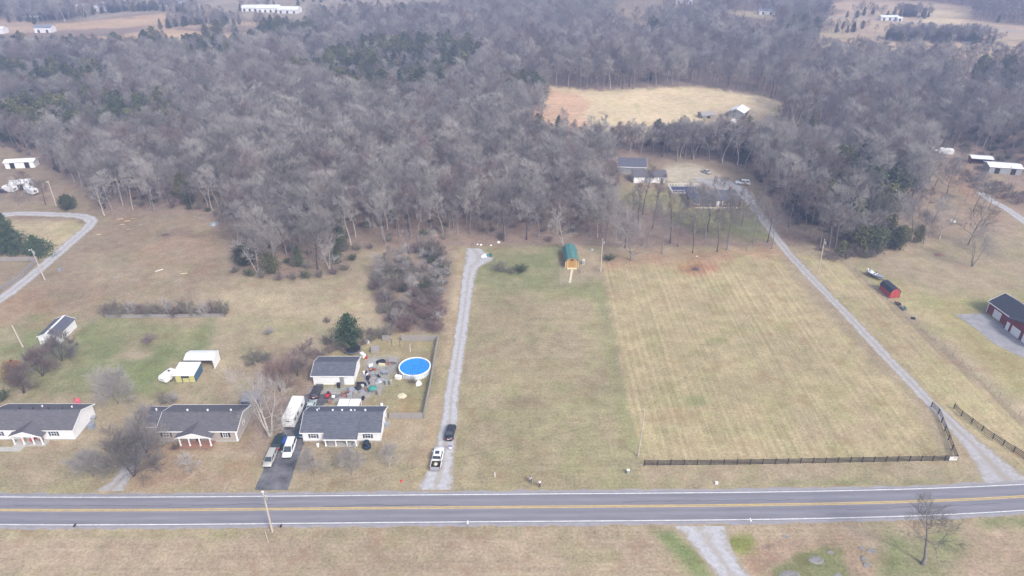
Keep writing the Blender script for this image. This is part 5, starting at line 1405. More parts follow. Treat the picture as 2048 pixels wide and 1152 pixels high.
# bits of pale timber and litter left in the clearing
rr = random.Random(9)
for i, (px, py, L_, rz, m) in enumerate([(240, 438, 2.0, 8, 'pvc'), (255, 442, 1.8, 12, 'pvc'), (268, 437, 1.6, 25, 'galv'), (280, 449, 2.0, -25, 'galv'), (245, 449, 1.8, 6, 'pvc'), (258, 459, 1.4, 20, 'galv'), (198, 469, 1.4, 4, 'pvc'), (243, 486, 1.4, 30, 'galv'),
                                      (318, 541, 2.2, 42, 'trim'), (232, 556, 1.8, 25, 'galv'), (356, 560, 2.0, 60, 'galv'), (305, 567, 1.6, 20, 'galv'), (368, 547, 1.8, 15, 'pvc'), (240, 565, 1.4, 15, 'terra'), (277, 563, 1.6, -10, 'galv'), (138, 553, 2.6, -35, 'woodnew')]):
    t = thing('timber_scrap', ['bleached plank scrap lying', 'pale broken board lying', 'grey siding scrap lying'][('pvc', 'trim', 'galv').index(m)] + ' in the left hand clearing' if m in ('pvc', 'trim', 'galv') else ('rusty board lying in the left hand clearing' if m == 'terra' else 'yellow plank lying beside the loop drive'), 'scrap', at_(px, py), R(rz), 'timber scraps in the left hand clearing')
    w2_ = rr.uniform(.18, .36); b = MB(); b.box(-L_ / 2, L_ / 2, -w2_ / 2, w2_ / 2 * .2, 0, .12); b.box(-L_ / 2 + .4, L_ / 2 - .2, w2_ / 2 * .3, w2_ / 2, 0, .08); b.build('plank', M[m], t)
crate_('small bluish drum box beside the loop drive', 121, 541, (.9, .7, .6), 'tarp', 15)
for i, (px, py, s_, lab) in enumerate([(955, 489, .6, 'white litter bag at the head of the gravel lane, closest to it'), (962, 490, .7, 'white litter bag second from the gravel lane head'), (982, 491, .7, 'white litter bag beside the pad grass edge'), (997, 485, 1.0, 'white appliance dumped at the woods edge'), (1183, 500, 1.2, 'pale junk pile right of the green roofed shed'),
                                       (1394, 513, .5, 'white bucket above the fire ring'), (803, 962, .6, 'pink toy on the front lawn of the pool house'), (819, 953, .5, 'small red pail on the front lawn of the pool house'), (1905, 443, 2.0, 'white sheet of tin lying under the bare pasture trees'), (1467, 243, 3.0, 'white tin scrap heap below the pole barn')]):
    heap_(lab, px, py, s_ * .5, s_ * .4, {6: 'redpaint', 7: 'terra', 4: 'galv'}.get(i, 'trim'), 'litter', 'litter', 30 + i)
post_thing('yard_cabinet', 'white cabinet standing right of the green roofed shed', 'cabinet', 1167, 528, [('body', 'trim', (-.35, .35, -.3, .3, 0, 1.4)), ('door', 'galv', (-.3, .3, -.33, -.302, .1, 1.3))])
# more clutter on the patio, one piece at a time
rr = random.Random(21)
for i in range(34):
    f = rr.random(); px = 742 + rr.uniform(-26, 26) - 40 * f; py = 735 + 62 * f + rr.uniform(-8, 8)
    if px < 724 and py < 778: px += 26
    s_ = (rr.uniform(.3, 1.1), rr.uniform(.25, .7), rr.uniform(.15, .75)); k_ = rr.choice(['galv', 'tarp', 'wood', 'dark', 'trim', 'wood', 'galv', 'terra'])
    crate_('%s piece of household clutter on the patio behind the pool house' % {'galv': 'metal grey', 'tarp': 'bluish grey', 'wood': 'weathered wood', 'dark': 'black', 'trim': 'white', 'terra': 'rusty brown'}[k_], px, py, s_, k_, rr.uniform(0, 90), 'clutter_box', 'clutter', 'clutter on the patio')
# rocks in the foreground
def rock_(label, px, py, rx, ry, h, seed):
    rr_ = random.Random(seed); n = 12
    rings = []
    for f, g in ((1.05, -.05), (1, .4), (.75, .85), (.3, 1)):
        rings.append([(rx * f * (1 + rr_.uniform(-.2, .2)) * math.cos(6.283 * i / n), ry * f * (1 + rr_.uniform(-.2, .2)) * math.sin(6.283 * i / n), h * g + (rr_.uniform(-.03, .03) if g > 0 else 0)) for i in range(n)])
    tag(MB().loft(rings).build('limestone_rock', M['rock'], None, False, at_(px, py)), label, 'rock')
for i, r_ in enumerate([(1632, 1120, 1.3, .9, .3, 'flat grey limestone rock in the weedy patch'), (1580, 1150, 1.9, .8, .3, 'long limestone ledge at the patch corner'), (1660, 1105, .6, .4, .25, 'small limestone rock above the flat one'), (1676, 1151, .7, .5, .2, 'small limestone rock at the foreground edge'), (1722, 1096, .5, .4, .3, 'pale limestone rock nearest the weedy patch in the rocky line'),
                        (1742, 1102, .9, .5, .25, 'pale flat limestone rock heading the rocky line'), (1727, 1118, .5, .7, .4, 'dark limestone rock in the rocky line'), (1734, 1130, .7, .5, .4, 'dark jagged limestone rock ending the rocky line'), (1571, 1073, .6, .4, .2, 'small pale rock near the gravel entrance')]):
    rock_(r_[5], r_[0], r_[1], r_[2] * .9, r_[3] * .9, r_[4] * .45, 50 + i)

# ================================================================== PEOPLE
def person(label, px, py, rz, shirt, trousers, pose, hair):
    q = P(px, py); root = thing('person', label, 'person', (q.x, q.y, 0), R(rz))
    # joints (x right, y forward, z up)
    J = {'pelvis': (0, 0, .95), 'waist': (0, .0, 1.1), 'chest': (0, .0, 1.33), 'neck': (0, .01, 1.5), 'hl': (-.10, 0, .9), 'hr': (.10, 0, .9), 'kl': (-.11, .05 + pose * .1, .5), 'kr': (.11, .02 - pose * .06, .5), 'al': (-.12, pose * .12, .09), 'ar': (.12, -pose * .14 - .02, .09), 'fl': (-.13, pose * .12 + .17, .05), 'fr': (.13, -pose * .14 + .15, .05),
         'sl': (-.19, 0, 1.44), 'sr': (.19, 0, 1.44), 'el': (-.27, -.03, 1.17), 'er': (.27, .02, 1.17), 'wl': (-.27, .1, .95), 'wr': (.22, .24, 1.12), 'head0': (0, .02, 1.58), 'head1': (0, .03, 1.70), 'head2': (0, .02, 1.76)}
    rad = {'pelvis': .15, 'waist': .135, 'chest': .16, 'neck': .06, 'hl': .1, 'hr': .1, 'kl': .065, 'kr': .065, 'al': .045, 'ar': .045, 'fl': .045, 'fr': .045, 'sl': .075, 'sr': .075, 'el': .05, 'er': .05, 'wl': .035, 'wr': .035, 'head0': .085, 'head1': .1, 'head2': .06}
    E_ = [('pelvis', 'waist'), ('waist', 'chest'), ('chest', 'neck'), ('neck', 'head0'), ('head0', 'head1'), ('head1', 'head2'), ('pelvis', 'hl'), ('hl', 'kl'), ('kl', 'al'), ('al', 'fl'), ('pelvis', 'hr'), ('hr', 'kr'), ('kr', 'ar'), ('ar', 'fr'), ('chest', 'sl'), ('sl', 'el'), ('el', 'wl'), ('chest', 'sr'), ('sr', 'er'), ('er', 'wr')]
    # hands: palm, four fingers and a thumb on each wrist
    for s, sg in (('l', -1), ('r', 1)):
        w_ = Vector(J['w' + s]); d = (w_ - Vector(J['e' + s])).normalized(); pm = w_ + d * .07
        J['p' + s] = tuple(pm); rad['p' + s] = .03; E_.append(('w' + s, 'p' + s))
        sd = d.cross(Vector((0, 1, .2))).normalized()
        for k_ in range(4):
            a = pm + sd * (.024 * (k_ - 1.5)) + d * .05; e = a + d * (.045 - .006 * abs(k_ - 1.4)) + Vector((0, .012, -.01))
            J['f%s%d' % (s, k_)] = tuple(a); J['g%s%d' % (s, k_)] = tuple(e); rad['f%s%d' % (s, k_)] = .010; rad['g%s%d' % (s, k_)] = .009
            E_ += [('p' + s, 'f%s%d' % (s, k_)), ('f%s%d' % (s, k_), 'g%s%d' % (s, k_))]
        a = w_ + d * .04 + sd * .045; J['t' + s] = tuple(a); rad['t' + s] = .011; e = a + d * .045 + sd * .015; J['u' + s] = tuple(e); rad['u' + s] = .009
        E_ += [('p' + s, 't' + s), ('t' + s, 'u' + s)]
    def skin(name, keys, edges, scale, m, parent):
        ks = list(keys); ix = {k: i for i, k in enumerate(ks)}
        me = bpy.data.meshes.new(name); me.from_pydata([J[k] for k in ks], [(ix[a], ix[c]) for a, c in edges if a in ix and c in ix], [])
        me.materials.append(m); o = link(name, me, parent)
        sk = o.modifiers.new('skin', 'SKIN'); sk.use_smooth_shade = True
        for i, k in enumerate(ks):
            v = me.skin_vertices[0].data[i]; v.radius = (rad[k] * scale,) * 2; v.use_root = (i == 0)
        s_ = o.modifiers.new('sub', 'SUBSURF'); s_.levels = 1; s_.render_levels = 1
        return o
    skin('body', J.keys(), E_, 1.0, M['skin'], root)
    skin('shirt', ['pelvis', 'waist', 'chest', 'sl', 'el', 'sr', 'er'], E_, 1.16, shirt, root)
    skin('trousers', ['pelvis', 'hl', 'kl', 'al', 'hr', 'kr', 'ar'], E_, 1.2, trousers, root)
    b = MB(); b.lathe([(.085, 1.62), (.112, 1.68), (.105, 1.76), (.06, 1.83), (.01, 1.845)], 12, (0, .0, 0)); b.build('hair', hair, root, True)
    for s in (-1, 1):
        b = MB(); b.box(s * .04 - .012, s * .04 + .012, .115, .13, 1.685, 1.70); b.build('eye', M['dark'], root)
        b = MB(); b.box(min(s * .1, s * .118), max(s * .1, s * .118), 0, .035, 1.66, 1.71); b.build('ear', M['skin'], root)
    b = MB(); b.box(-.012, .012, .115, .145, 1.645, 1.685, taper=.002); b.build('nose', M['skin'], root)
    b = MB(); b.box(-.028, .028, .11, .122, 1.605, 1.618); b.build('mouth', M['terra'], root)
    for s, f, a in ((-1, J['fl'], J['al']), (1, J['fr'], J['ar'])):
        b = MB(); b.box(a[0] - .05, a[0] + .05, a[1] - .09, f[1] + .07, 0, .085, taper=.015); b.build('shoe', M['dark'], root)
person('person in grey lilac top and dark trousers walking on the verge', 1061, 966, 200, mat('lilac_shirt', (.36, .32, .40), .9), mat('dark_denim', (.05, .055, .08), .9), 1.0, mat('brown_hair', (.05, .03, .02), .8))
person('person in white top and dark shorts standing near the highway', 1079, 974, 160, mat('white_shirt', (.75, .72, .74), .9), mat('dark_shorts', (.06, .05, .05), .9), .3, mat('grey_hair', (.35, .33, .32), .8))
# ================================================================== VEGETATION
M['bark'] = mat('grey_bark', (.27, .25, .235), .95, (.17, .155, .148), 2.5, .3, stretch=(1, 1, .3), rnd=.22, spec=.1)
M['barkpale'] = mat('pale_sycamore_bark', (.50, .46, .41), .9, (.34, .30, .27), 1.5, .2, rnd=.1, spec=.1)
M['barkdark'] = mat('dark_bark', (.10, .088, .082), .95, (.065, .056, .052), 2.5, .3, rnd=.2, spec=.1)
M['twig'] = mat('grey_twigs', (.265, .246, .23), .95, (.195, .18, .168), .35, rnd=.38, spec=.08)
M['twigpale'] = mat('pale_twigs', (.385, .36, .335), .95, (.30, .28, .26), .4, rnd=.18, spec=.08)
M['twigbrown'] = mat('brown_twigs', (.225, .175, .16), .95, (.165, .13, .12), .5, rnd=.25, spec=.08)
M['twigred'] = mat('red_brown_twigs', (.225, .15, .135), .95, (.16, .11, .10), .5, rnd=.25, spec=.08)
M['twiggreen'] = mat('grey_green_twigs', (.225, .205, .165), .95, (.165, .15, .12), .5, rnd=.25, spec=.08)
M['twigrust'] = mat('rust_leaves', (.30, .13, .075), .9, (.22, .10, .065), .8, rnd=.15, spec=.08)
M['twigochre'] = mat('ochre_leaves', (.26, .19, .085), .9, (.18, .14, .07), .8, rnd=.15, spec=.08)
M['cedar'] = mat('cedar_foliage', (.095, .112, .056), .95, (.06, .074, .038), .9, rnd=.30, spec=.08)
M['cedarolive'] = mat('olive_cedar_foliage', (.155, .155, .065), .95, (.105, .11, .05), .9, rnd=.25, spec=.08)
M['pine'] = mat('pine_foliage', (.085, .125, .065), .95, (.055, .085, .046), .9, rnd=.1, spec=.08)
M['magnolia'] = mat('magnolia_leaves', (.045, .085, .034), .5, (.028, .052, .024), 1.2, spec=.35)

def raw_mesh(name, V, Q, mats, midx=None):
    me = bpy.data.meshes.new(name)
    V = np.asarray(V, np.float32); Q = np.asarray(Q, np.int32)
    me.vertices.add(len(V)); me.vertices.foreach_set('co', V.ravel())
    me.loops.add(Q.size); me.loops.foreach_set('vertex_index', Q.ravel())
    k = Q.shape[1]
    me.polygons.add(len(Q)); me.polygons.foreach_set('loop_start', np.arange(0, Q.size, k, dtype=np.int32))
    for m in mats: me.materials.append(m)
    if midx is not None: me.polygons.foreach_set('material_index', np.asarray(midx, np.int32))
    me.update(calc_edges=True)
    return me

def np_tubes(P0, P1, R0, R1, n):
    """tapered n-sided tubes, quads"""
    P0, P1, R0, R1 = map(np.asarray, (P0, P1, R0, R1))
    d = P1 - P0; L_ = np.linalg.norm(d, axis=1, keepdims=True) + 1e-9; d = d / L_
    up = np.where(np.abs(d[:, 2:3]) < .9, np.array([[0, 0, 1.]]), np.array([[1., 0, 0]]))
    e1 = np.cross(d, up); e1 /= np.linalg.norm(e1, axis=1, keepdims=True); e2 = np.cross(d, e1)
    th = np.arange(n) * 2 * np.pi / n
    ring = np.cos(th)[None, :, None] * e1[:, None, :] + np.sin(th)[None, :, None] * e2[:, None, :]
    A = P0[:, None, :] + ring * R0[:, None, None]; B = P1[:, None, :] + ring * R1[:, None, None]
    V = np.concatenate([A, B], 1).reshape(-1, 3)
    base = np.arange(len(P0))[:, None] * 2 * n; i = np.arange(n); j = (i + 1) % n
    Q = np.stack([base + i, base + j, base + n + j, base + n + i], -1).reshape(-1, 4)
    return V, Q

def np_strips(P0, P1, W0, W1, r):
    """flat tapered strips with random facing, quads"""
    d = P1 - P0; q = r.normal(size=d.shape); s = np.cross(d, q); s /= np.linalg.norm(s, axis=1, keepdims=True) + 1e-9
    V = np.stack([P0 - s * W0[:, None], P0 + s * W0[:, None], P1 + s * W1[:, None], P1 - s * W1[:, None]], 1).reshape(-1, 3)
    Q = np.arange(len(P0) * 4).reshape(-1, 4)
    return V, Q

def np_leaves(C, size, r, up=.0):
    n = len(C); a = r.normal(size=(n, 3)); a /= np.linalg.norm(a, axis=1, keepdims=True)
    b_ = r.normal(size=(n, 3)); b_ = np.cross(a, b_); b_ /= np.linalg.norm(b_, axis=1, keepdims=True)
    s = size * r.uniform(.6, 1.3, (n, 1))
    V = np.stack([C - a * s, C + b_ * s * .45, C + a * s, C - b_ * s * .45], 1).reshape(-1, 3)
    return V, np.arange(n * 4).reshape(-1, 4)

def merge(*vq):
    V = []; Q = []; k = 0
    for v, q in vq:
        V.append(v); Q.append(q + k); k += len(v)
    return np.concatenate(V), np.concatenate(Q)

def rot_dir(d, r, ang):
    """directions d turned by about ang away from themselves, random side"""
    q = r.normal(size=d.shape); q -= d * np.sum(q * d, 1, keepdims=True); q /= np.linalg.norm(q, axis=1, keepdims=True)
    a = ang[:, None]
    return d * np.cos(a) + q * np.sin(a)

def bare_tree_mesh(seed, H=14., R_=4., tf=.35, n1=12, n2=5, n3=4, n4=6, multi=1, tw=.030, bark='bark', twig='twig', tr=.014, droop=0., upb=.3, name='bare'):
    r = np.random.default_rng(seed)
    TP0, TP1, TR0, TR1 = [], [], [], []
    spines = []
    for k in range(multi):
        a = r.uniform(0, 6.28); lean = (r.uniform(.02, .07) if multi == 1 else r.uniform(.16, .34))
        p = np.array([math.cos(a) * .12 * (multi > 1), math.sin(a) * .12 * (multi > 1), -.05]); d = np.array([math.cos(a) * lean, math.sin(a) * lean, 1.0]); d /= np.linalg.norm(d)
        hh = H * (.86 if multi == 1 else r.uniform(.62, .85)); n = 7; rad = H * tr * (1 if multi == 1 else .7); sp = [(p.copy(), rad)]
        for i in range(n):
            q = p + d * hh / n; r1 = rad * (1 - (i + 1) / n * .9); r0 = rad * (1 - i / n * .9)
            if i == 0: r0 *= 1.35
            TP0.append(p); TP1.append(q); TR0.append(r0); TR1.append(r1)
            p = q; d = d + r.normal(size=3) * np.array([.09, .09, .02]); d /= np.linalg.norm(d); sp.append((p.copy(), r1))
        spines.append(sp)
    # limbs
    L0 = []; LD = []; LL = []; LR = []
    for sp in spines:
        m = max(3, n1 // multi)
        for i in range(m):
            f = tf + (1 - tf) * (i + r.random()) / m; f = min(f, .985); t = f * (len(sp) - 1); k = int(t); u = t - k
            p = sp[k][0] * (1 - u) + sp[min(k + 1, len(sp) - 1)][0] * u; rad = sp[k][1] * (1 - u) + sp[min(k + 1, len(sp) - 1)][1] * u
            az = i * 2.4 + r.uniform(-.5, .5); el = r.uniform(.2, .65) + .6 * (f - tf) / (1 - tf)
            L0.append(p); LD.append([math.cos(az) * math.cos(el), math.sin(az) * math.cos(el), math.sin(el)])
            LL.append(R_ * r.uniform(.75, 1.15) * (1.05 - .5 * (f - tf) / (1 - tf)) * (1 if multi == 1 else .8)); LR.append(rad * .55)
    P_ = np.array(L0); D_ = np.array(LD); LL = np.array(LL); RR = np.maximum(np.array(LR), .022)
    segs = 3; lp = [P_]; ld = [D_]; lr = [RR]
    for s in range(segs):
        Q_ = P_ + D_ * (LL / segs)[:, None]
        R1 = RR * .66
        TP0 += list(P_); TP1 += list(Q_); TR0 += list(RR); TR1 += list(R1)
        P_ = Q_; RR = R1; D_ = D_ + r.normal(size=D_.shape) * .16 + np.array([0, 0, .12 - droop]); D_ /= np.linalg.norm(D_, axis=1, keepdims=True)
        lp.append(P_); ld.append(D_); lr.append(RR)
    def along(lp, ld, lr, n, r, lo=.25):
        """n child roots spread along each polyline"""
        m = len(lp[0]); S = len(lp) - 1
        f = (lo + (1 - lo) * (np.arange(n)[None, :] + r.random((m, n))) / n) * S * .999
        k = f.astype(int); u = (f - k)[..., None]
        A = np.stack(lp, 0); Dd = np.stack(ld, 0); Rr = np.stack(lr, 0); mi = np.arange(m)[:, None]
        pos = A[k, mi] * (1 - u) + A[k + 1, mi] * u
        return pos.reshape(-1, 3), Dd[k, mi].reshape(-1, 3), Rr[k, mi].reshape(-1), (1 - f / S * .45).reshape(-1)
    # secondary
    p2, d2, r2, f2 = along(lp, ld, lr, n2, r)
    d2 = rot_dir(d2, r, r.uniform(.5, 1.0, len(d2))); d2[:, 2] += upb * .5 - droop; d2 /= np.linalg.norm(d2, axis=1, keepdims=True)
    l2 = R_ * .42 * r.uniform(.7, 1.2, len(d2)) * f2; q2 = p2 + d2 * l2[:, None]; w2 = np.maximum(r2 * .5, .016)
    c2 = np_tubes(p2, q2, w2, w2 * .5, 3)
    # tertiary
    p3, d3, r3, f3 = along([p2, q2], [d2, d2], [w2, w2 * .5], n3, r, .2)
    d3 = rot_dir(d3, r, r.uniform(.4, .95, len(d3))); d3[:, 2] += upb - droop; d3 /= np.linalg.norm(d3, axis=1, keepdims=True)
    l3 = R_ * .26 * r.uniform(.6, 1.2, len(d3)); q3 = p3 + d3 * l3[:, None]
    c3 = np_strips(p3, q3, np.full(len(p3), tw * .9), np.full(len(p3), tw * .5), r)
    # twigs
    p4, d4, r4, f4 = along([p3, q3], [d3, d3], [np.ones(len(p3))] * 2, n4, r, .15)
    d4 = rot_dir(d4, r, r.uniform(.3, .9, len(d4))); d4[:, 2] += upb * .8 - droop; d4 /= np.linalg.norm(d4, axis=1, keepdims=True)
    l4 = R_ * .17 * r.uniform(.5, 1.3, len(d4)); q4 = p4 + d4 * l4[:, None]
    c4 = np_strips(p4, q4, np.full(len(p4), tw * .6), np.full(len(p4), tw * .2), r)
    T_ = np_tubes(np.array(TP0), np.array(TP1), np.array(TR0), np.array(TR1), 6)
    C_ = merge(c2, c3, c4)
    return T_, C_, bark, twig

def conifer_mesh(seed, H=8., R_=2.2, n=1500, leaf=.30, shape='cone', bark='barkdark', fol='cedar', z0=.06):
    r = np.random.default_rng(seed)
    nb = int(46 if shape != 'pine' else 60); C = []
    B0, B1 = [], []
    lob = r.uniform(.75, 1.25, 9)
    for i in range(nb):
        f = (i + r.random()) / nb; z = H * (z0 + (1 - z0) * f)
        az = i * 2.4 + r.uniform(-.4, .4)
        if shape == 'cone': rad = R_ * (1 - f) ** .75 * (.35 + .65 * min(1, f * 6 + .4))
        elif shape == 'pine': rad = R_ * (1 - f) ** .9 * r.uniform(.7, 1.2)
        else: rad = R_ * math.sqrt(max(0.03, 1 - abs(2 * f - .85) ** 2.2)) * .95
        rad *= lob[int(az / 6.283 * 9) % 9] * r.uniform(.85, 1.12)
        el = .25 if shape != 'pine' else .05
        tip = np.array([math.cos(az) * rad, math.sin(az) * rad, z + rad * el]); root = np.array([0, 0, z - rad * .1])
        B0.append(root); B1.append(tip)
        m = max(6, int(n / nb * (.5 + rad / R_)))
        t = r.random(m) ** .55; c = root + (tip - root) * t[:, None]
        sp = .18 + .16 * rad
        c = c + r.normal(size=(m, 3)) * sp * np.array([1, 1, .6])
        C.append(c)
    C = np.concatenate(C); C[:, 2] = np.maximum(C[:, 2], .12)
    lv = np_leaves(C, leaf, r)
    B0, B1 = np.array(B0), np.array(B1)
    T_ = merge(np_tubes(np.array([[0, 0, -.05], [0, 0, H * .5]]), np.array([[0, 0, H * .5], [0, 0, H * .97]]), np.array([H * .018, H * .011]), np.array([H * .011, .02]), 6), np_tubes(B0, B1 * .9 + B0 * .1, np.full(nb, .035), np.full(nb, .012), 3))
    return T_, lv, bark, fol

def shrub_mesh(seed, H=2.5, R_=1.8, ns=26, nt=8, n5=4, tw=.034, twig='twigbrown', leaf=None):
    r = np.random.default_rng(seed)
    az = r.uniform(0, 6.28, ns); f = np.sqrt(r.random(ns)); b0 = np.stack([np.cos(az) * f * R_ * .3, np.sin(az) * f * R_ * .3, np.full(ns, -.03)], 1)
    tip = np.stack([np.cos(az) * f * R_, np.sin(az) * f * R_, H * (1 - .45 * f ** 2) * r.uniform(.75, 1.1, ns)], 1)
    mid = (b0 + tip) / 2 + np.array([0, 0, H * .08]) + r.normal(size=(ns, 3)) * .1
    S = merge(np_tubes(b0, mid, np.full(ns, .03), np.full(ns, .022), 3), np_tubes(mid, tip, np.full(ns, .022), np.full(ns, .008), 3))
    k = r.random((ns, nt)); rootp = np.where(k[..., None] < .4, b0[:, None] + (mid - b0)[:, None] * (k[..., None] / .4 * .7 + .3), mid[:, None] + (tip - mid)[:, None] * ((k[..., None] - .4) / .6)).reshape(-1, 3)
    d = np.repeat(tip - b0, nt, 0); d /= np.linalg.norm(d, axis=1, keepdims=True); d = rot_dir(d, r, r.uniform(.4, 1.2, len(d)))
    l = R_ * .42 * r.uniform(.5, 1.2, len(d)); q = rootp + d * l[:, None]; q[:, 2] = np.maximum(q[:, 2], .03)
    c = np_strips(rootp, q, np.full(len(q), tw * .8), np.full(len(q), tw * .5), r)
    k2 = r.random((len(q), n5)); rp = (rootp[:, None] + (q - rootp)[:, None] * k2[..., None]).reshape(-1, 3); d5 = rot_dir(np.repeat(d, n5, 0), r, r.uniform(.4, 1.1, len(rp)))
    q5 = rp + d5 * (R_ * .24 * r.uniform(.5, 1.2, len(rp)))[:, None]; q5[:, 2] = np.maximum(q5[:, 2], .02)
    c5 = np_strips(rp, q5, np.full(len(rp), tw * .6), np.full(len(rp), tw * .25), r)
    parts = [S, c, c5]
    if leaf: parts.append(np_leaves(q5[r.random(len(q5)) < leaf[1]], leaf[0], r))
    return merge(*parts), twig

def tree_meshes(gen, nm):
    T_, C_, bark, twig = gen
    return raw_mesh('trunk', *T_, [M[bark]]), raw_mesh('crown', *C_, [M[twig]]), (T_, C_, bark, twig)

def place_tree(meshes, name, label, cat, loc, rz, s, group=None):
    t = thing(name, label, cat, loc, rz, group)
    t.scale = s if hasattr(s, '__len__') else (s, s, s)
    link('trunk', meshes[0], t); link('crown', meshes[1], t)
    return t

FOREST = [tree_meshes(bare_tree_mesh(100 + i, H=H, R_=Rr, tf=tf, n1=n1, bark=bk, twig=tg, tw=tw * .72, tr=tr, n3=5, n4=8), 'f') for i, (H, Rr, tf, n1, bk, tg, tw, tr) in enumerate([
    (15, 4.8, .42, 14, 'bark', 'twig', .036, .0125), (15, 4.0, .5, 13, 'bark', 'twig', .036, .0115), (15, 5.4, .38, 15, 'bark', 'twigpale', .034, .0135), (15, 4.4, .46, 13, 'barkdark', 'twig', .036, .0125), (15, 5.0, .42, 14, 'bark', 'twigbrown', .036, .0125), (15, 3.8, .5, 12, 'barkpale', 'twigpale', .034, .011), (15, 5.0, .44, 14, 'bark', 'twig', .038, .012)])]
CEDARS = [tree_meshes(conifer_mesh(200 + i, 9, Rr, 1300, .34, sh, 'barkdark', fol), 'c') for i, (Rr, sh, fol) in enumerate([(2.4, 'cone', 'cedar'), (2.0, 'cone', 'cedar'), (2.7, 'oval', 'cedar'), (2.3, 'cone', 'cedarolive'), (2.6, 'oval', 'cedarolive')])]
SHRUBS = []
for i, (H, Rr, tg, lf) in enumerate([(2.6, 1.9, 'twigbrown', None), (3.2, 2.2, 'twiggreen', None), (2.2, 2.0, 'twiggreen', None), (3.0, 1.7, 'twigpale', None), (2.4, 2.0, 'cedar', (.16, .35)), (3.4, 2.4, 'twigbrown', None), (2.8, 2.3, 'twigred', None)]):
    VQ, tg = shrub_mesh(300 + i, H, Rr, twig=tg, leaf=lf); SHRUBS.append(raw_mesh('shrub', *VQ, [M[tg]]))

def shrub(label, px, py, i, s, group=None, name='shrub', rz=None, xy=None):
    q = P(px, py) if xy is None else Vector((xy[0], xy[1], 0))
    o = link(name, SHRUBS[i], None, tuple(q), rz if rz is not None else (px * 1.7 + py) % 6.28)
    o.scale = s if hasattr(s, '__len__') else (s, s, s)
    return tag(o, label, 'shrub', group)

# ------------------------------------------------------------------ single trees of the lots
def own_tree(label, px, py, gen, rz=0., s=1., name='bare_tree', cat='tree', group=None):
    me = tree_meshes(gen, 'o'); q = P(px, py)
    return place_tree(me, name, label, cat, tuple(q), rz, s, group)
B = bare_tree_mesh
own_tree('large pale barked tree spreading beside the beige house', 541, 872, B(401, 15.5, 6.0, .16, 18, 6, 5, 6, multi=3, tw=.020, bark='barkpale', twig='twigpale', tr=.021), s=1.15)
own_tree('leafless dark tree leaning over the near highway verge', 1846, 1128, B(402, 12.6, 5.0, .42, 15, 6, 5, 5, tw=.018, bark='bark', twig='twig', tr=.022), s=(1, 1, 1))
own_tree('bushy bare tree with low limbs on the green lawn by the white shed', 86, 752, B(403, 6.8, 4.0, .06, 22, 7, 6, 6, multi=5, tw=.028, bark='barkdark', twig='twigbrown'), s=1.15)
own_tree('twiggy bare tree in front of the white metal shed', 124, 722, B(404, 6.5, 3.8, .06, 22, 7, 6, 6, multi=5, tw=.028, bark='barkdark', twig='twig'), s=1.1)
own_tree('small dark bare bush tree at the white shed corner', 148, 697, B(405, 3.6, 1.7, .1, 12, 5, 4, 4, multi=3, tw=.028, bark='barkdark', twig='twigbrown'))
own_tree('bare tree mixed with rusty leaves behind the white porch house', 48, 786, B(406, 7.0, 3.6, .06, 22, 7, 6, 6, multi=4, tw=.020, bark='barkdark', twig='twigbrown'))
own_tree('ochre leaved cedar beside the rusty tree behind the white porch house', 28, 771, conifer_mesh(407, 6.2, 1.8, 1500, .2, 'oval', fol='twigochre'), name='cedar_tree')
own_tree('small tree with clinging rust red leaves behind the white porch house', 40, 764, conifer_mesh(417, 6.0, 1.3, 500, .2, 'oval', fol='twigrust', z0=.5))
own_tree('pale feathery bare tree between the green lawn and the houses', 236, 806, B(408, 6.8, 5.2, .08, 22, 7, 6, 6, multi=4, tw=.026, bark='bark', twig='twigpale'), s=1.1)
own_tree('small pale bare tree on the front lawn of the white porch house', 187, 953, B(409, 5.6, 3.8, .1, 18, 6, 6, 6, multi=3, tw=.026, bark='bark', twig='twigpale'), s=1.1)
own_tree('broad dense bare tree at the side driveway before the beige house', 268, 952, B(410, 7.2, 5.0, .06, 24, 7, 6, 6, multi=5, tw=.028, bark='barkdark', twig='twig'), s=1.25)
own_tree('tall dense bare tree at the left corner of the beige house', 292, 906, B(411, 8.0, 4.6, .06, 24, 7, 6, 7, multi=5, tw=.026, bark='barkdark', twig='twig'), s=1.15)
own_tree('small bare tree with mulch ring before the pool house window', 628, 949, B(412, 5.2, 3.0, .16, 16, 6, 5, 6, tw=.026, bark='bark', twig='twig'))
own_tree('small bare tree with mulch ring before the pool house porch', 703, 950, B(413, 5.4, 3.2, .16, 16, 6, 5, 6, tw=.026, bark='bark', twig='twig'))
own_tree('thin pale bare sapling at the right of the pool house lawn', 779, 934, B(414, 4.8, 2.6, .16, 14, 5, 5, 5, tw=.024, bark='barkpale', twig='twigpale'))
own_tree('small bare tree in front of the beige house porch', 384, 946, B(415, 4.4, 2.2, .16, 12, 5, 5, 5, tw=.024, bark='bark', twig='twigpale'))
own_tree('reddish twigged tree crowding behind the gazebo and the camper', 560, 782, B(436, 7.0, 4.4, .1, 20, 6, 5, 6, multi=4, tw=.020, bark='barkdark', twig='twigred'))
own_tree('purple brown twigged tree between the dark thicket bush and the garage', 596, 752, B(437, 6.0, 3.8, .1, 18, 6, 5, 5, multi=4, tw=.020, bark='barkdark', twig='twigbrown'))
own_tree('glossy dark green magnolia beside the pool yard', 700, 694, conifer_mesh(416, 9.2, 3.0, 4200, .24, 'oval', fol='magnolia', z0=.03), name='magnolia_tree')
own_tree('spreading bare thorn tree left of the pool yard brush', 612, 722, B(418, 5.0, 2.8, .1, 14, 5, 5, 5, multi=3, tw=.028, bark='barkdark', twig='twigbrown'))
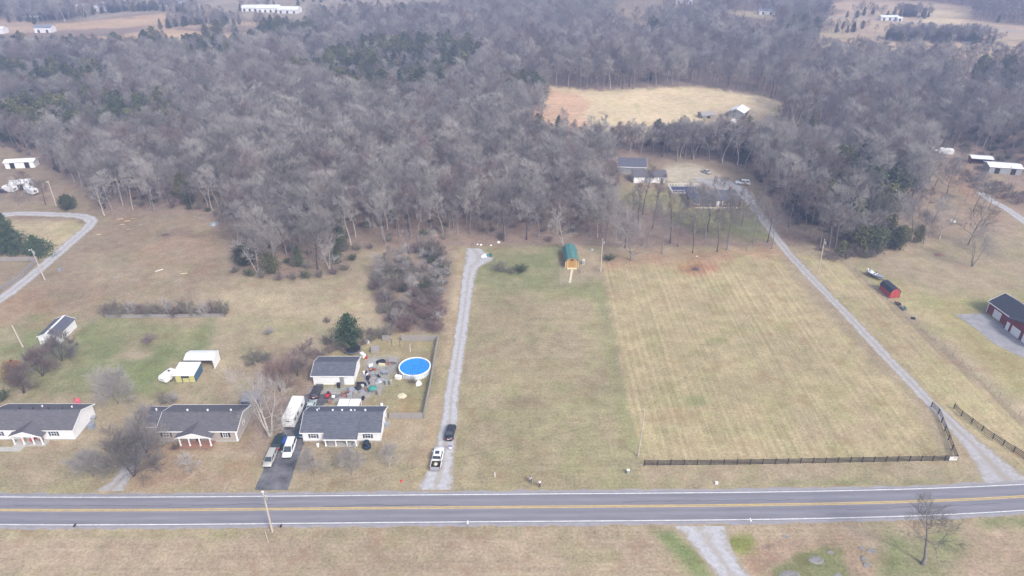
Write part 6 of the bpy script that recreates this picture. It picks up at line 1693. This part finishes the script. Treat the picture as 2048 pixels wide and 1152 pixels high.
own_tree('tall dark pine with two ragged tops inside the loop drive', 30, 508, conifer_mesh(419, 13.5, 4.2, 5200, .30, 'pine', fol='pine'), name='pine_tree')
own_tree('low spreading pine beside the tall pine inside the loop drive', 76, 510, conifer_mesh(420, 6.5, 4.6, 3200, .30, 'pine', fol='pine'), name='pine_tree')
own_tree('second ragged pine behind the tall one inside the loop drive', 8, 502, conifer_mesh(421, 11.5, 3.6, 3600, .30, 'pine', fol='pine'), name='pine_tree')
own_tree('round dark evergreen bush tree below the utility pole', 137, 418, conifer_mesh(422, 5.2, 2.6, 2600, .24, 'oval', fol='cedar', z0=.02), name='cedar_tree')
own_tree('round evergreen cedar at the tip of the woods, left one', 492, 529, conifer_mesh(423, 6.6, 3.0, 2800, .26, 'oval', fol='cedar', z0=.02), name='cedar_tree')
own_tree('yellow green cedar at the tip of the woods, right of the dark one', 542, 545, conifer_mesh(424, 6.2, 2.7, 2600, .26, 'oval', fol='cedarolive', z0=.02), name='cedar_tree')
own_tree('pale grey leaning tree over the cedars at the woods tip', 515, 545, B(425, 13, 4.6, .22, 13, 6, 5, 5, multi=2, tw=.022, bark='barkpale', twig='twigpale'))
own_tree('white barked bare tree on the clearing edge of the woods tip', 660, 540, B(426, 12.5, 4.6, .2, 14, 6, 5, 5, multi=2, tw=.022, bark='barkpale', twig='twigpale'))
own_tree('tall bare tree standing alone above the loop drive', 209, 431, B(427, 14, 3.8, .35, 12, 5, 5, 5, tw=.022, bark='barkpale', twig='twigpale'))
own_tree('broad bare oak with long low limbs beside the green shed pole', 1262, 521, B(428, 14.5, 7.5, .14, 18, 6, 5, 5, tw=.024, bark='bark', twig='twigpale', tr=.017, upb=.15))
own_tree('tall bare tree forking close behind the green roofed shed', 1128, 497, B(429, 17, 4.6, .34, 13, 5, 5, 5, multi=2, tw=.024, bark='barkpale', twig='twigpale', tr=.016))
own_tree('leaning double trunk bare tree in the right hand pasture', 1944, 533, B(430, 12.5, 6.4, .2, 18, 6, 5, 6, multi=3, tw=.020, bark='bark', twig='twig'), s=(1, 1, 1))
own_tree('bare pasture tree behind the double trunk one', 1936, 490, B(431, 13.5, 6.0, .26, 16, 6, 5, 6, tw=.020, bark='barkdark', twig='twig'))
own_tree('pale heavy limbed bare tree beside the tin sheet in the pasture', 1878, 478, B(432, 12, 6.0, .26, 16, 6, 5, 6, tw=.020, bark='barkpale', twig='twigpale', tr=.018))
own_tree('slim bare tree pair member at the pasture cedar edge', 1848, 488, B(433, 13, 5.0, .26, 16, 6, 5, 6, multi=2, tw=.020, bark='bark', twig='twig'))
own_tree('lone bare tree on the pink farm slope', 1893, 390, B(434, 11, 5.4, .26, 16, 6, 5, 6, tw=.022, bark='barkdark', twig='twig'))
own_tree('bare tree on the slope left of the farm sheds', 1870, 372, B(435, 11, 5.4, .26, 16, 6, 5, 6, tw=.022, bark='bark', twig='twigpale'))
for i, (px, py) in enumerate([(38, 412), (92, 410), (60, 405)]):
    place_tree(FOREST[(i + 2) % 7], 'bare_tree', 'bare tree standing in front of the white trailer home', 'tree', tuple(P(px, py)), i * 2., .62 + .06 * i, 'bare trees before the trailer home')
for i, (px, py, s) in enumerate([(1694, 503, .92), (1716, 507, 1.02), (1742, 505, .9), (1772, 494, 1.0), (1800, 486, .78), (1680, 512, .6), (1835, 486, .62), (1790, 500, .7), (1725, 495, 1.0), (1760, 488, 1.05)]):
    place_tree(CEDARS[(3, 4, 2, 3, 4)[i % 5]], 'cedar_tree', 'dense %s cedar in the clump by the right hand pasture' % ('dark green' if i % 5 == 2 else 'olive'), 'tree', tuple(P(px, py)), i * 1.3, (s * (1.0 + .35 * (i % 3)), s * (1.05 + .2 * (i % 2)), s * (.85 + .12 * (i % 4))), 'cedars by the right hand pasture')
for i, (px, py) in enumerate([(1705, 500), (1730, 490), (1755, 482), (1782, 478), (1812, 470), (1688, 494), (1668, 500), (1820, 482), (1745, 500)]):
    place_tree(FOREST[(i * 3) % 7], 'bare_tree', 'bare tree rising between the cedars by the right hand pasture', 'tree', tuple(P(px, py)), i * 2.1, .8 + .05 * (i % 4), 'bare trees among the pasture cedars')

STAND = [tree_meshes(bare_tree_mesh(450 + i, H=18.5, R_=Rr, tf=tf, n1=13, n2=5, n3=5, n4=6, bark='barkdark' if i == 1 else 'bark', twig=tg, tw=.024, tr=.011, upb=.4), 's') for i, (Rr, tf, tg) in enumerate([(4.6, .40, 'twig'), (4.0, .46, 'twigbrown'), (5.2, .36, 'twig')])]
for i, (px, py) in enumerate([(1237, 474), (1276, 462), (1292, 505), (1318, 442), (1340, 486), (1352, 500), (1366, 462), (1384, 504), (1396, 472), (1412, 490), (1432, 500), (1441, 462), (1456, 492), (1480, 470), (1497, 502), (1506, 494), (1531, 500), (1546, 497), (1452, 506), (1300, 470), (1325, 505), (1520, 470), (1290, 440)]):
    place_tree(STAND[i % 3], 'bare_tree', '%s tree standing on the lawn below the brick house' % ['tall grey trunked', 'slim dark trunked', 'broad grey trunked'][i % 3], 'tree', tuple(P(px + (i * 37 % 11) - 5, py - (i * 53 % 23) + 5)), i * 1.9, .72 + .36 * ((i * 5) % 7) / 7, 'tall trees below the brick house')

FARM = [(1846, 352), (1858, 366), (1872, 350), (1884, 368), (1902, 372), (1918, 384), (1912, 352), (1930, 402), (1946, 424), (1962, 404), (1940, 372), (1835, 412), (1850, 432), (1822, 430), (1865, 446), (1976, 420)]
for i, (px, py) in enumerate(FARM):
    place_tree(FOREST[(i * 2 + 1) % 7], 'bare_tree', '%s bare tree scattered on the slope before the farm sheds' % ['grey', 'dark barked', 'pale barked', 'brownish'][((i * 2 + 1) % 7) % 4], 'tree', tuple(P(px, py)), i * 1.7, .55 + .05 * (i % 5), 'bare trees on the farm slope')
rb_ = random.Random(12)
for i in range(64):
    px = rb_.uniform(1180, 1560); py = rb_.uniform(298, 324) + (8 if px > 1440 else 0)
    if px < 1345 and py > 306: py -= 10
    k = rb_.randrange(7); hh = (py - 247) / 4.7 * rb_.uniform(.85, 1.05)
    place_tree(FOREST[k], 'bare_tree', '%s bare tree in the belt between the brick house yard and the sunlit pasture' % ['grey', 'slender', 'pale twigged', 'dark barked', 'brown twigged', 'pale barked', 'dense grey'][k], 'tree', tuple(P(px, py)), i * 1.3, (hh / 15 * 1.2, hh / 15 * 1.2, hh / 15), 'belt of bare trees behind the brick house yard')
# brush
for i, (px, py) in enumerate([(1935 + 9 * k, 352 + 3.4 * k + 9 * (k % 3)) for k in range(14)] + [(1690 + 13 * k, 516 - (k % 3) * 4) for k in range(6)]):
    shrub('brown shrub in the brush below the farm sheds' if i < 14 else 'brown shrub under the pasture cedars', px, py, [0, 1, 2, 5][i % 4], .85 + .1 * (i % 4), 'brush below the farm sheds' if i < 14 else 'shrubs under the pasture cedars')
for i, (px, py) in enumerate([(212 + 18 * k, 629 + (k % 3) * 2) for k in range(14)]):
    shrub('bare grey brown shrub in the row along the board fence', px, py, i % 4, (1.15, 1.1, 1.2 + .5 * ((i * 7) % 5) / 5), 'shrubs along the board fence')
shrub('red brown brush pile on the green lawn', 298, 682, 0, (1.35, 1.1, .62), name='brush_pile')
shrub('dark purple brown thicket bush behind the beige house', 515, 722, 2, (2.1, 1.6, .9)); shrub('low dark bush with sprigs beside the magnolia', 655, 645, 0, .6); shrub('grey low bush in the rough grass', 537, 668, 3, (.9, .9, .6))
shrub('pale bush behind the beige house roof', 345, 806, 3, .9); shrub('broad pale bush between the beige house and the gazebo', 328, 806, 1, .8); shrub('small red leaved bush at the beige porch', 352, 897, 0, (.55, .5, .4)); shrub('dark shrub under the pool beside the pump', 824, 765, 2, (.7, .5, .4))
shrub('rounded bare bush on the gravel pad side of the green lawn', 1000, 541, 1, (1.25, 1.2, .95)); shrub('rounded dark bush on the shed side of the green lawn', 1042, 543, 4, (1.3, 1.25, .9)); shrub('low brush between the two round lawn bushes', 1021, 545, 2, (1.1, 1.0, .7))
shrub('dark bush at the left frame edge behind the white porch house', 6, 800, 4, .9); shrub('bare bush right of the gravel drive near the cedar pole', 1662, 520, 5, (1.4, 1.2, .8)); shrub('dark brush below the oak beside the shed pole', 1218, 520, 4, (1.2, 1.0, .7))
rs_ = np.random.default_rng(77)
THICKET = [(745, 560), (775, 520), (815, 496), (868, 488), (893, 505), (896, 560), (890, 640), (874, 668), (790, 664), (768, 630), (758, 600)]
cand = []
while len(cand) < 150:
    px, py = rs_.uniform(740, 900), rs_.uniform(486, 670)
    if poly_sd(np.array([px]), np.array([py]), THICKET)[0] < -2: cand.append((px, py))
for i, (px, py) in enumerate(cand):
    k = ([0, 0, 6, 2, 0, 6, 3, 0] if py > 585 else [0, 1, 2, 5, 3, 2, 3, 4])[i % 8]
    where = 'at the woods end of the lane side thicket' if py < 545 else ('along the gravel lane in the lane side thicket' if px > 855 else ('by the pool yard end of the lane side thicket' if py > 625 else 'deep in the lane side thicket'))
    shrub('%s shrub %s' % (['brown leafless', 'tall grey green leafless', 'low grey green leafless', 'pale leafless', 'green leaved', 'tall brown leafless', 'red brown leafless'][k], where), px, py, k, (rs_.uniform(.7, 1.5), rs_.uniform(.7, 1.5), rs_.uniform(.5, 1.0)), 'shrubs of the lane side thicket')
    if i % 6 == 0: place_tree(FOREST[(i // 6) % 7], 'bare_sapling', 'leafless sapling poking out of the shrubs %s' % where.replace('of the lane side', 'of the lane-side'), 'tree', tuple(P(px + 4, py - 3)), i * 1.1, rs_.uniform(.32, .5), 'saplings of the lane side thicket')
for i, (px, py) in enumerate([(727, 690), (745, 680), (760, 676), (690, 700), (672, 700), (655, 690), (640, 715), (600, 735), (585, 745), (660, 705), (720, 676), (776, 672), (740, 668)]):
    shrub('brown brush shrub round the foot of the magnolia', px, py, [0, 2, 1][i % 3], .7 + .1 * (i % 4), 'brush round the magnolia')
place_tree(CEDARS[0], 'cedar_tree', 'small bright cedar at the top of the lane side thicket', 'tree', tuple(P(882, 516)), .4, (.36, .36, .42))
for i, (px, py, s) in enumerate([(470, 545, .8), (500, 552, .9), (525, 556, .8), (560, 560, .9), (585, 558, .8), (612, 556, .9), (640, 555, .8), (668, 548, .85), (690, 540, .8), (705, 520, .8), (715, 500, .9), (740, 498, .7)]):
    shrub('low shrub on the rim of the woods tip', px, py, [2, 4, 1, 0][i % 4], s, 'shrubs on the rim of the woods tip')

# ------------------------------------------------------------------ the woods
OPEN = [[(900, 484), (1215, 484), (1340, 520), (1560, 505), (1600, 540), (900, 560)]]     # lawns before the woods
BUILT = [(1222, 300, 1345, 372), (1340, 372, 1500, 424), (1380, 205, 1500, 250), (1925, 305, 2048, 350)]

def samples(pad, near, farr, spacing, seed):
    r = np.random.default_rng(seed); out = []
    y = near
    while y < farr:
        sp = spacing * (1 + max(0, y - 260) / 900)
        half = y * .74 + pad
        n = int(2 * half / sp)
        xs = -half + (np.arange(n) + r.random(n)) * sp
        out.append(np.stack([xs, y + r.uniform(-.5, .5, n) * sp], 1)); y += sp
    return np.concatenate(out)
pts = samples(25, 168, 1000, 5.2, 5)
bx_, by_ = proj(pts[:, 0], pts[:, 1], 0)
# edge of the woods as ground pixels
WOODS = [(-400, 300), (60, 318), (120, 352), (160, 388), (215, 424), (330, 424), (400, 424), (455, 448), (470, 500), (480, 535), (560, 548), (640, 545), (688, 532), (700, 498), (760, 488), (880, 482), (960, 482), (1100, 486), (1128, 480), (1165, 482), (1200, 498), (1300, 503), (1420, 500), (1480, 500), (1545, 498),
         (1530, 455), (1520, 400), (1540, 395), (1565, 440), (1600, 498), (1680, 512), (1720, 470), (1790, 440), (1840, 400), (1850, 330), (1870, 300), (1950, 312), (2060, 352), (2500, 420), (2500, -190), (-400, -190)]
inside = poly_sd(bx_, by_, WOODS) < 0
keep = inside.copy()
H_ = 12.0 + 7.0 * vnoise(pts[:, 0] / 60 + 50, pts[:, 1] / 60 + 50, 61, 3) + rng.normal(size=len(pts)) * 1.8
H_ = np.where((bx_ > 1060) & (bx_ < 1680) & (by_ > 262) & (by_ < 340), np.clip((by_ - 246) / 4.9, 6, 14) * (.85 + .2 * rng.random(len(pts))), H_)
lucky = rng.random(len(pts)) < .3
keep &= ~((bx_ > 1060) & (bx_ < 1680) & (by_ > 262) & (by_ < 340) & (rng.random(len(pts)) < .25))
for z in (0.0, .3, .55, .8, 1.0):
    sx, sy = proj(pts[:, 0], pts[:, 1], z * H_)
    for poly in CLEAR:
        if z > 0 and min(v for u, v in poly) > 260: continue      # near clearings: only the foot of the tree matters
        hit = poly_sd(sx, sy, poly) < 0
        if z >= .8: hit &= ~(lucky & (by_ > 262))
        keep &= ~hit
for z in (.45, .65, .85):
    sx, sy = proj(pts[:, 0], pts[:, 1], z * H_)
    keep &= ~((sx > 1226) & (sx < 1338) & (sy > 312) & (sy < 366) & (rng.random(len(pts)) < .8))
for x0, y0, x1, y1 in BUILT:                                       # keep walls clear of trunks
    keep &= ~((bx_ > x0 - 6) & (bx_ < x1 + 6) & (by_ > y0) & (by_ < y1 + 4))
for o in list(COL.objects):
    if o.parent is None and o.get('category') in ('house', 'barn', 'shed', 'mobile home', 'garage', 'workshop', 'camper', 'car', 'deck'):
        keep &= ((pts[:, 0] - o.location.x) ** 2 + (pts[:, 1] - o.location.y) ** 2) > (9.0 if o['category'] not in ('camper', 'car') else 5.0) ** 2
# gravel drive to the brick house stays open
dl = [P(u, v) for u, v in ((1570, 500), (1530, 440), (1497, 395), (1440, 370), (1400, 355))]
for a, c_ in zip(dl[:-1], dl[1:]):
    ab = np.array([c_.x - a.x, c_.y - a.y]); t = np.clip(((pts[:, 0] - a.x) * ab[0] + (pts[:, 1] - a.y) * ab[1]) / (ab @ ab), 0, 1)
    keep &= np.hypot(pts[:, 0] - a.x - t * ab[0], pts[:, 1] - a.y - t * ab[1]) > 4.0
pts = pts[keep]; H_ = H_[keep]; bx_ = bx_[keep]; by_ = by_[keep]
# thin the stand before the brick house and on the far right farm slope
thin = (poly_sd(bx_, by_, [(1225, 405), (1330, 420), (1480, 415), (1560, 500), (1300, 505), (1235, 470)]) < 0)
rnd = rng.random(len(pts))
keep = ~(thin & (rnd > .12))
pts = pts[keep]; H_ = H_[keep]; bx_ = bx_[keep]; by_ = by_[keep]; rnd = rng.random(len(pts))
# belts of cedar among the bare trees, as seen in the crowns
mx_, my_ = proj(pts[:, 0], pts[:, 1], H_ * .55)
prob = np.full(len(pts), .035)
for poly, p in [([(560, 135), (700, 82), (900, 72), (965, 85), (960, 125), (850, 190), (740, 185), (620, 150)], .6), ([(0, 128), (220, 124), (230, 172), (0, 176)], .6), ([(0, 200), (330, 190), (380, 240), (100, 262), (0, 255)], .62),
                ([(0, 66), (300, 60), (620, 40), (640, 75), (400, 100), (0, 95)], .5), ([(370, 100), (480, 95), (470, 125), (370, 125)], .4), ([(1590, 300), (1690, 280), (1850, 285), (1840, 400), (1760, 440), (1600, 380)], .36), ([(1330, 262), (1530, 262), (1520, 330), (1340, 320)], .12),
                ([(1000, 150), (1080, 150), (1090, 185), (1000, 185)], .5), ([(1640, 30), (1700, 26), (1690, 60), (1560, 80), (1480, 70), (1500, 55)], .4), ([(1870, 120), (2048, 130), (2048, 155), (1900, 140)], .6), ([(1290, 45), (1330, 45), (1320, 75), (1280, 70)], .6),
                ([(640, 20), (850, 10), (850, 40), (640, 50)], .35), ([(250, 400), (480, 380), (700, 430), (780, 470), (480, 500)], .14), ([(1420, 40), (1560, 60), (1540, 80), (1400, 70)], .3), ([(700, 280), (900, 280), (900, 320), (700, 320)], .12), ([(1180, 150), (1500, 150), (1500, 185), (1180, 180)], .16)]:
    prob = np.where(poly_sd(mx_, my_, poly) < 0, p, prob)
clump = np.clip((vnoise(pts[:, 0] / 16 + 9, pts[:, 1] / 16 + 4, 71, 2) - .5) * 4 + .6, .15, 1.5)
clump = np.where(prob > .3, np.maximum(clump, .55) * 1.35, clump)
is_cedar = rnd < prob * clump * 1.15
dist = np.hypot(pts[:, 0], pts[:, 1])
inframe = (bx_ > -40) & (bx_ < 2090) & (by_ > -5)
def label_for(x, y, cedar, k, s):
    u, v = proj(x, y)
    if cedar:
        where = 'beside the long drive' if u > 1560 else ('behind the mown lot' if u > 880 else ('behind the lane side thicket' if u > 440 else 'above the left hand clearing'))
        return '%s %s cedar among bare trees %s' % ('tall' if s > 1.1 else ('low' if s < .85 else 'middling'), ['dark pointed', 'dark slim', 'dark rounded', 'olive pointed', 'olive rounded'][k], where)
    kind = ['grey', 'slender grey', 'pale twigged', 'dark barked', 'brown twigged', 'pale barked slender', 'dense grey'][k]
    if 1225 < u < 1570 and v > 400: where = 'on the lawn side of the brick house'
    elif u >= 1570: where = 'in the mixed wood beside the long drive'
    elif u > 880: where = 'on the woods edge behind the mown lot'
    elif u > 440: where = 'in the woods behind the lane side thicket'
    else: where = 'in the woods above the left hand clearing'
    return '%s %s leafless tree %s' % ('tall' if s > .93 else ('short' if s < .8 else 'middling'), kind, where)
order_b = np.argsort(np.where(is_cedar | ~inframe, 1e9, dist)); order_c = np.argsort(np.where(~is_cedar | ~inframe, 1e9, dist))
single = np.zeros(len(pts), bool); single[order_b[:150]] = True; single[order_c[:90]] = True
kind_ = np.where(is_cedar, rng.integers(0, 5, len(pts)), rng.integers(0, 7, len(pts)))
rot_ = rng.uniform(0, 6.28, len(pts)); sc_ = np.where(is_cedar, rng.uniform(.7, 1.15, len(pts)) + .45 * (prob > .25), H_ / 15 * np.where(prob > .38, .74, 1))
wid_ = rng.uniform(.9, 1.2, len(pts))
for i in np.nonzero(single)[0]:
    k = int(kind_[i]); x, y = pts[i]
    ms = CEDARS[k] if is_cedar[i] else FOREST[k]
    s = float(sc_[i]); lb = label_for(x, y, bool(is_cedar[i]), k, s)
    place_tree(ms, 'cedar_tree' if is_cedar[i] else 'bare_tree', lb, 'tree', (float(x), float(y), 0), float(rot_[i]), (s * float(wid_[i]), s * float(wid_[i]), s), lb + 's')

# the rest of the woods reads as one mass
pc_ = bpy.data.collections.new('woods_kinds')
def proto(gen, name):
    (T_, C_, bk, tg) = gen[2]
    V, Q = merge(T_, C_)
    me = raw_mesh(name, V, Q, [M[bk], M[tg]], np.concatenate([np.zeros(len(T_[1])), np.ones(len(C_[1]))]))
    o = bpy.data.objects.new(name, me); pc_.objects.link(o)
for i, g in enumerate(FOREST): proto(g, 'kind_%02d' % i)
for i, g in enumerate(CEDARS): proto(g, 'kind_%02d' % (7 + i))
for i in range(3):
    o = bpy.data.objects.new('kind_%02d' % (12 + i), SHRUBS[(0, 1, 4)[i]]); pc_.objects.link(o)

def instancer(name, label, XY, idx, rz, scl, cat=None):
    me = bpy.data.meshes.new(name); n = len(XY)
    me.vertices.add(n); me.vertices.foreach_set('co', np.concatenate([XY, np.zeros((n, 1))], 1).astype(np.float32).ravel())
    a = me.attributes.new('kind_index', 'INT', 'POINT'); a.data.foreach_set('value', idx.astype(np.int32))
    a = me.attributes.new('turn', 'FLOAT_VECTOR', 'POINT'); a.data.foreach_set('vector', np.stack([np.zeros(n), np.zeros(n), rz], 1).astype(np.float32).ravel())
    a = me.attributes.new('size', 'FLOAT_VECTOR', 'POINT'); a.data.foreach_set('vector', scl.astype(np.float32).ravel())
    o = link(name, me); tag(o, label, None, None, 'stuff')
    ng = bpy.data.node_groups.new(name, 'GeometryNodeTree')
    ng.interface.new_socket('Geometry', in_out='INPUT', socket_type='NodeSocketGeometry'); ng.interface.new_socket('Geometry', in_out='OUTPUT', socket_type='NodeSocketGeometry')
    N = ng.nodes.new; gi = N('NodeGroupInput'); go = N('NodeGroupOutput'); ip = N('GeometryNodeInstanceOnPoints'); ci = N('GeometryNodeCollectionInfo')
    ci.inputs['Collection'].default_value = pc_; ci.inputs['Separate Children'].default_value = True; ci.inputs['Reset Children'].default_value = True
    def att(nm, ty):
        q = N('GeometryNodeInputNamedAttribute'); q.data_type = ty; q.inputs['Name'].default_value = nm; return q.outputs['Attribute']
    L = ng.links.new
    L(gi.outputs[0], ip.inputs['Points']); L(ci.outputs[0], ip.inputs['Instance']); ip.inputs['Pick Instance'].default_value = True
    L(att('kind_index', 'INT'), ip.inputs['Instance Index'])
    e2r = N('FunctionNodeEulerToRotation'); L(att('turn', 'FLOAT_VECTOR'), e2r.inputs[0]); L(e2r.outputs[0], ip.inputs['Rotation']); L(att('size', 'FLOAT_VECTOR'), ip.inputs['Scale'])
    L(ip.outputs[0], go.inputs[0])
    md = o.modifiers.new('scatter', 'NODES'); md.node_group = ng
    return o
rest = ~single
scl = np.stack([sc_ * wid_, sc_ * wid_, sc_], 1)
instancer('woods', 'grey leafless woods with dark cedars covering the distance', pts[rest], np.where(is_cedar, 7 + kind_, kind_)[rest], rot_[rest], scl[rest])
# hedgerows and strips of trees between the far fields
HP = []
for line, n, w_ in [([(30, 44), (120, 38), (230, 24), (330, 20), (400, 30)], 230, 5), ([(330, 56), (400, 48), (470, 50)], 90, 4), ([(1780, 80), (1870, 79), (1975, 84)], 240, 7), ([(1795, 32), (1850, 34)], 60, 5), ([(1655, 66), (1675, 64), (1690, 62), (1715, 66), (1740, 60)], 16, 6), ([(480, 20), (600, 8), (780, -2)], 40, 10), ([(1700, 36), (1740, 30), (1770, 34)], 18, 5), ([(220, 10), (300, 4), (430, 8)], 30, 8), ([(1430, 286), (1480, 284), (1560, 270), (1640, 262)], 26, 7), ([(1100, 284), (1250, 288), (1420, 290)], 26, 6)]:
    w = [P(*p) for p in line]
    for k in range(n):
        f = (k + rng.random()) / n * (len(w) - 1); i = int(f); p = w[i].lerp(w[min(i + 1, len(w) - 1)], f - i); HP.append((p.x + rng.normal() * w_ * .6, p.y + rng.normal() * w_))
HP = np.array(HP); n = len(HP)
ki = np.where(rng.random(n) < .28, rng.integers(7, 12, n), rng.integers(0, 7, n)); s = np.where(ki >= 7, rng.uniform(.6, .95, n), rng.uniform(.45, .8, n))
instancer('hedgerows', 'hedgerow trees dividing the far fields', HP, ki, rng.uniform(0, 6.28, n), np.stack([s, s, s], 1))
# undergrowth inside the near woods
up = samples(10, 170, 330, 4.4, 9); ux, uy = proj(up[:, 0], up[:, 1]); k = poly_sd(ux, uy, WOODS) < -3
for poly in CLEAR: k &= ~(poly_sd(ux, uy, poly) < 0)
for a, c_ in zip(dl[:-1], dl[1:]):
    ab = np.array([c_.x - a.x, c_.y - a.y]); t = np.clip(((up[:, 0] - a.x) * ab[0] + (up[:, 1] - a.y) * ab[1]) / (ab @ ab), 0, 1)
    k &= np.hypot(up[:, 0] - a.x - t * ab[0], up[:, 1] - a.y - t * ab[1]) > 4.0
k &= ~((ux > 1060) & (ux < 1680) & (uy < 350)); k &= (rng.random(len(up)) < .6) & ~(poly_sd(ux, uy, [(1215, 400), (1560, 400), (1570, 512), (1215, 512)]) < 0); up = up[k]; n = len(up); s = rng.uniform(.45, .95, n)
instancer('undergrowth', 'brown brush and saplings under the near woods', up, rng.choice([12, 12, 13, 13, 14], n), rng.uniform(0, 6.28, n), np.stack([s, s, s * .9], 1))
# dead branches fallen into the left hand clearing
t = thing('fallen_branch', 'pale fallen log lying at the woods edge by the wreck', 'log', tuple(P(388, 433)), R(-32)); b = MB(); b.tube((0, 0, .15), (4, 0, .15), .12, .08, 7); b.tube((4, 0, .15), (6.6, .4, .2), .08, .04, 6); b.build('trunk', M['barkpale'], t); b = MB(); b.tube((3.5, 0, .2), (4.2, .8, .5), .05, .02, 5); b.build('branch', M['barkpale'], t)

# ------------------------------------------------------------------ haze
hb = MB(); hb.box(-4200, 4200, -950, 5200, -1.0, 150)
hz = hb.build('haze', [])
hz.data.materials.clear()
hm = bpy.data.materials.new('haze_air'); hm.use_nodes = True
nt = hm.node_tree
nt.nodes.remove(nt.nodes['Principled BSDF'])
pv = nt.nodes.new('ShaderNodeVolumePrincipled'); pv.inputs['Color'].default_value = (.40, .50, .82, 1); pv.inputs['Density'].default_value = .00075; pv.inputs['Anisotropy'].default_value = 0.0
nt.links.new(pv.outputs[0], nt.nodes['Material Output'].inputs['Volume'])
hz.data.materials.append(hm)
tag(hz, 'thin bluish haze in the air over the valley', kind='stuff')
